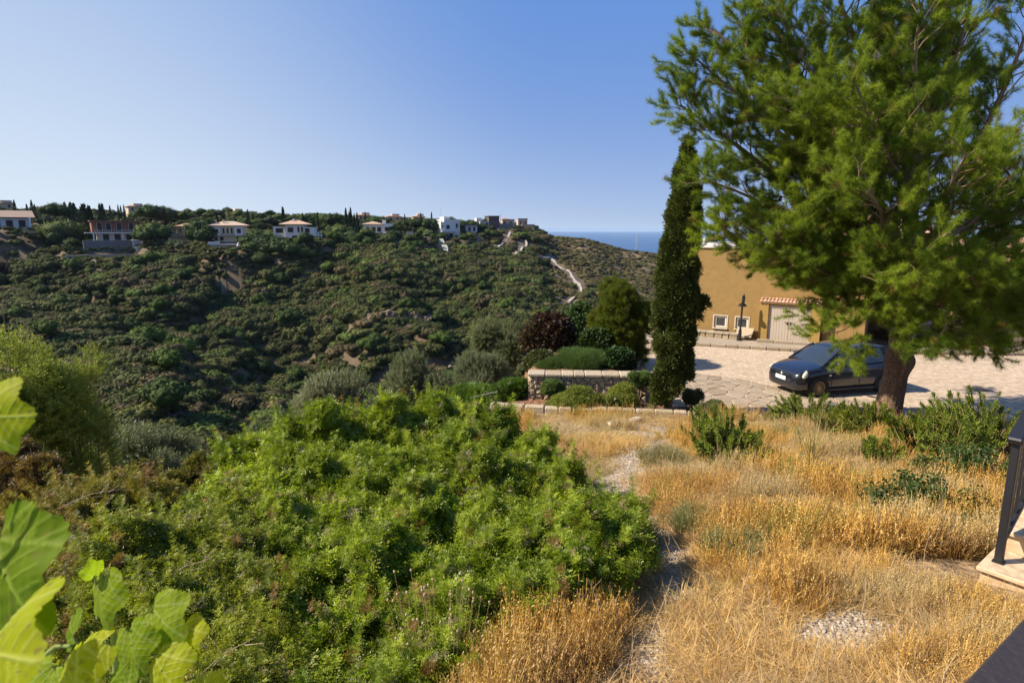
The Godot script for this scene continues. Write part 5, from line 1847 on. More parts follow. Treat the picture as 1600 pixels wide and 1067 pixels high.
# ------------------------------------------------------------------ plants of the near slope
# Lobes filling the outline that spans columns l..r and rows top..bottom at distance d; returns [base, lobes].
func outline(l: float, rt: float, top: float, bottom: float, d: float, n: int, r: RandomNumberGenerator, k := 0.42) -> Array:
	var a := at((l + rt) * 0.5, top, d)
	var c := at((l + rt) * 0.5, bottom, d)
	var hx := (rt - l) * 0.5 * d / FOCAL
	var hy := (a.y - c.y) * 0.5
	var g := H(a.x, -d)
	var base := Vector3(a.x, minf(g, c.y + hy * 0.3), -d)
	var mid := Vector3(0, (a.y + c.y) * 0.5 - base.y, 0)
	var hz := maxf(hx * 0.8, hy * 0.6)
	var lobes := []
	for i in n:
		var q := rnd_dir(r) * pow(r.randf(), 0.4)
		var s := rn(r, 0.75, 1.2) * k
		lobes.append([mid + q * Vector3(hx, hy, hz) * (1.0 - s * 0.85), Vector3(hx, hy, hz) * s * Vector3(1.0, 0.9, 1.0)])
	lobes.append([mid + Vector3(0, -hy * 0.15, 0), Vector3(hx, hy, hz) * 0.55])
	return [base, lobes]

func slope_plant(called: String, label: String, category: String, o: Array, n: int, unit: String, count: int, size: Vector2, c1: Color, c2: Color, seed_: int, stem := 0.05, group := "", k := 0.42, gaps := 0.0) -> Node3D:
	var r := RandomNumberGenerator.new()
	r.seed = seed_
	var s := outline(o[0], o[1], o[2], o[3], o[4], n, r, k)
	return plant(called, label, category, s[0], s[1], unit, count, size, c1, c2, seed_ + 1, stem, group, 0.5, 0.6, gaps, -0.7)

func build_near_slope() -> void:
	var og1 := Color(0.115, 0.14, 0.060)
	var og2 := Color(0.22, 0.24, 0.115)
	slope_plant("olive_tree", "rounded grey green olive tree on the slope left of the green bushes", "olive tree", [598, 706, 553, 655, 30], 14, "olive", 3600, Vector2(1.0, 1.5), og1, og2, 201, 0.07, "", 0.42, 0.1)
	slope_plant("olive_tree", "tall olive tree rising left of the purple leaved tree", "olive tree", [733, 822, 486, 610, 42], 16, "olive", 5200, Vector2(1.3, 1.9), Color(0.085, 0.115, 0.040), Color(0.19, 0.21, 0.085), 203, 0.1, "", 0.4, 0.05)
	slope_plant("olive_tree", "low pale olive in front of the tall olive tree", "olive tree", [692, 800, 553, 635, 34], 12, "olive", 3400, Vector2(1.1, 1.5), og1, Color(0.21, 0.235, 0.13), 205, 0.06, "", 0.42, 0.05)
	slope_plant("olive_shrub", "feathery silvery olive shrub on the slope above the big lentisc", "shrub", [455, 610, 585, 700, 21], 16, "olive", 4200, Vector2(0.9, 1.3), Color(0.15, 0.165, 0.08), Color(0.28, 0.29, 0.17), 207, 0.04, "", 0.36, 0.15)
	slope_plant("green_bush", "bright green bush beyond the big lentisc, left of the dark bush by the wall", "shrub", [705, 800, 580, 660, 19.5], 12, "lentisc0", 3600, Vector2(1.5, 2.2), Color(0.065, 0.125, 0.016), Color(0.16, 0.25, 0.035), 209)
	slope_plant("green_bush", "dense green bush against the left end of the stone wall", "shrub", [752, 834, 575, 660, 18.6], 12, "lentisc1", 4200, Vector2(1.3, 1.9), Color(0.045, 0.09, 0.014), Color(0.115, 0.19, 0.03), 211)
	slope_plant("green_bush", "light green bush running down the slope below the pale olive", "shrub", [640, 745, 612, 690, 17], 12, "lentisc0", 3600, Vector2(1.3, 1.9), Color(0.08, 0.14, 0.02), Color(0.18, 0.26, 0.045), 213)
	slope_plant("plum_tree", "purple leaved tree behind the stone wall", "tree", [815, 905, 485, 612, 23], 16, "broad", 3000, Vector2(1.4, 2.1), Color(0.05, 0.018, 0.022), Color(0.10, 0.075, 0.03), 215, 0.05, "", 0.4, 0.1)
	slope_plant("dark_tree", "dark glossy green tree right of the purple leaved tree", "tree", [858, 962, 466, 592, 27], 16, "broad", 4200, Vector2(1.4, 2.1), Color(0.022, 0.048, 0.010), Color(0.065, 0.115, 0.022), 217, 0.06)
	slope_plant("rosemary_hedge", "mass of upright bright green rosemary on top of the stone wall", "shrub", [868, 948, 552, 592, 20.2], 12, "rosemary", 1500, Vector2(0.9, 1.4), Color(0.055, 0.11, 0.025), Color(0.12, 0.19, 0.05), 219, 0.02)
	slope_plant("round_shrub", "dark round shrub between the rosemary and the cypress", "shrub", [936, 996, 541, 586, 19.8], 10, "broad", 1700, Vector2(0.9, 1.3), Color(0.018, 0.048, 0.016), Color(0.05, 0.10, 0.032), 221, 0.02)
	slope_plant("dark_shrub", "dark reddish shrub between the purple leaved tree and the wall capping", "shrub", [812, 885, 540, 606, 20.6], 10, "broad", 1900, Vector2(0.9, 1.4), Color(0.035, 0.03, 0.014), Color(0.09, 0.10, 0.03), 218, 0.02)
	slope_plant("rosemary_hedge", "lower tuft of rosemary at the left end of the wall top", "shrub", [838, 886, 562, 596, 20.0], 8, "rosemary", 700, Vector2(0.8, 1.2), Color(0.055, 0.10, 0.025), Color(0.13, 0.19, 0.05), 235, 0.02)
	slope_plant("dark_shrub", "dark green shrub above the rosemary, left of the young pine", "shrub", [888, 966, 512, 575, 22.5], 12, "broad", 2600, Vector2(1.0, 1.5), Color(0.025, 0.05, 0.012), Color(0.075, 0.12, 0.025), 237, 0.02)
	# the smaller pine behind the cypress
	var r := RandomNumberGenerator.new()
	r.seed = 223
	var s := outline(920, 1026, 420, 585, 23.5, 22, r, 0.34)
	plant("young_pine", "young yellow green pine half hidden behind the cypress", "pine tree", s[0], s[1], "needles0", 4200, Vector2(1.1, 1.6), Color(0.075, 0.105, 0.014), Color(0.19, 0.20, 0.03), 224, 0.06, "", 0.45, 0.45, 0.12, -0.7)
	# left side
	slope_plant("tall_shrub", "tall yellow green shrub rising at the left edge", "shrub", [-120, 70, 470, 860, 9.5], 34, "olive", 5200, Vector2(0.55, 0.85), Color(0.21, 0.25, 0.02), Color(0.44, 0.47, 0.06), 225, 0.012, "", 0.2, 0.3)
	slope_plant("tall_shrub", "yellow green shrub with bare twigs right of the tallest one", "shrub", [40, 155, 505, 860, 10.5], 26, "olive", 3600, Vector2(0.55, 0.85), Color(0.19, 0.23, 0.022), Color(0.38, 0.42, 0.06), 227, 0.012, "", 0.21, 0.32)
	slope_plant("olive_shrub", "grey green olive shrub below the tall shrubs on the left", "shrub", [110, 330, 672, 830, 12], 20, "olive", 6500, Vector2(0.6, 0.95), Color(0.10, 0.125, 0.05), Color(0.22, 0.24, 0.12), 229, 0.04, "", 0.3, 0.1)
	slope_plant("reddish_shrub", "reddish brown shrub among the green ones at the left edge", "shrub", [-80, 120, 690, 860, 7.2], 18, "lentisc0", 5200, Vector2(0.8, 1.15), Color(0.13, 0.085, 0.03), Color(0.26, 0.16, 0.06), 231, 0.02, "", 0.32, 0.15)
	slope_plant("reddish_shrub", "reddish tipped shrub between the olive and the big lentisc", "shrub", [225, 380, 700, 850, 8.8], 16, "lentisc1", 5200, Vector2(0.85, 1.25), Color(0.10, 0.10, 0.028), Color(0.23, 0.20, 0.05), 233, 0.02, "", 0.34, 0.1)
	# bushes that cover the slope down into the valley
	var k := 0
	for i in 150:
		var d := rn(r, 14.0, 66.0)
		var px := rn(r, -80, 790) if d < 26 else rn(r, -80, 900)
		var p := on_ground(px, d)
		if p.x > lin(d, rim) - 1.6: continue
		var h := rn(r, 0.8, 1.7)
		var t := r.randf()
		var c := Color(0.055, 0.085, 0.02).lerp(Color(0.105, 0.12, 0.045), t)
		far_tree("slope_shrub", "%s shrub on the near slope %s, %s" % [["dark green", "olive green", "light green"][int(t * 2.99)], "under the tall shrubs" if px < 160 else ("left of the olive trees" if px < 450 else ("among the olive trees" if px < 700 else "below the stone wall")), "close by" if d < 24 else ("halfway down" if d < 42 else "far down")], "shrub", p - Vector3(0, h * 0.3, 0), h * 1.9, c * 1.5, r, "shrubs on the near slope", rn(r, 1.1, 1.4), "near_shrub%d" % (k % 3))
		k += 1

# ------------------------------------------------------------------ stone wall, edging and planted bed
func build_wall_and_bed() -> void:
	var r := RandomNumberGenerator.new()
	r.seed = 71
	var p0 := Vector3(0.55, 0.0, -18.1)
	var p1 := Vector3(4.05, 0.0, -17.9)
	var ex := (p1 - p0).normalized()
	var en := ex.cross(Vector3.UP)
	var w := thing("stone_wall", "low rubble stone retaining wall with pale capping behind the clipped mounds", "wall", p0)
	w.basis = Basis(ex, Vector3.UP, en)
	var len := p0.distance_to(p1)
	var core := MB.new()
	core.col = Color(0.36, 0.28, 0.19)
	core.box(Vector3(len * 0.5, 0.3, -0.25), Vector3(len, 1.1, 0.44))
	put("mortar", core.mesh(M.stone), w)
	for face in 2:
		var fw := len if face == 0 else 0.48
		var sites := []
		var y := 0.0
		var odd := false
		while y < 0.86:
			var x := rn(r, -0.1, 0.1)
			while x < fw + 0.1:
				sites.append(Vector2(clampf(x + rn(r, -0.06, 0.06), 0.03, fw - 0.03), y + 0.08 + rn(r, -0.05, 0.05)))
				x += rn(r, 0.19, 0.33)
			y += 0.15
		var area := PackedVector2Array([Vector2(0, -0.1), Vector2(fw, -0.1), Vector2(fw, 0.86), Vector2(0, 0.86)])
		for poly in voronoi(sites, area, 1.1):
			if poly.size() < 3: continue
			var c := Color(0.42, 0.335, 0.22).lerp(Color(0.58, 0.48, 0.34), r.randf())
			if r.randf() < 0.2: c = Color(0.45, 0.33, 0.21)
			var m: ArrayMesh
			if face == 0: m = stone_piece(poly, 0.014, 0.05, Vector3(0, 0, -0.03), Vector3.RIGHT, Vector3.UP, Vector3.BACK, c, r, M.stone, 0.5)
			else: m = stone_piece(poly, 0.014, 0.05, Vector3(0, 0, -0.49), Vector3.BACK, Vector3.UP, Vector3.LEFT, c, r, M.stone, 0.5)
			put("stone", m, w)
	var x := -0.07
	while x < len:
		var l := rn(r, 0.3, 0.55)
		var c := MB.new()
		c.col = Color(0.45, 0.36, 0.26).lerp(Color(0.55, 0.46, 0.35), r.randf())
		c.box(Vector3(x + l * 0.5, 0.905 + rn(r, -0.008, 0.008), -0.23), Vector3(l - 0.012, 0.09, 0.6 + rn(r, -0.03, 0.03)), Basis(Vector3.UP, rn(r, -0.02, 0.02)), 0.02)
		put("capstone", c.mesh(M.stone), w)
		x += l
	# the low edging between the grass and the bed
	var e := thing("garden_edging", "low curved edging of pale stones between dry grass and planted bed", "edging", Vector3(3.0, 0.2, -16.2))
	var lines := [[[-0.6, 16.9], [0.3, 16.55], [1.6, 16.35], [2.3, 16.3]], [[2.0, 16.32], [2.6, 16.75], [3.0, 17.4], [3.5, 18.0]], garden_edge.slice(2)]
	for li in 3:
		var line: Array = lines[li]
		var u: float = line[0][0]
		var last: float = line[-1][0] if li < 2 else 13.5
		if li == 2: u = 2.2
		while u < last:
			var l := rn(r, 0.32, 0.55) * (0.55 if li == 1 else 1.0)
			var src: Array = garden_edge if li == 2 else line
			var a := Vector3(u, 0, -lin(u, src))
			var b2 := Vector3(u + l, 0, -lin(u + l, src))
			var q := MB.new()
			var d := (b2 - a).normalized()
			q.col = Color(0.45, 0.36, 0.255).lerp(Color(0.56, 0.455, 0.34), r.randf())
			q.box((a + b2) * 0.5 + Vector3(0, 0.26 + rn(r, -0.012, 0.012), 0), Vector3(a.distance_to(b2) - 0.014, 0.3, 0.23 + rn(r, -0.02, 0.02)), Basis(d, Vector3.UP, d.cross(Vector3.UP)), 0.03)
			for i in q.v.size(): q.v[i] -= e.position
			put("edging_stone", q.mesh(M.stone), e)
			u += l
	# loose flat stones in the grass
	for s in [[965, 683, 14.0], [985, 676, 14.3], [1000, 672, 14.6], [1415, 768, 7.6], [1390, 765, 7.8]]:
		var q := on_ground(s[0], s[2])
		var b := MB.new()
		b.col = Color(0.62, 0.52, 0.40)
		b.box(Vector3.ZERO, Vector3(rn(r, 0.3, 0.5), 0.1, rn(r, 0.2, 0.3)), Basis(Vector3.UP, rn(r, 0, 3)), 0.03)
		var o := put("flat_stone", b.mesh(M.stone))
		o.position = q + Vector3(0, 0.06, 0)
		tag(o, "pale flat stone lying in the dry grass", "stone", "flat stones in the grass")
	# clipped plants of the bed
	var h1 := Color(0.11, 0.14, 0.022)
	var h2 := Color(0.26, 0.28, 0.045)
	slope_plant("clipped_mound", "broad clipped green mound in front of the stone wall", "hedge", [848, 962, 604, 662, 16.9], 12, "small", 5200, Vector2(0.8, 1.2), h1, h2, 401, 0.02, "", 0.5)
	slope_plant("clipped_mound", "clipped green mound right of the broad mound", "hedge", [938, 1000, 594, 648, 17.2], 9, "small", 2600, Vector2(0.8, 1.2), h1, h2, 403, 0.02, "", 0.5)
	slope_plant("clipped_ball", "small clipped ball at the foot of the stone wall", "hedge", [846, 888, 591, 625, 17.7], 7, "small", 1400, Vector2(0.7, 1.0), Color(0.06, 0.11, 0.025), Color(0.14, 0.20, 0.05), 405, 0.02, "", 0.5)
	slope_plant("clipped_shrub", "flat topped clipped shrub on bare stems left of the cypress", "hedge", [978, 1020, 576, 606, 17.7], 7, "small", 1700, Vector2(0.7, 1.0), Color(0.06, 0.11, 0.025), Color(0.14, 0.20, 0.05), 407, 0.025, "", 0.5)
	slope_plant("thin_shrub", "thin grey green shrub right of the cypress at the courtyard edge", "shrub", [1063, 1102, 600, 645, 17.2], 8, "small", 520, Vector2(0.8, 1.1), Color(0.08, 0.10, 0.04), Color(0.16, 0.18, 0.08), 409, 0.012, "", 0.4)
	slope_plant("round_shrub", "round grey green shrub behind the edging", "shrub", [1084, 1143, 622, 668, 15.8], 9, "small", 2000, Vector2(0.7, 1.05), Color(0.10, 0.115, 0.045), Color(0.21, 0.21, 0.10), 411, 0.015, "", 0.45)
	slope_plant("low_hedge", "low green hedge on the edging before the black car", "hedge", [1168, 1290, 634, 672, 15.2], 12, "small", 3200, Vector2(0.7, 1.05), Color(0.10, 0.115, 0.03), Color(0.21, 0.215, 0.06), 413, 0.015, "", 0.42)

# ------------------------------------------------------------------ the big lentisc and its neighbours
func bush(called: String, label: String, base: Vector3, spots: Array, count: int, c1: Color, c2: Color, seed_: int, size := Vector2(0.6, 1.0)) -> void:
	var r := RandomNumberGenerator.new()
	r.seed = seed_
	var lobes := []
	for s in spots:
		var c := at(s[0], s[1], s[2]) - base
		var k: float = s[3]
		lobes.append([c - Vector3(0, k * 0.75, 0), Vector3(k, k * 0.8, k)])
		for i in 6: # smaller masses standing out of each lobe
			var d := rnd_dir(r)
			d.y = absf(d.y)
			lobes.append([c - Vector3(0, k * 0.8, 0) + d * k * rn(r, 0.7, 1.05), Vector3(1.0, rn(r, 0.7, 1.3), 1.0) * k * rn(r, 0.2, 0.42)])
	var t := thing(called, label, "shrub", base)
	var b := MB.new()
	for i in lobes.size():
		var c: Vector3 = lobes[i][0]
		b.col = Color(0.15, 0.10, 0.065).lerp(Color(0.24, 0.19, 0.14), r.randf())
		var g := Vector3(c.x * 0.75, -0.3, c.z * 0.75)
		g.y = H(base.x + g.x, base.z + g.z) - base.y - 0.1
		b.tube([g, g.lerp(c, 0.55) + rnd_dir(r) * 0.1, c, c + (c - g).normalized() * lobes[i][1].y * 0.7], [0.022, 0.016, 0.009, 0.003], 4)
	put("stems", b.mesh(M.twig), t)
	var s := spread(lobes, count, size, c1, c2, r, 0.5, 0.62, 0.08, -0.45)
	# single shoots that stand clear of the mass, leafy along their length
	for i in int(count / 42.0):
		var l: Array = lobes[r.randi() % lobes.size()]
		var d := rnd_dir(r)
		d.y = absf(d.y) * 0.9 + 0.1
		var p: Vector3 = l[0] + d * l[1] * 0.95
		var go := (d * 0.7 + Vector3.UP * 0.7 + rnd_dir(r) * 0.4).normalized()
		var n := r.randi_range(4, 9)
		var c := c1.lerp(c2 * 1.1, r.randf())
		if r.randf() < 0.12: c = Color(0.26, 0.15, 0.05)
		for k in n:
			s[0].append(Transform3D(basis_to(go + rnd_dir(r) * 0.35, r.randf() * TAU, rn(r, 0.55, 0.9) * (1.0 - 0.05 * k)), p + go * 0.04 * k + rnd_dir(r) * 0.008))
			s[1].append(c * rn(r, 0.85, 1.15))
	for i in s[1].size(): # old leaves and dry tips here and there
		if r.randf() < 0.07: s[1][i] = Color(0.30, 0.22, 0.11).lerp(Color(0.36, 0.34, 0.2), r.randf())
	var parts := [[[], []], [[], []]]
	for i in s[0].size():
		parts[i % 2][0].append(s[0][i])
		parts[i % 2][1].append(s[1][i])
	for k in 2: scatter("foliage" if k == 0 else "foliage_001", L["lentisc%d" % k], parts[k][0], parts[k][1], t)

func build_thicket() -> void:
	bush("lentisc_bush", "big spreading bright green lentisc bush filling the middle of the garden edge", Vector3(-0.6, 1.4, -6.2), [
		[415, 684, 7.8, 0.6], [520, 652, 8.0, 0.6], [600, 640, 8.2, 0.6], [690, 650, 8.2, 0.6], [765, 664, 8.0, 0.5], [828, 690, 7.6, 0.42],
		[380, 740, 6.8, 0.6], [480, 715, 7.0, 0.65], [580, 710, 7.0, 0.6], [680, 708, 7.1, 0.6], [780, 722, 7.0, 0.55], [862, 738, 6.9, 0.42],
		[440, 800, 5.9, 0.55], [540, 785, 6.0, 0.6], [650, 780, 6.0, 0.6], [750, 790, 6.0, 0.55], [850, 795, 5.7, 0.5], [930, 790, 5.5, 0.42],
		[450, 890, 5.0, 0.5], [540, 880, 5.0, 0.5], [640, 870, 5.0, 0.5], [740, 865, 4.9, 0.5], [835, 860, 4.7, 0.44], [915, 845, 4.7, 0.38], [972, 825, 4.8, 0.28],
		[480, 985, 4.2, 0.4], [570, 985, 4.2, 0.4], [665, 975, 4.2, 0.4], [755, 945, 4.0, 0.36], [845, 915, 4.15, 0.3], [905, 880, 4.4, 0.26], [520, 1070, 3.6, 0.34], [610, 1060, 3.5, 0.34], [680, 1030, 3.6, 0.3]],
		32000, Color(0.12, 0.18, 0.013), Color(0.385, 0.445, 0.04), 501, Vector2(0.8, 1.25))
	bush("lentisc_bush", "olive brown tinged lentisc bush at the lower left", Vector3(-2.2, 1.6, -4.4), [
		[330, 800, 5.6, 0.5], [250, 840, 5.2, 0.5], [350, 880, 4.8, 0.45], [180, 870, 5.0, 0.5], [280, 935, 4.4, 0.42], [390, 960, 4.2, 0.36], [200, 970, 4.2, 0.42], [340, 1030, 3.7, 0.36], [430, 1050, 3.6, 0.32], [250, 1060, 3.6, 0.38], [130, 930, 4.6, 0.45]],
		14000, Color(0.14, 0.165, 0.02), Color(0.36, 0.38, 0.045), 503, Vector2(0.75, 1.15))
	bush("lentisc_bush", "brownish lentisc bush at the left edge behind the fig leaves", Vector3(-4.0, 0.8, -5.6), [
		[160, 770, 6.4, 0.55], [60, 800, 6.2, 0.55], [-40, 830, 6.0, 0.55], [110, 860, 5.6, 0.5], [20, 880, 5.4, 0.5], [230, 760, 6.6, 0.45], [-60, 920, 5.0, 0.5]],
		11000, Color(0.15, 0.145, 0.025), Color(0.35, 0.27, 0.05), 505)
	# bare dead twigs across the bushes
	var r := RandomNumberGenerator.new()
	r.seed = 507
	for s in [[300, 1065, 400, 995, 3.5], [240, 915, 330, 872, 4.6], [100, 790, 185, 765, 5.8]]:
		var a := at(s[0], s[1], s[4])
		var e := at(s[2], s[3], s[4] + 0.1)
		var b := MB.new()
		b.col = Color(0.26, 0.19, 0.13)
		var m := a.lerp(e, 0.5) + Vector3(0, 0.04, 0)
		b.tube([Vector3.ZERO, m - a, e - a], [0.006, 0.004, 0.0015], 4)
		for k in 4:
			var p := (e - a) * (0.3 + k * 0.17)
			b.tube([p, p + (rnd_dir(r) + (e - a).normalized()) * 0.12], [0.004, 0.001], 3)
		var o := put("dead_twig", b.mesh(M.twig))
		o.position = a
		tag(o, "bare dead twig sticking out of the lentisc bushes", "twig", "dead twigs in the bushes")

# ------------------------------------------------------------------ plants in the dry grass
func rosettes(called: String, label: String, p: Vector3, w: float, h: float, n: int, c1: Color, c2: Color, seed_: int, unit := "rosette", size := Vector2(0.9, 1.4)) -> void:
	var r := RandomNumberGenerator.new()
	r.seed = seed_
	var t := thing(called, label, "plant", p)
	var b := MB.new()
	var xf := []
	var cc := []
	for i in n:
		var a := rn(r, 0, TAU)
		var q := sqrt(r.randf())
		var tip := Vector3(cos(a) * q * w, h * rn(r, 0.45, 1.0) * sqrt(1.0 - q * q * 0.6), sin(a) * q * w)
		var root := Vector3(tip.x * 0.35, -0.05, tip.z * 0.35)
		b.col = Color(0.20, 0.12, 0.06).lerp(Color(0.30, 0.2, 0.1), r.randf())
		b.tube([root, root.lerp(tip, 0.5) + Vector3(tip.x, 0, tip.z) * 0.12, tip], [0.009, 0.008, 0.006], 4)
		for k in 4:
			var f := 1.0 - k * 0.16
			if k > 0 and r.randf() < 0.35: continue
			xf.append(Transform3D(basis_to((tip - root).normalized() + rnd_dir(r) * (0.2 + 0.25 * k), r.randf() * TAU, rn(r, size.x, size.y) * (1.0 - k * 0.08)), root.lerp(tip, f)))
			cc.append(c1.lerp(c2, clampf(r.randf() - k * 0.12, 0, 1)))
	put("stems", b.mesh(M.twig), t)
	scatter("foliage", L[unit], xf, cc, t)

func build_garden_plants() -> void:
	var g1 := Color(0.105, 0.145, 0.02)
	var g2 := Color(0.25, 0.30, 0.045)
	rosettes("leafy_plant", "bushy bright green upright plant alone in the dry grass", on_ground(1150, 9.2), 0.52, 0.95, 85, g1, g2, 601)
	rosettes("leafy_plant", "small green sprig at the right foot of the bushy upright plant", on_ground(1205, 8.6), 0.3, 0.42, 22, Color(0.09, 0.12, 0.02), g2, 602)
	rosettes("leafy_plant", "tall leafy clump at the right edge beside the stair post", on_ground(1575, 10.2), 1.0, 1.15, 110, g1, g2, 603)
	rosettes("leafy_plant", "leafy clump left of the tall clump at the right edge", on_ground(1500, 9.6), 0.8, 0.9, 80, g1, g2, 604)
	rosettes("leafy_plant", "green and brown clump at the foot of the pine", on_ground(1385, 12.6), 0.75, 0.75, 75, Color(0.11, 0.13, 0.02), g2, 605)
	rosettes("leafy_plant", "light green clump left of the pine behind the garden light", on_ground(1285, 14.2), 1.0, 0.75, 75, Color(0.10, 0.14, 0.02), Color(0.24, 0.28, 0.05), 606)
	rosettes("leafy_plant", "yellow green clump below the garden light", on_ground(1335, 12.4), 0.6, 0.55, 46, Color(0.12, 0.14, 0.02), Color(0.26, 0.27, 0.05), 607)
	rosettes("leafy_plant", "single leafy stem standing before the paving right of the pine", on_ground(1484, 12.0), 0.12, 0.85, 5, g1, g2, 608)
	rosettes("leafy_plant", "low green clump in the middle of the grass right of the upright plant", on_ground(1408, 9.4), 0.35, 0.4, 26, g1, g2, 609)
	rosettes("leafy_plant", "tall stem with leaf tufts left of the bushy upright plant", on_ground(1120, 11.0), 0.45, 0.75, 26, Color(0.10, 0.13, 0.03), Color(0.2, 0.24, 0.05), 610)
	rosettes("creeping_plant", "dark green creeping plant in the grass left of the stone steps", on_ground(1500, 6.0), 0.62, 0.42, 70, Color(0.03, 0.06, 0.012), Color(0.085, 0.12, 0.03), 611, "small", Vector2(1.0, 1.7))
	rosettes("creeping_plant", "dark green low plant just above the creeping plant at the right edge", on_ground(1560, 7.4), 0.6, 0.6, 60, Color(0.035, 0.07, 0.012), Color(0.09, 0.13, 0.03), 612, "small", Vector2(1.0, 1.7))
	var lv1 := Color(0.17, 0.18, 0.06)
	var lv2 := Color(0.36, 0.35, 0.16)
	for s in [[1108, 5.9, 0.26, 60, "grey green lavender tuft beside the gravel path", 621], [1180, 5.05, 0.27, 70, "round lavender cushion in the grass right of the gravel path", 622], [1012, 5.75, 0.24, 50, "lavender tuft leaning on the right end of the big lentisc", 623], [1050, 9.4, 0.5, 80, "dry brownish lavender bush near the pale gravel", 624], [1260, 12.2, 0.6, 60, "straw coloured lavender bush right of the upright plant", 625]]:
		var r := RandomNumberGenerator.new()
		r.seed = s[5]
		var t := thing("lavender_plant", s[4], "plant", on_ground(s[0], s[1]))
		var xf := []
		var cc := []
		for i in s[3]:
			var a := rn(r, 0, TAU)
			var q: float = sqrt(r.randf()) * s[2]
			xf.append(Transform3D(basis_to(Vector3(cos(a) * q * 2.4, 1.0, sin(a) * q * 2.4), r.randf() * TAU, rn(r, 0.65, 1.1)), Vector3(cos(a) * q * 0.6, -0.02, sin(a) * q * 0.6)))
			var dry := 0.75 if s[5] >= 624 else 0.2
			cc.append(lv1.lerp(lv2, r.randf()).lerp(Color(0.36, 0.25, 0.13), dry * r.randf()))
		scatter("foliage", L["lavender"], xf, cc, t)
	# tall spurge stalks
	var r := RandomNumberGenerator.new()
	r.seed = 640
	var sp := thing("spurge_plant", "sheaf of long thin green and dry stalks right of the upright plant", "plant", on_ground(1295, 8.6))
	var b := MB.new()
	for i in 26:
		var a := rn(r, 0, TAU)
		var o := Vector3(cos(a), 0, sin(a)) * rn(r, 0.1, 0.75)
		b.col = Color(0.14, 0.17, 0.04).lerp(Color(0.45, 0.33, 0.15), r.randf())
		var h := rn(r, 0.5, 1.1)
		b.tube([Vector3(rn(r, -0.05, 0.05), 0, rn(r, -0.05, 0.05)), o * 0.4 + Vector3(0, h * 0.6, 0), o + Vector3(0, h, 0)], [0.006, 0.005, 0.002], 4)
	put("stalks", b.mesh(M.leaf), sp)
	# pale seed heads poking out of the lentisc
	var hp := at(690, 940, 3.75)
	var ht := thing("seed_heads", "cluster of pale fluffy seed heads on thin stems before the big lentisc", "plant", Vector3(hp.x, H(hp.x, hp.z), hp.z))
	var hb := MB.new()
	var sb := MB.new()
	for i in 42:
		var q := at(rn(r, 605, 765), rn(r, 890, 1015), 3.55 + rn(r, -0.15, 0.2)) - ht.position
		sb.col = Color(0.45, 0.34, 0.18)
		sb.tube([Vector3(q.x * 0.4, 0, q.z * 0.4), q * Vector3(0.85, 0.7, 0.85), q], [0.002, 0.0016, 0.001], 3)
		hb.col = Color(0.40, 0.28, 0.17).lerp(Color(0.55, 0.44, 0.31), r.randf())
		hb.ball(q, Vector3(0.008, 0.012, 0.008), Basis(), 6, 4, 0.4, noise)
	put("stems", sb.mesh(M.grass_blade), ht)
	put("heads", hb.mesh(M.grass_blade), ht)

var thicket_edge := [[2.4, -0.6], [3.6, -0.05], [4.2, 0.4], [5.2, 0.85], [6.5, 0.75], [7.5, 0.35], [9.0, -0.2], [12, -0.45], [16.5, -0.6]]

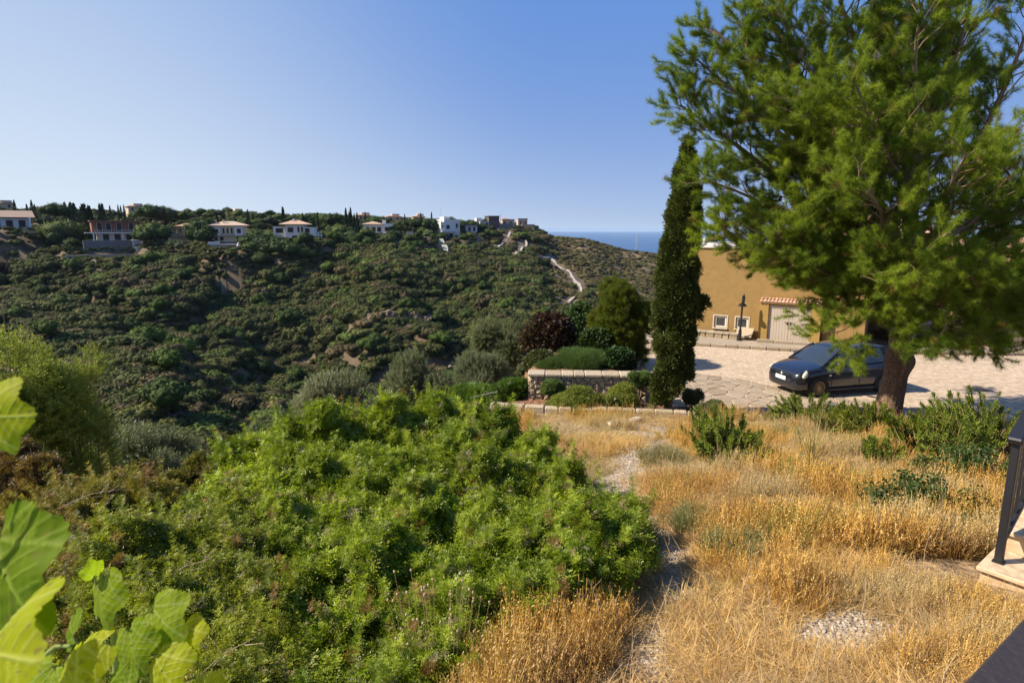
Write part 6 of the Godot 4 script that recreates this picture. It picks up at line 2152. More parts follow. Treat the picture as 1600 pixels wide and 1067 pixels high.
func build_grass() -> void:
	var r := RandomNumberGenerator.new()
	r.seed = 701
	var sets := [[[], []], [[], []], [[], []], [[], []], [[], []]]
	var n := 0
	var tries := 0
	while n < 30000 and tries < 110000:
		tries += 1
		var d := 2.3 * pow(7.2, pow(r.randf(), 0.8))
		var x := rn(r, -0.4, 0.95) * d
		if x < lin(d, thicket_edge) - rn(r, 0.0, 0.35): continue
		if x > 3.1 and d < 4.9 and x * 0.8 + d * 0.6 > 5.1: continue
		var edge := lin(x, garden_edge)
		if d > edge - 0.12: continue
		var gv := gravel_at(x, -d)
		if gv > rn(r, 0.1, 0.9): continue
		var tall := noise.get_noise_2d(x * 34.0 + 400.0, d * 34.0) * 0.5 + 0.5
		var lush := smoothstep(0.38, 0.66, tall) * (1.0 - gv)
		if lush < 0.3 and r.randf() < 0.55: continue
		if d > 7.5 and x > 0.6 and x < 3.0 and d < 11.5: lush *= 0.45
		n += 1
		var k := 3 + r.randi() % 2
		if r.randf() < 0.25 + lush * 0.65: k = r.randi() % 3
		var s := rn(r, 0.5, 0.9) * (0.5 + 0.6 * lush)
		if k >= 3: s = rn(r, 0.9, 1.5)
		elif x > 2.3 and d < 4.9: s *= 0.55
		if d > 12.5 and x < 4.5: s *= 0.9
		sets[k][0].append(Transform3D(basis_to(Vector3(rn(r, -0.25, 0.25), 1, rn(r, -0.25, 0.25)), r.randf() * TAU, s), Vector3(x, H(x, -d) - 0.01, -d)))
		var rust := smoothstep(0.5, 0.75, noise2.get_noise_2d(x * 30.0 + 77.0, d * 30.0) * 0.5 + 0.5)
		if d > 5.5 and d < 9.0 and x < 2.4: rust = maxf(rust, 0.6)
		var c := Color(0.44, 0.235, 0.055).lerp(Color(0.86, 0.59, 0.23), pow(r.randf(), 1.1))
		if r.randf() < 0.14: c = Color(0.24, 0.13, 0.06)
		c = c.lerp(Color(0.44, 0.25, 0.12), rust * 0.5)
		c = c.lerp(Color(0.52, 0.43, 0.30), 0.7 * smoothstep(0.52, 0.72, noise2.get_noise_2d(x * 44.0 - 30.0, d * 44.0) * 0.5 + 0.5))
		if r.randf() < 0.30 * smoothstep(0.56, 0.7, noise.get_noise_2d(x * 52.0 + 11.0, d * 52.0) * 0.5 + 0.5): c = Color(0.17, 0.19, 0.045).lerp(Color(0.30, 0.30, 0.09), r.randf())
		if k >= 3: c = c.lerp(Color(0.60, 0.45, 0.27), 0.4)
		sets[k][1].append(c)
	var words := ["golden dry wild oats covering the garden slope", "dry wild oats with bent stalks among the golden grass", "shorter dry grass tufts between the wild oats", "trampled pale straw lying on the garden slope", "loose straw litter between the grass tufts"]
	for k in 5:
		tag(scatter(["dry_grass", "dry_grass", "dry_grass", "straw", "straw"][k], L[["oats0", "oats1", "oats2", "straw0", "straw1"][k]], sets[k][0], sets[k][1]), words[k], "grass" if k < 3 else "straw", "", "stuff")
	var sx := []
	var sc := []
	for i in 120: # taller grey and brown stalks left over from other weeds
		var d := 2.6 * pow(4.6, r.randf())
		var x := rn(r, 0.15, 0.85) * d
		if x < lin(d, thicket_edge) + 0.1 or d > lin(x, garden_edge) - 0.5: continue
		sx.append(Transform3D(basis_to(Vector3(rn(r, -0.6, 0.6), 1, rn(r, -0.4, 0.4)), r.randf() * TAU, rn(r, 0.45, 0.95)), Vector3(x, H(x, -d), -d)))
		sc.append(Color(0.26, 0.19, 0.13).lerp(Color(0.52, 0.38, 0.22), r.randf()))
	tag(scatter("dry_stalks", L["stalk"], sx, sc), "thin grey brown weed stalks standing in the dry grass", "stalks", "", "stuff")
	# gravel
	var gx := []
	var gc := []
	tries = 0
	while gx.size() < 11000 and tries < 60000:
		tries += 1
		var d := 2.4 * pow(6.3, r.randf())
		var x := rn(r, -0.2, 0.9) * d
		if r.randf() > gravel_at(x, -d) or d > 15.5: continue
		var s := rn(r, 0.35, 1.1)
		gx.append(Transform3D(Basis(Vector3.UP, r.randf() * TAU).scaled(Vector3(s, s * rn(r, 0.6, 1.2), s)), Vector3(x, H(x, -d) + 0.005, -d)))
		gc.append(Color(0.30, 0.235, 0.18).lerp(Color(0.54, 0.46, 0.38), r.randf()))
	tag(scatter("gravel", L["pebble"], gx, gc), "pale gravel and chippings showing between the dry grass", "gravel", "", "stuff")

# ------------------------------------------------------------------ cars
# Body measures along the car: [x, half width, underside, top of the lower body, mid bulge height]; the nose points to -x.
func car_shell(b: MB, st: Array) -> void:
	var rows := []
	for s in st:
		var x: float = s[0]
		var w: float = s[1]
		var lo: float = s[2]
		var hi: float = s[3]
		var crown: float = s[4]
		var half := [Vector2(w * 0.72, lo), Vector2(w * 0.93, lo + 0.03), Vector2(w * 0.985, lo + 0.14), Vector2(w, lerpf(lo, hi, 0.45)), Vector2(w * 0.985, lerpf(lo, hi, 0.7)), Vector2(w * 0.955, hi - 0.075), Vector2(w * 0.90, hi - 0.02), Vector2(w * 0.80, hi + crown * 0.3), Vector2(w * 0.45, hi + crown * 0.85)]
		var row := []
		for p in half: row.append(Vector3(x, p.y, p.x))
		row.append(Vector3(x, hi + crown, 0))
		for i in range(half.size() - 1, -1, -1): row.append(Vector3(x, half[i].y, -half[i].x))
		row.append(Vector3(x, lo - 0.01, 0))
		rows.append(row)
	b.grid(rows, true)
	for e in [0, rows.size() - 1]:
		var c := Vector3.ZERO
		for p in rows[e]: c += p
		c /= rows[e].size()
		for i in rows[e].size():
			if e == 0: b.tri(rows[e][i], c, rows[e][(i + 1) % rows[e].size()])
			else: b.tri(rows[e][(i + 1) % rows[e].size()], c, rows[e][i])

# The glazed cabin: [x, half width below, belt height, half width at the roof, roof height]; from..to limits the part of the section.
func cabin_rows(st: Array, out := 0.0, roof_only := false) -> Array:
	var rows := []
	for s in st:
		var w: float = s[1] + out
		var wr: float = s[3] + out * 0.6
		var y0: float = s[2]
		var y1: float = s[4] + out
		var half := [Vector2(w, y0), Vector2(lerpf(w, wr, 0.35) + 0.012, lerpf(y0, y1, 0.4)), Vector2(lerpf(w, wr, 0.8), lerpf(y0, y1, 0.8)), Vector2(wr, y1 - 0.035), Vector2(wr * 0.88, y1), Vector2(wr * 0.45, y1 + 0.022)]
		if roof_only: half = [Vector2(wr + 0.012, y1 - 0.06), Vector2(wr, y1 - 0.032), Vector2(wr * 0.88, y1), Vector2(wr * 0.45, y1 + 0.022)]
		var row := []
		for p in half: row.append(Vector3(s[0], p.y, p.x))
		row.append(Vector3(s[0], y1 + 0.028, 0))
		for i in range(half.size() - 1, -1, -1): row.append(Vector3(s[0], half[i].y, -half[i].x))
		rows.append(row)
	return rows

func wheel(t: Node3D, p: Vector3, side: float, rad: float, spokes: int, rim_mat: String) -> void:
	var b := MB.new()
	var rows := []
	for i in 33:
		var a := TAU * i / 32.0
		var row := []
		for q in [[rad * 0.66, 0.095], [rad * 0.9, 0.1], [rad * 0.985, 0.075], [rad, 0.0], [rad * 0.985, -0.075], [rad * 0.9, -0.1], [rad * 0.66, -0.095]]:
			row.append(Vector3(cos(a) * q[0], sin(a) * q[0], q[1]))
		rows.append(row)
	b.grid(rows)
	var w := put("wheel", b.mesh(M.rubber), t, Transform3D(Basis(), p))
	var rm := MB.new()
	var ring := []
	for i in 33:
		var a := TAU * i / 32.0
		ring.append([Vector3(cos(a) * rad * 0.69, sin(a) * rad * 0.69, 0.085 * side), Vector3(cos(a) * rad * 0.63, sin(a) * rad * 0.63, 0.098 * side), Vector3(cos(a) * rad * 0.585, sin(a) * rad * 0.585, 0.07 * side)])
	rm.grid(ring)
	for i in spokes:
		var a := TAU * (i + 0.3) / spokes
		var d := Vector3(cos(a), sin(a), 0)
		rm.box(d * rad * 0.36 + Vector3(0, 0, 0.082 * side), Vector3(rad * 0.52, rad * 0.075, 0.03), Basis(Vector3.BACK, a), 0.006)
	rm.ball(Vector3(0, 0, 0.08 * side), Vector3(rad * 0.15, rad * 0.15, 0.03), Basis(), 12, 6)
	put("rim", rm.mesh(M[rim_mat]), w)
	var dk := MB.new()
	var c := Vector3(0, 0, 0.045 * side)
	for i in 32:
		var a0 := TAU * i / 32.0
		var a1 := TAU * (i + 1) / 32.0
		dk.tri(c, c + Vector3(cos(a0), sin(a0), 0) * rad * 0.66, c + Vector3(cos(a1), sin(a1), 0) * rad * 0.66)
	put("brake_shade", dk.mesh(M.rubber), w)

func make_car(called: String, label: String, p: Vector3, nose: Vector3, paint: String, rim_mat: String, spokes: int, scale: float, seed_: int) -> Node3D:
	var t := thing(called, label, "car", p)
	var ax := -nose.normalized()
	t.basis = Basis(ax, Vector3.UP, ax.cross(Vector3.UP)).scaled_local(Vector3.ONE * scale)
	var body := MB.new()
	var st := [[-1.86, 0.50, 0.30, 0.52, 0.0], [-1.84, 0.62, 0.22, 0.64, 0.01], [-1.78, 0.70, 0.20, 0.71, 0.02], [-1.66, 0.77, 0.19, 0.77, 0.035], [-1.45, 0.82, 0.19, 0.83, 0.05], [-1.2, 0.84, 0.2, 0.88, 0.06], [-0.95, 0.845, 0.2, 0.925, 0.06], [-0.7, 0.845, 0.2, 0.945, 0.04],
		[0.0, 0.845, 0.2, 0.96, 0.03], [0.8, 0.845, 0.2, 0.985, 0.03], [1.3, 0.84, 0.22, 1.01, 0.03], [1.6, 0.82, 0.25, 1.02, 0.02], [1.76, 0.78, 0.28, 0.98, 0.01], [1.83, 0.70, 0.34, 0.86, 0.0], [1.85, 0.6, 0.4, 0.7, 0.0]]
	car_shell(body, st)
	put("body", body.mesh(M[paint]), t)
	var cab := [[-1.02, 0.72, 0.90, 0.70, 0.93], [-0.85, 0.765, 0.925, 0.68, 1.05], [-0.55, 0.79, 0.94, 0.64, 1.24], [-0.3, 0.80, 0.945, 0.61, 1.37], [-0.1, 0.80, 0.95, 0.595, 1.43], [0.3, 0.80, 0.955, 0.59, 1.475], [0.8, 0.80, 0.97, 0.585, 1.475], [1.2, 0.79, 0.99, 0.575, 1.445], [1.42, 0.775, 1.0, 0.565, 1.39], [1.58, 0.755, 1.01, 0.60, 1.24], [1.74, 0.72, 0.98, 0.66, 1.02]]
	var gl := MB.new()
	gl.grid(cabin_rows(cab))
	put("windows", gl.mesh(M.dark_glass), t)
	var rf := MB.new()
	rf.grid(cabin_rows(cab.slice(3, 9), 0.012, true))
	put("roof", rf.mesh(M[paint]), t)
	var pl := MB.new()
	for s in [-1.0, 1.0]:
		pl.tube([Vector3(-1.05, 0.91, 0.745 * s), Vector3(-0.55, 1.24, 0.655 * s), Vector3(-0.28, 1.39, 0.60 * s)], [0.028, 0.028, 0.03], 6)
		pl.tube([Vector3(0.28, 0.95, 0.81 * s), Vector3(0.33, 1.25, 0.69 * s), Vector3(0.36, 1.44, 0.60 * s)], [0.035, 0.03, 0.03], 5)
		pl.tube([Vector3(1.38, 0.98, 0.79 * s), Vector3(1.33, 1.25, 0.69 * s), Vector3(1.25, 1.42, 0.58 * s)], [0.15, 0.11, 0.07], 6)
	put("pillars", pl.mesh(M[paint]), t)
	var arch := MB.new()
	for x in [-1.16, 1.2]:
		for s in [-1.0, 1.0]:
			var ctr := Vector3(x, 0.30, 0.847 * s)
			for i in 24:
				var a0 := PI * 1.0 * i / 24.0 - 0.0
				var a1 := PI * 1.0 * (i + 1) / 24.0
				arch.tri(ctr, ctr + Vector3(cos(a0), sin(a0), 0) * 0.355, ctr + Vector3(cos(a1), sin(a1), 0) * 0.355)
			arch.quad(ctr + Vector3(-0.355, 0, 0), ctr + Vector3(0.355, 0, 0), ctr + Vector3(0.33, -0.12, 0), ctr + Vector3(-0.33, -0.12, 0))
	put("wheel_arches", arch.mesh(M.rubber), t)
	for x in [-1.16, 1.2]:
		for s in [-1.0, 1.0]: wheel(t, Vector3(x, 0.30, 0.765 * s), s, 0.30, spokes, rim_mat)
	for s in [-1.0, 1.0]:
		var h := MB.new()
		h.ball(Vector3.ZERO, Vector3(0.31, 0.105, 0.095), Basis(Vector3.UP, 0.62 * s) * Basis(Vector3.BACK, 0.34), 16, 10)
		put("headlight", h.mesh(M.headlamp), t, Transform3D(Basis(), Vector3(-1.47, 0.725, 0.635 * s)))
		var m := MB.new()
		m.ball(Vector3.ZERO, Vector3(0.075, 0.075, 0.11), Basis(), 10, 8)
		m.box(Vector3(0.02, -0.05, -0.1 * s), Vector3(0.05, 0.03, 0.12))
		put("mirror", m.mesh(M[paint]), t, Transform3D(Basis(), Vector3(-0.62, 1.02, 0.94 * s)))
		var si := MB.new()
		si.ball(Vector3.ZERO, Vector3(0.045, 0.022, 0.012), Basis(), 8, 6)
		put("side_indicator", si.mesh(M.headlamp), t, Transform3D(Basis(), Vector3(-0.78, 0.66, 0.846 * s)))
		for x in [0.12, 1.02]:
			var d := MB.new()
			d.box(Vector3.ZERO, Vector3(0.17, 0.03, 0.03), Basis(), 0.01)
			put("door_handle", d.mesh(M[paint]), t, Transform3D(Basis(), Vector3(x, 0.83, 0.838 * s)))
		var seam := MB.new()
		for x in [-0.72, 0.28, 1.1]:
			seam.tube([Vector3(x, 0.30, 0.842 * s), Vector3(x, 0.58, 0.847 * s), Vector3(x + 0.02, 0.88, 0.818 * s)], [0.006, 0.006, 0.006], 4)
		seam.tube([Vector3(-0.72, 0.30, 0.842 * s), Vector3(1.1, 0.30, 0.842 * s)], [0.006, 0.006], 4)
		seam.tube([Vector3(-0.9, 0.935, 0.785 * s), Vector3(0.3, 0.962, 0.812 * s), Vector3(1.4, 1.0, 0.79 * s)], [0.012, 0.012, 0.012], 4)
		put("door_seams", seam.mesh(M.rubber), t)
		var sk := MB.new()
		sk.box(Vector3(0.02, 0.215, 0.80 * s), Vector3(1.7, 0.09, 0.09), Basis(), 0.02)
		put("sill", sk.mesh(M.plastic), t)
		var fg := MB.new()
		fg.ball(Vector3.ZERO, Vector3(0.03, 0.045, 0.07), Basis(), 8, 6)
		put("fog_light", fg.mesh(M.headlamp), t, Transform3D(Basis(), Vector3(-1.745, 0.36, 0.56 * s)))
		var tl := MB.new()
		tl.col = Color(0.3, 0.02, 0.02)
		tl.ball(Vector3.ZERO, Vector3(0.08, 0.17, 0.08), Basis(), 8, 8)
		put("tail_light", tl.mesh(M.paint), t, Transform3D(Basis(), Vector3(1.72, 0.9, 0.68 * s)))
	var gr := MB.new()
	gr.box(Vector3(-1.835, 0.40, 0), Vector3(0.06, 0.16, 0.86), Basis(), 0.02)
	for k in 4: gr.box(Vector3(-1.862, 0.345 + k * 0.036, 0), Vector3(0.03, 0.012, 0.8))
	gr.box(Vector3(-1.815, 0.62, 0), Vector3(0.06, 0.07, 0.62), Basis(), 0.015)
	put("grille", gr.mesh(M.plastic), t)
	var em := MB.new() # slanted chrome badge
	em.box(Vector3(0, 0.018, 0.012), Vector3(0.012, 0.018, 0.06), Basis(Vector3.RIGHT, 0.6), 0.003)
	em.box(Vector3(0, 0.0, 0.0), Vector3(0.012, 0.02, 0.06), Basis(Vector3.RIGHT, -0.6), 0.003)
	em.box(Vector3(0, -0.018, -0.012), Vector3(0.012, 0.018, 0.06), Basis(Vector3.RIGHT, 0.6), 0.003)
	put("badge", em.mesh(M.steel), t, Transform3D(Basis(), Vector3(-1.855, 0.625, 0)))
	var np := MB.new()
	np.col = Color(0.72, 0.72, 0.68)
	np.box(Vector3.ZERO, Vector3(0.02, 0.115, 0.46), Basis(), 0.004)
	var plate := put("number_plate", np.mesh(M.paint), t, Transform3D(Basis(), Vector3(-1.878, 0.50, 0)))
	for w in [[-0.84, 0.35, 0.5], [-0.86, -0.25, 0.42]]:
		var wp := MB.new()
		wp.tube([Vector3(w[0] - 0.22, 0.945, w[1]), Vector3(w[0] - 0.1, 0.99, w[1] - w[2] * 0.55), Vector3(w[0] - 0.2, 0.955, w[1] - w[2] * 1.0)], [0.012, 0.01, 0.008], 4)
		put("wiper", wp.mesh(M.plastic), t)
	return t

func build_cars() -> void:
	make_car("parked_car", "black hatchback parked alone on the pale courtyard with bronze multi spoke wheels", Vector3(10.62, 0.02, -19.85), Vector3(-0.972, 0, 0.235), "car_black", "bronze", 14, 1.04, 1)
	make_car("parked_car", "silver car parked under the carport behind the stone pillar", Vector3(19.75, 0.14, -28.9), Vector3(1.0, 0, 0.03), "car_silver", "steel", 9, 1.02, 2)

# ------------------------------------------------------------------ stone steps with an iron railing
func build_steps() -> void:
	var up := Vector3(0.79, 0, -0.613)
	var along := Vector3(0.36, 0, 0.933)
	along = (along - up * along.dot(up)).normalized()
	var p := Vector3(3.63, 0.0, -4.40)
	var bs := Basis(up, Vector3.UP, along)
	var t := thing("stone_steps", "sandstone garden steps climbing to the right edge", "steps", p)
	t.basis = bs
	var ys := [2.67, 2.85, 3.03, 3.21, 3.39]
	for k in 5:
		var b := MB.new()
		b.col = [Color(0.55, 0.41, 0.27), Color(0.57, 0.43, 0.29), Color(0.54, 0.41, 0.28), Color(0.56, 0.42, 0.28), Color(0.56, 0.42, 0.28)][k]
		b.box(Vector3(0.43 * k + 0.24, ys[k] - 0.02, 1.0), Vector3(0.5, 0.04, 2.0), Basis(), 0.008)
		put("tread", b.mesh(M.limestone), t)
		var c := MB.new()
		c.col = Color(0.54, 0.40, 0.26)
		for s in 3:
			c.box(Vector3(0.43 * k + 0.25, ys[k] - 0.04 - (0.4 if k == 0 else 0.07), 0.025 + 0.325 + s * 0.655), Vector3(0.44, 0.8 if k == 0 else 0.14, 0.65), Basis(), 0.004)
		put("riser", c.mesh(M.limestone), t)
	# pinned rusty bolt at the corner
	var rl := thing("stair_railing", "black iron railing with square post rising beside the stone steps", "railing", p)
	rl.basis = bs
	var post := MB.new()
	post.box(Vector3(0.19, 2.67 + 0.5, 0.09), Vector3(0.055, 1.0, 0.055), Basis(), 0.006)
	put("post", post.mesh(M.iron), rl)
	var foot := MB.new()
	foot.box(Vector3(0.19, 2.675, 0.09), Vector3(0.075, 0.012, 0.075))
	put("foot_plate", foot.mesh(M.iron), rl)
	var ang := atan2(0.18, 0.43)
	var rb := Basis(Vector3.BACK, ang)
	var tr := MB.new()
	tr.box(Vector3(0.19, 3.705, 0.09) + rb * Vector3(0.92, 0, 0), Vector3(2.0, 0.06, 0.1), rb, 0.012)
	put("top_rail", tr.mesh(M.iron), rl)
	var lr := MB.new()
	lr.box(Vector3(0.19, 2.86, 0.09) + rb * Vector3(0.95, 0, 0), Vector3(1.85, 0.05, 0.05), rb, 0.006)
	put("bottom_rail", lr.mesh(M.iron), rl)
	for k in 12:
		var bl := MB.new()
		var x := 0.19 + 0.14 * (k + 1)
		var y0 := 2.86 + (x - 0.19) * tan(ang)
		bl.box(Vector3(x, y0 + 0.42, 0.09), Vector3(0.022, 0.82, 0.022))
		put("baluster", bl.mesh(M.iron), rl)
	# the terrace handrail at the lower right
	var e0 := Vector3(0.62, 4.63, -0.75)
	var e1 := Vector3(0.83, 4.63, -0.90)
	var d := (e1 - e0).normalized()
	var n := Vector3(-d.z, 0, d.x)
	var h := thing("timber_handrail", "dark weathered timber handrail crossing the lower right corner", "handrail", e0)
	h.basis = Basis(d, Vector3.UP, n)
	for k in 2:
		var pk := MB.new()
		pk.col = Color(0.028, 0.022, 0.022)
		pk.box(Vector3(0.4, -0.022, 0.062 + k * 0.127), Vector3(2.6, 0.044, 0.123), Basis(), 0.005)
		put("plank", pk.mesh(M.timber), h)
	for x in [-0.8, 0.35, 1.5]:
		var ps := MB.new()
		ps.col = Color(0.028, 0.022, 0.022)
		ps.box(Vector3(x, -0.6, 0.12), Vector3(0.08, 1.1, 0.08))
		put("post", ps.mesh(M.timber), h)
	var r := RandomNumberGenerator.new()
	r.seed = 801
	var i := 0
	for q in [[0.14, 0.045], [0.13, 0.065], [0.08, 0.10], [0.2, 0.03], [0.03, 0.05]]:
		var b := MB.new()
		b.col = Color(0.34, 0.25, 0.16)
		b.ball(Vector3.ZERO, Vector3(0.004, 0.0018, 0.0022) * rn(r, 0.8, 1.4), Basis(Vector3.UP, rn(r, 0, 3)), 8, 5, 0.3, noise)
		var o := put("dry_seed", b.mesh(M.twig))
		o.position = h.transform * Vector3(q[0], 0.002, q[1])
		tag(o, "tiny dry brown seed husk lying on the dark timber handrail", "seed", "seed husks on the handrail")

# ------------------------------------------------------------------ fig leaves at the lower left
func fig_mesh(seed_: int, curl: float, c1: Color, cv: Color) -> ArrayMesh:
	var r := RandomNumberGenerator.new()
	r.seed = seed_
	var ph := r.randf() * 6.0
	var b := MB.new()
	var na := 228
	var nr := 18
	var root := Vector2(0, -0.72)
	var veins := []
	for k in 5: # main veins from the stalk
		var a := PI * 0.5 + (k - 2) * 0.56
		veins.append([root, root + Vector2(cos(a), sin(a)) * [1.25, 1.45, 1.75, 1.45, 1.25][k]])
	for k in 5: # side veins of the middle rib
		for s in [-1.0, 1.0]:
			var o := root + Vector2(0, 0.35 + k * 0.24)
			veins.append([o, o + Vector2(s * 0.62, 0.42) * (1.0 - k * 0.13)])
	for s in [-1.0, 1.0]:
		for k in 3:
			var a0: float = PI * 0.5 - s * 0.56
			var o := root + Vector2(cos(a0), sin(a0)) * (0.4 + k * 0.3)
			veins.append([o, o + Vector2(s * 0.55, 0.12 + k * 0.1)])
	var at_leaf := func(p: Vector2):
		var v := 0.0
		for i in veins.size():
			var q := Geometry2D.get_closest_point_to_segment(p, veins[i][0], veins[i][1])
			v = maxf(v, (1.0 if i < 5 else 0.62) * exp(-pow(p.distance_to(q) / (0.03 if i < 5 else 0.02), 2.0)))
		return v
	var rows := []
	for i in nr + 1:
		var row := []
		for j in na:
			var a := TAU * j / na
			var f := wrapf(a - PI * 0.5, -PI, PI)
			var rad := 0.86 + 0.10 * cos(f * 5.0 + 0.1) * smoothstep(2.6, 0.4, absf(f)) + 0.10 * exp(-pow(f / 0.35, 2.0)) - 0.36 * exp(-pow((absf(f) - PI) / 0.28, 2.0))
			rad += 0.034 * absf(sin(f * 19.0 + ph)) + 0.012 * sin(f * 47.0) + 0.02 * sin(f * 4.0 + ph)
			var p := Vector2(cos(a), sin(a)) * rad * (float(i) / nr)
			var z := -curl * (p.x * p.x * 0.5 + (p.y - 0.2) * (p.y - 0.2) * 0.28) + 0.05 * sin(p.x * 5.0 + ph) * sin(p.y * 4.0) + 0.03 * sin(f * 7.0 + ph) * pow(float(i) / nr, 3.0)
			z += 0.022 * float(at_leaf.call(p)) - 0.012 * absf(sin(p.y * 13.0 + absf(p.x) * 9.0))
			row.append(Vector3(p.x, p.y, z))
		rows.append(row)
	b.grid(rows, true)
	for i in b.v.size():
		var p := Vector2(b.v[i].x, b.v[i].y)
		var m := 0.5 + 0.5 * noise.get_noise_2d(p.x * 140.0 + seed_ * 20.0, p.y * 140.0)
		var spot := smoothstep(0.42, 0.55, noise2.get_noise_2d(p.x * 420.0 + seed_ * 70.0, p.y * 420.0))
		b.c[i] = c1.lerp(c1 * 0.66, m).lerp(Color(0.22, 0.17, 0.05), spot * 0.7).lerp(cv, float(at_leaf.call(p)) * 0.85)
	return b.mesh(M.fig_leaf)

func build_fig() -> void:
	var base := at(190, 1160, 1.15)
	var t := thing("fig_tree", "fig shoots with large translucent green leaves at the lower left corner", "fig tree", base)
	var green := Color(0.30, 0.40, 0.014)
	var meshes := [fig_mesh(1, 0.5, green, Color(0.36, 0.44, 0.12)), fig_mesh(2, 0.9, Color(0.44, 0.49, 0.014), Color(0.58, 0.60, 0.14)), fig_mesh(3, 0.3, Color(0.18, 0.28, 0.012), Color(0.32, 0.42, 0.06))]
	# [column, row, distance, half length, direction of the tip in the picture (degrees from up, clockwise), tilt left-right, tilt up-down, mesh]
	var leaves := [
		[8, 900, 0.60, 0.090, 112, -0.5, -0.35, 2], [-12, 1022, 0.52, 0.078, 70, -0.75, -0.5, 1], [100, 1052, 0.62, 0.045, 150, -0.8, -0.5, 1], [-14, 652, 0.62, 0.046, 85, -0.25, -0.2, 1],
		[160, 930, 1.16, 0.066, 155, -0.5, -0.3, 0], [145, 892, 1.18, 0.026, -10, 1.0, 0.1, 0], [250, 968, 1.12, 0.068, 105, -0.4, -0.55, 0], [288, 998, 1.10, 0.05, 120, -0.5, -0.5, 1], [138, 1020, 1.10, 0.062, 215, -0.6, -0.7, 1], [205, 1008, 1.08, 0.058, 140, -0.3, -0.4, 0],
		[252, 1048, 1.05, 0.066, 120, -0.4, -0.5, 1], [190, 1062, 1.06, 0.05, 180, -0.6, -0.5, 2], [110, 985, 1.2, 0.05, 265, -0.9, -0.4, 2], [328, 1072, 1.08, 0.035, 70, -0.5, -0.7, 1], [60, 1075, 0.95, 0.06, 190, -0.5, -0.5, 0], [240, 990, 1.22, 0.045, 60, 0.6, -0.8, 2]]
	var b := MB.new()
	b.col = Color(0.26, 0.32, 0.08)
	for l in leaves:
		var p := at(l[0], l[1], l[2]) - base
		var a := deg_to_rad(l[4])
		var tip := Vector3(sin(a), cos(a), 0)
		var bas := Basis(Vector3(0, 0, 1).cross(Vector3.UP), Vector3.UP, Vector3(0, 0, 1))
		bas = Basis(Vector3.UP, l[5]) * Basis(Vector3.RIGHT, l[6]) * Basis(Vector3.BACK, -a)
		put("leaf", meshes[l[7]], t, Transform3D(bas.scaled_local(Vector3.ONE * l[3]), p))
		var root: Vector3 = p + bas * Vector3(0, -0.62, 0) * l[3]
		var mid := root * 0.75 + Vector3(-0.01, 0.0, 0.0)
		if l[2] < 0.9: mid = root + Vector3(-0.08, -0.05, 0.0)
		b.tube([root, root.lerp(mid, 0.5) + bas * Vector3(0, -0.02, -0.01), mid], [0.0022, 0.0026, 0.0032], 5)
	b.tube([at(180, 905, 1.17) - base, at(176, 985, 1.15) - base, Vector3(0, 0, 0), Vector3(0.0, -0.3, -0.05)], [0.003, 0.006, 0.009, 0.011], 6)
	b.tube([at(-90, 640, 0.62) - base, at(-120, 900, 0.6) - base, at(-100, 1200, 0.7) - base], [0.004, 0.006, 0.008], 6)
	put("stem", b.mesh(M.leaf), t)

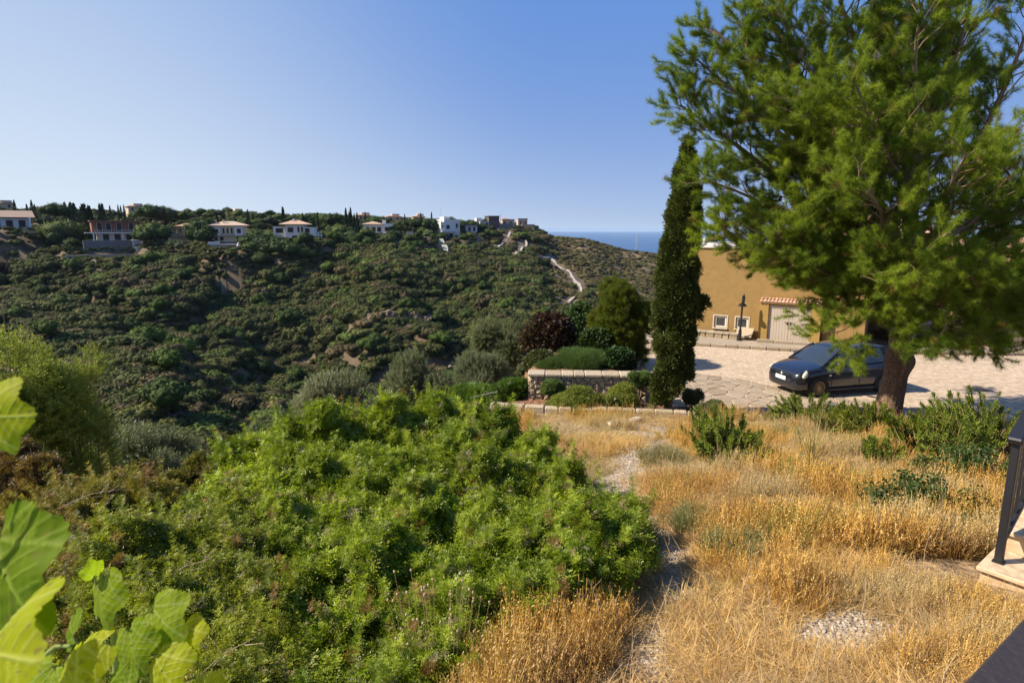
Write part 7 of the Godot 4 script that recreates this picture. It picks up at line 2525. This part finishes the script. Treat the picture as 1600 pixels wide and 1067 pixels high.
# ------------------------------------------------------------------ street lamp, cover, garden light, pylon and other small things
func build_small_things() -> void:
	var r := RandomNumberGenerator.new()
	r.seed = 901
	var lp := at(1156, 531, 28.2)
	lp.y = 0.12
	var t := thing("street_lamp", "slim black street lamp with a conical shade before the yellow house", "street lamp", lp)
	var b := MB.new()
	b.tube([Vector3(0, 0, 0), Vector3(0, 0.5, 0), Vector3(0, 0.52, 0), Vector3(0.03, 2.1, 0)], [0.075, 0.07, 0.045, 0.04], 10)
	b.box(Vector3(0, 0.02, 0), Vector3(0.24, 0.04, 0.24), Basis(), 0.01)
	put("post", b.mesh(M.iron), t)
	var hd := MB.new()
	hd.tube([Vector3(0.03, 1.62, 0), Vector3(0.03, 1.66, 0), Vector3(0.03, 1.78, 0), Vector3(0.03, 1.86, 0)], [0.19, 0.19, 0.06, 0.03], 14)
	hd.tube([Vector3(0.06, 1.75, 0.02), Vector3(0.085, 2.0, 0.02), Vector3(0.06, 2.18, 0.02)], [0.045, 0.05, 0.02], 8)
	put("lamp_shade", hd.mesh(M.iron), t)
	var mp := at(1530, 604, 19.8)
	var mc := thing("manhole_cover", "square rusty manhole cover set in the courtyard right of the pine", "manhole cover", Vector3(mp.x, 0.0, mp.z), -0.1)
	var m := MB.new()
	m.col = Color(0.13, 0.09, 0.07)
	m.box(Vector3(0, 0.012, 0), Vector3(0.62, 0.03, 0.66), Basis(), 0.006)
	put("frame", m.mesh(M.matt), mc)
	var ml := MB.new()
	ml.col = Color(0.22, 0.16, 0.12)
	ml.box(Vector3(0, 0.022, 0), Vector3(0.5, 0.03, 0.54), Basis(), 0.006)
	put("lid", ml.mesh(M.stone), mc)
	# garden light: a dark post with a cone turned upwards
	var gp := on_ground(1316, 14.9)
	var g := thing("garden_light", "black garden light with an upturned blue topped cone near the pine", "garden light", gp)
	var gb := MB.new()
	gb.tube([Vector3(0, -0.05, 0), Vector3(0, 0.30, 0)], [0.045, 0.045], 10)
	put("post", gb.mesh(M.iron), g)
	var gc := MB.new()
	gc.tube([Vector3(0, 0.28, 0), Vector3(0, 0.34, 0), Vector3(0, 0.44, 0)], [0.05, 0.07, 0.155], 16)
	put("cone", gc.mesh(M.steel), g)
	var gt := MB.new()
	gt.col = Color(0.05, 0.08, 0.2)
	gt.tube([Vector3(0, 0.435, 0), Vector3(0, 0.455, 0)], [0.165, 0.16], 16)
	put("lens", gt.mesh(M.dark_glass), g)
	# irrigation riser and black hose
	var tp := on_ground(967, 16.9)
	var tap := thing("water_tap", "short grey standpipe in the brown soil left of the cypress", "tap", tp)
	var tb := MB.new()
	tb.col = Color(0.2, 0.19, 0.18)
	tb.tube([Vector3(0, -0.05, 0), Vector3(0, 0.34, 0)], [0.018, 0.018], 6)
	tb.box(Vector3(0.0, 0.34, 0.03), Vector3(0.05, 0.04, 0.09), Basis(), 0.008)
	put("pipe", tb.mesh(M.paint), tap)
	var hp := [on_ground(970, 17.3), on_ground(985, 17.6), on_ground(1005, 17.45), on_ground(1030, 17.1), on_ground(1070, 16.7), on_ground(1105, 16.3)]
	var hb := MB.new()
	var pts := []
	for q in hp: pts.append(q - hp[0] + Vector3(0, 0.03, 0))
	hb.tube(pts, [0.016, 0.016, 0.016, 0.016, 0.016, 0.016], 5)
	var ho := put("irrigation_hose", hb.mesh(M.rubber))
	ho.position = hp[0]
	tag(ho, "thin black irrigation hose lying across the brown soil bed", "hose")
	# the slanting dark pole and rail by the green bush
	var a := at(735, 622, 18.0)
	var pl := MB.new()
	pl.tube([Vector3.ZERO, at(778, 612, 17.6) - a], [0.025, 0.025], 6)
	pl.tube([at(766, 615, 17.7) - a, at(768, 665, 17.7) - a], [0.025, 0.025], 6)
	var po := thing("handrail", "dark handrail pole sticking out of the green bush below the wall", "handrail", a)
	put("pole", pl.mesh(M.iron), po)
	# lattice pylon against the sea
	var pb := at(995, 394, 610)
	var py := thing("pylon", "thin lattice pylon standing against the sea beyond the ridge", "pylon", Vector3(pb.x, pb.y - 4.0, pb.z))
	var k := MB.new()
	k.col = Color(0.42, 0.40, 0.40)
	for s in [[-1, -1], [1, -1], [1, 1], [-1, 1]]:
		k.tube([Vector3(s[0] * 1.6, 0, s[1] * 1.6), Vector3(s[0] * 0.3, 22, s[1] * 0.3)], [0.09, 0.07], 4)
	for i in 9:
		var y := i * 2.3
		var w := lerpf(1.6, 0.35, y / 22.0)
		var w2 := lerpf(1.6, 0.35, (y + 2.3) / 22.0)
		k.tube([Vector3(-w, y, w), Vector3(w2, y + 2.3, w2)], [0.05, 0.05], 3)
		k.tube([Vector3(w, y, -w), Vector3(-w2, y + 2.3, -w2)], [0.05, 0.05], 3)
	for y in [15.0, 18.5, 21.5]: k.tube([Vector3(-2.6, y, 0), Vector3(2.6, y, 0)], [0.09, 0.09], 4)
	put("lattice", k.mesh(M.matt), py)
	# masts on the ridge
	for s in [[689, 349, 365, 12.0, "thin mast behind the white cube villa"], [782, 352, 415, 12.0, "thin mast right of the dark brown block"]]:
		var q := at(s[0], s[1], s[2])
		var mb := MB.new()
		mb.col = Color(0.4, 0.4, 0.4)
		mb.tube([Vector3(0, -3, 0), Vector3(0, s[3] * 0.75, 0)], [0.14, 0.1], 5)
		var mo := thing("mast", s[4], "mast", q)
		put("pole", mb.mesh(M.matt), mo)
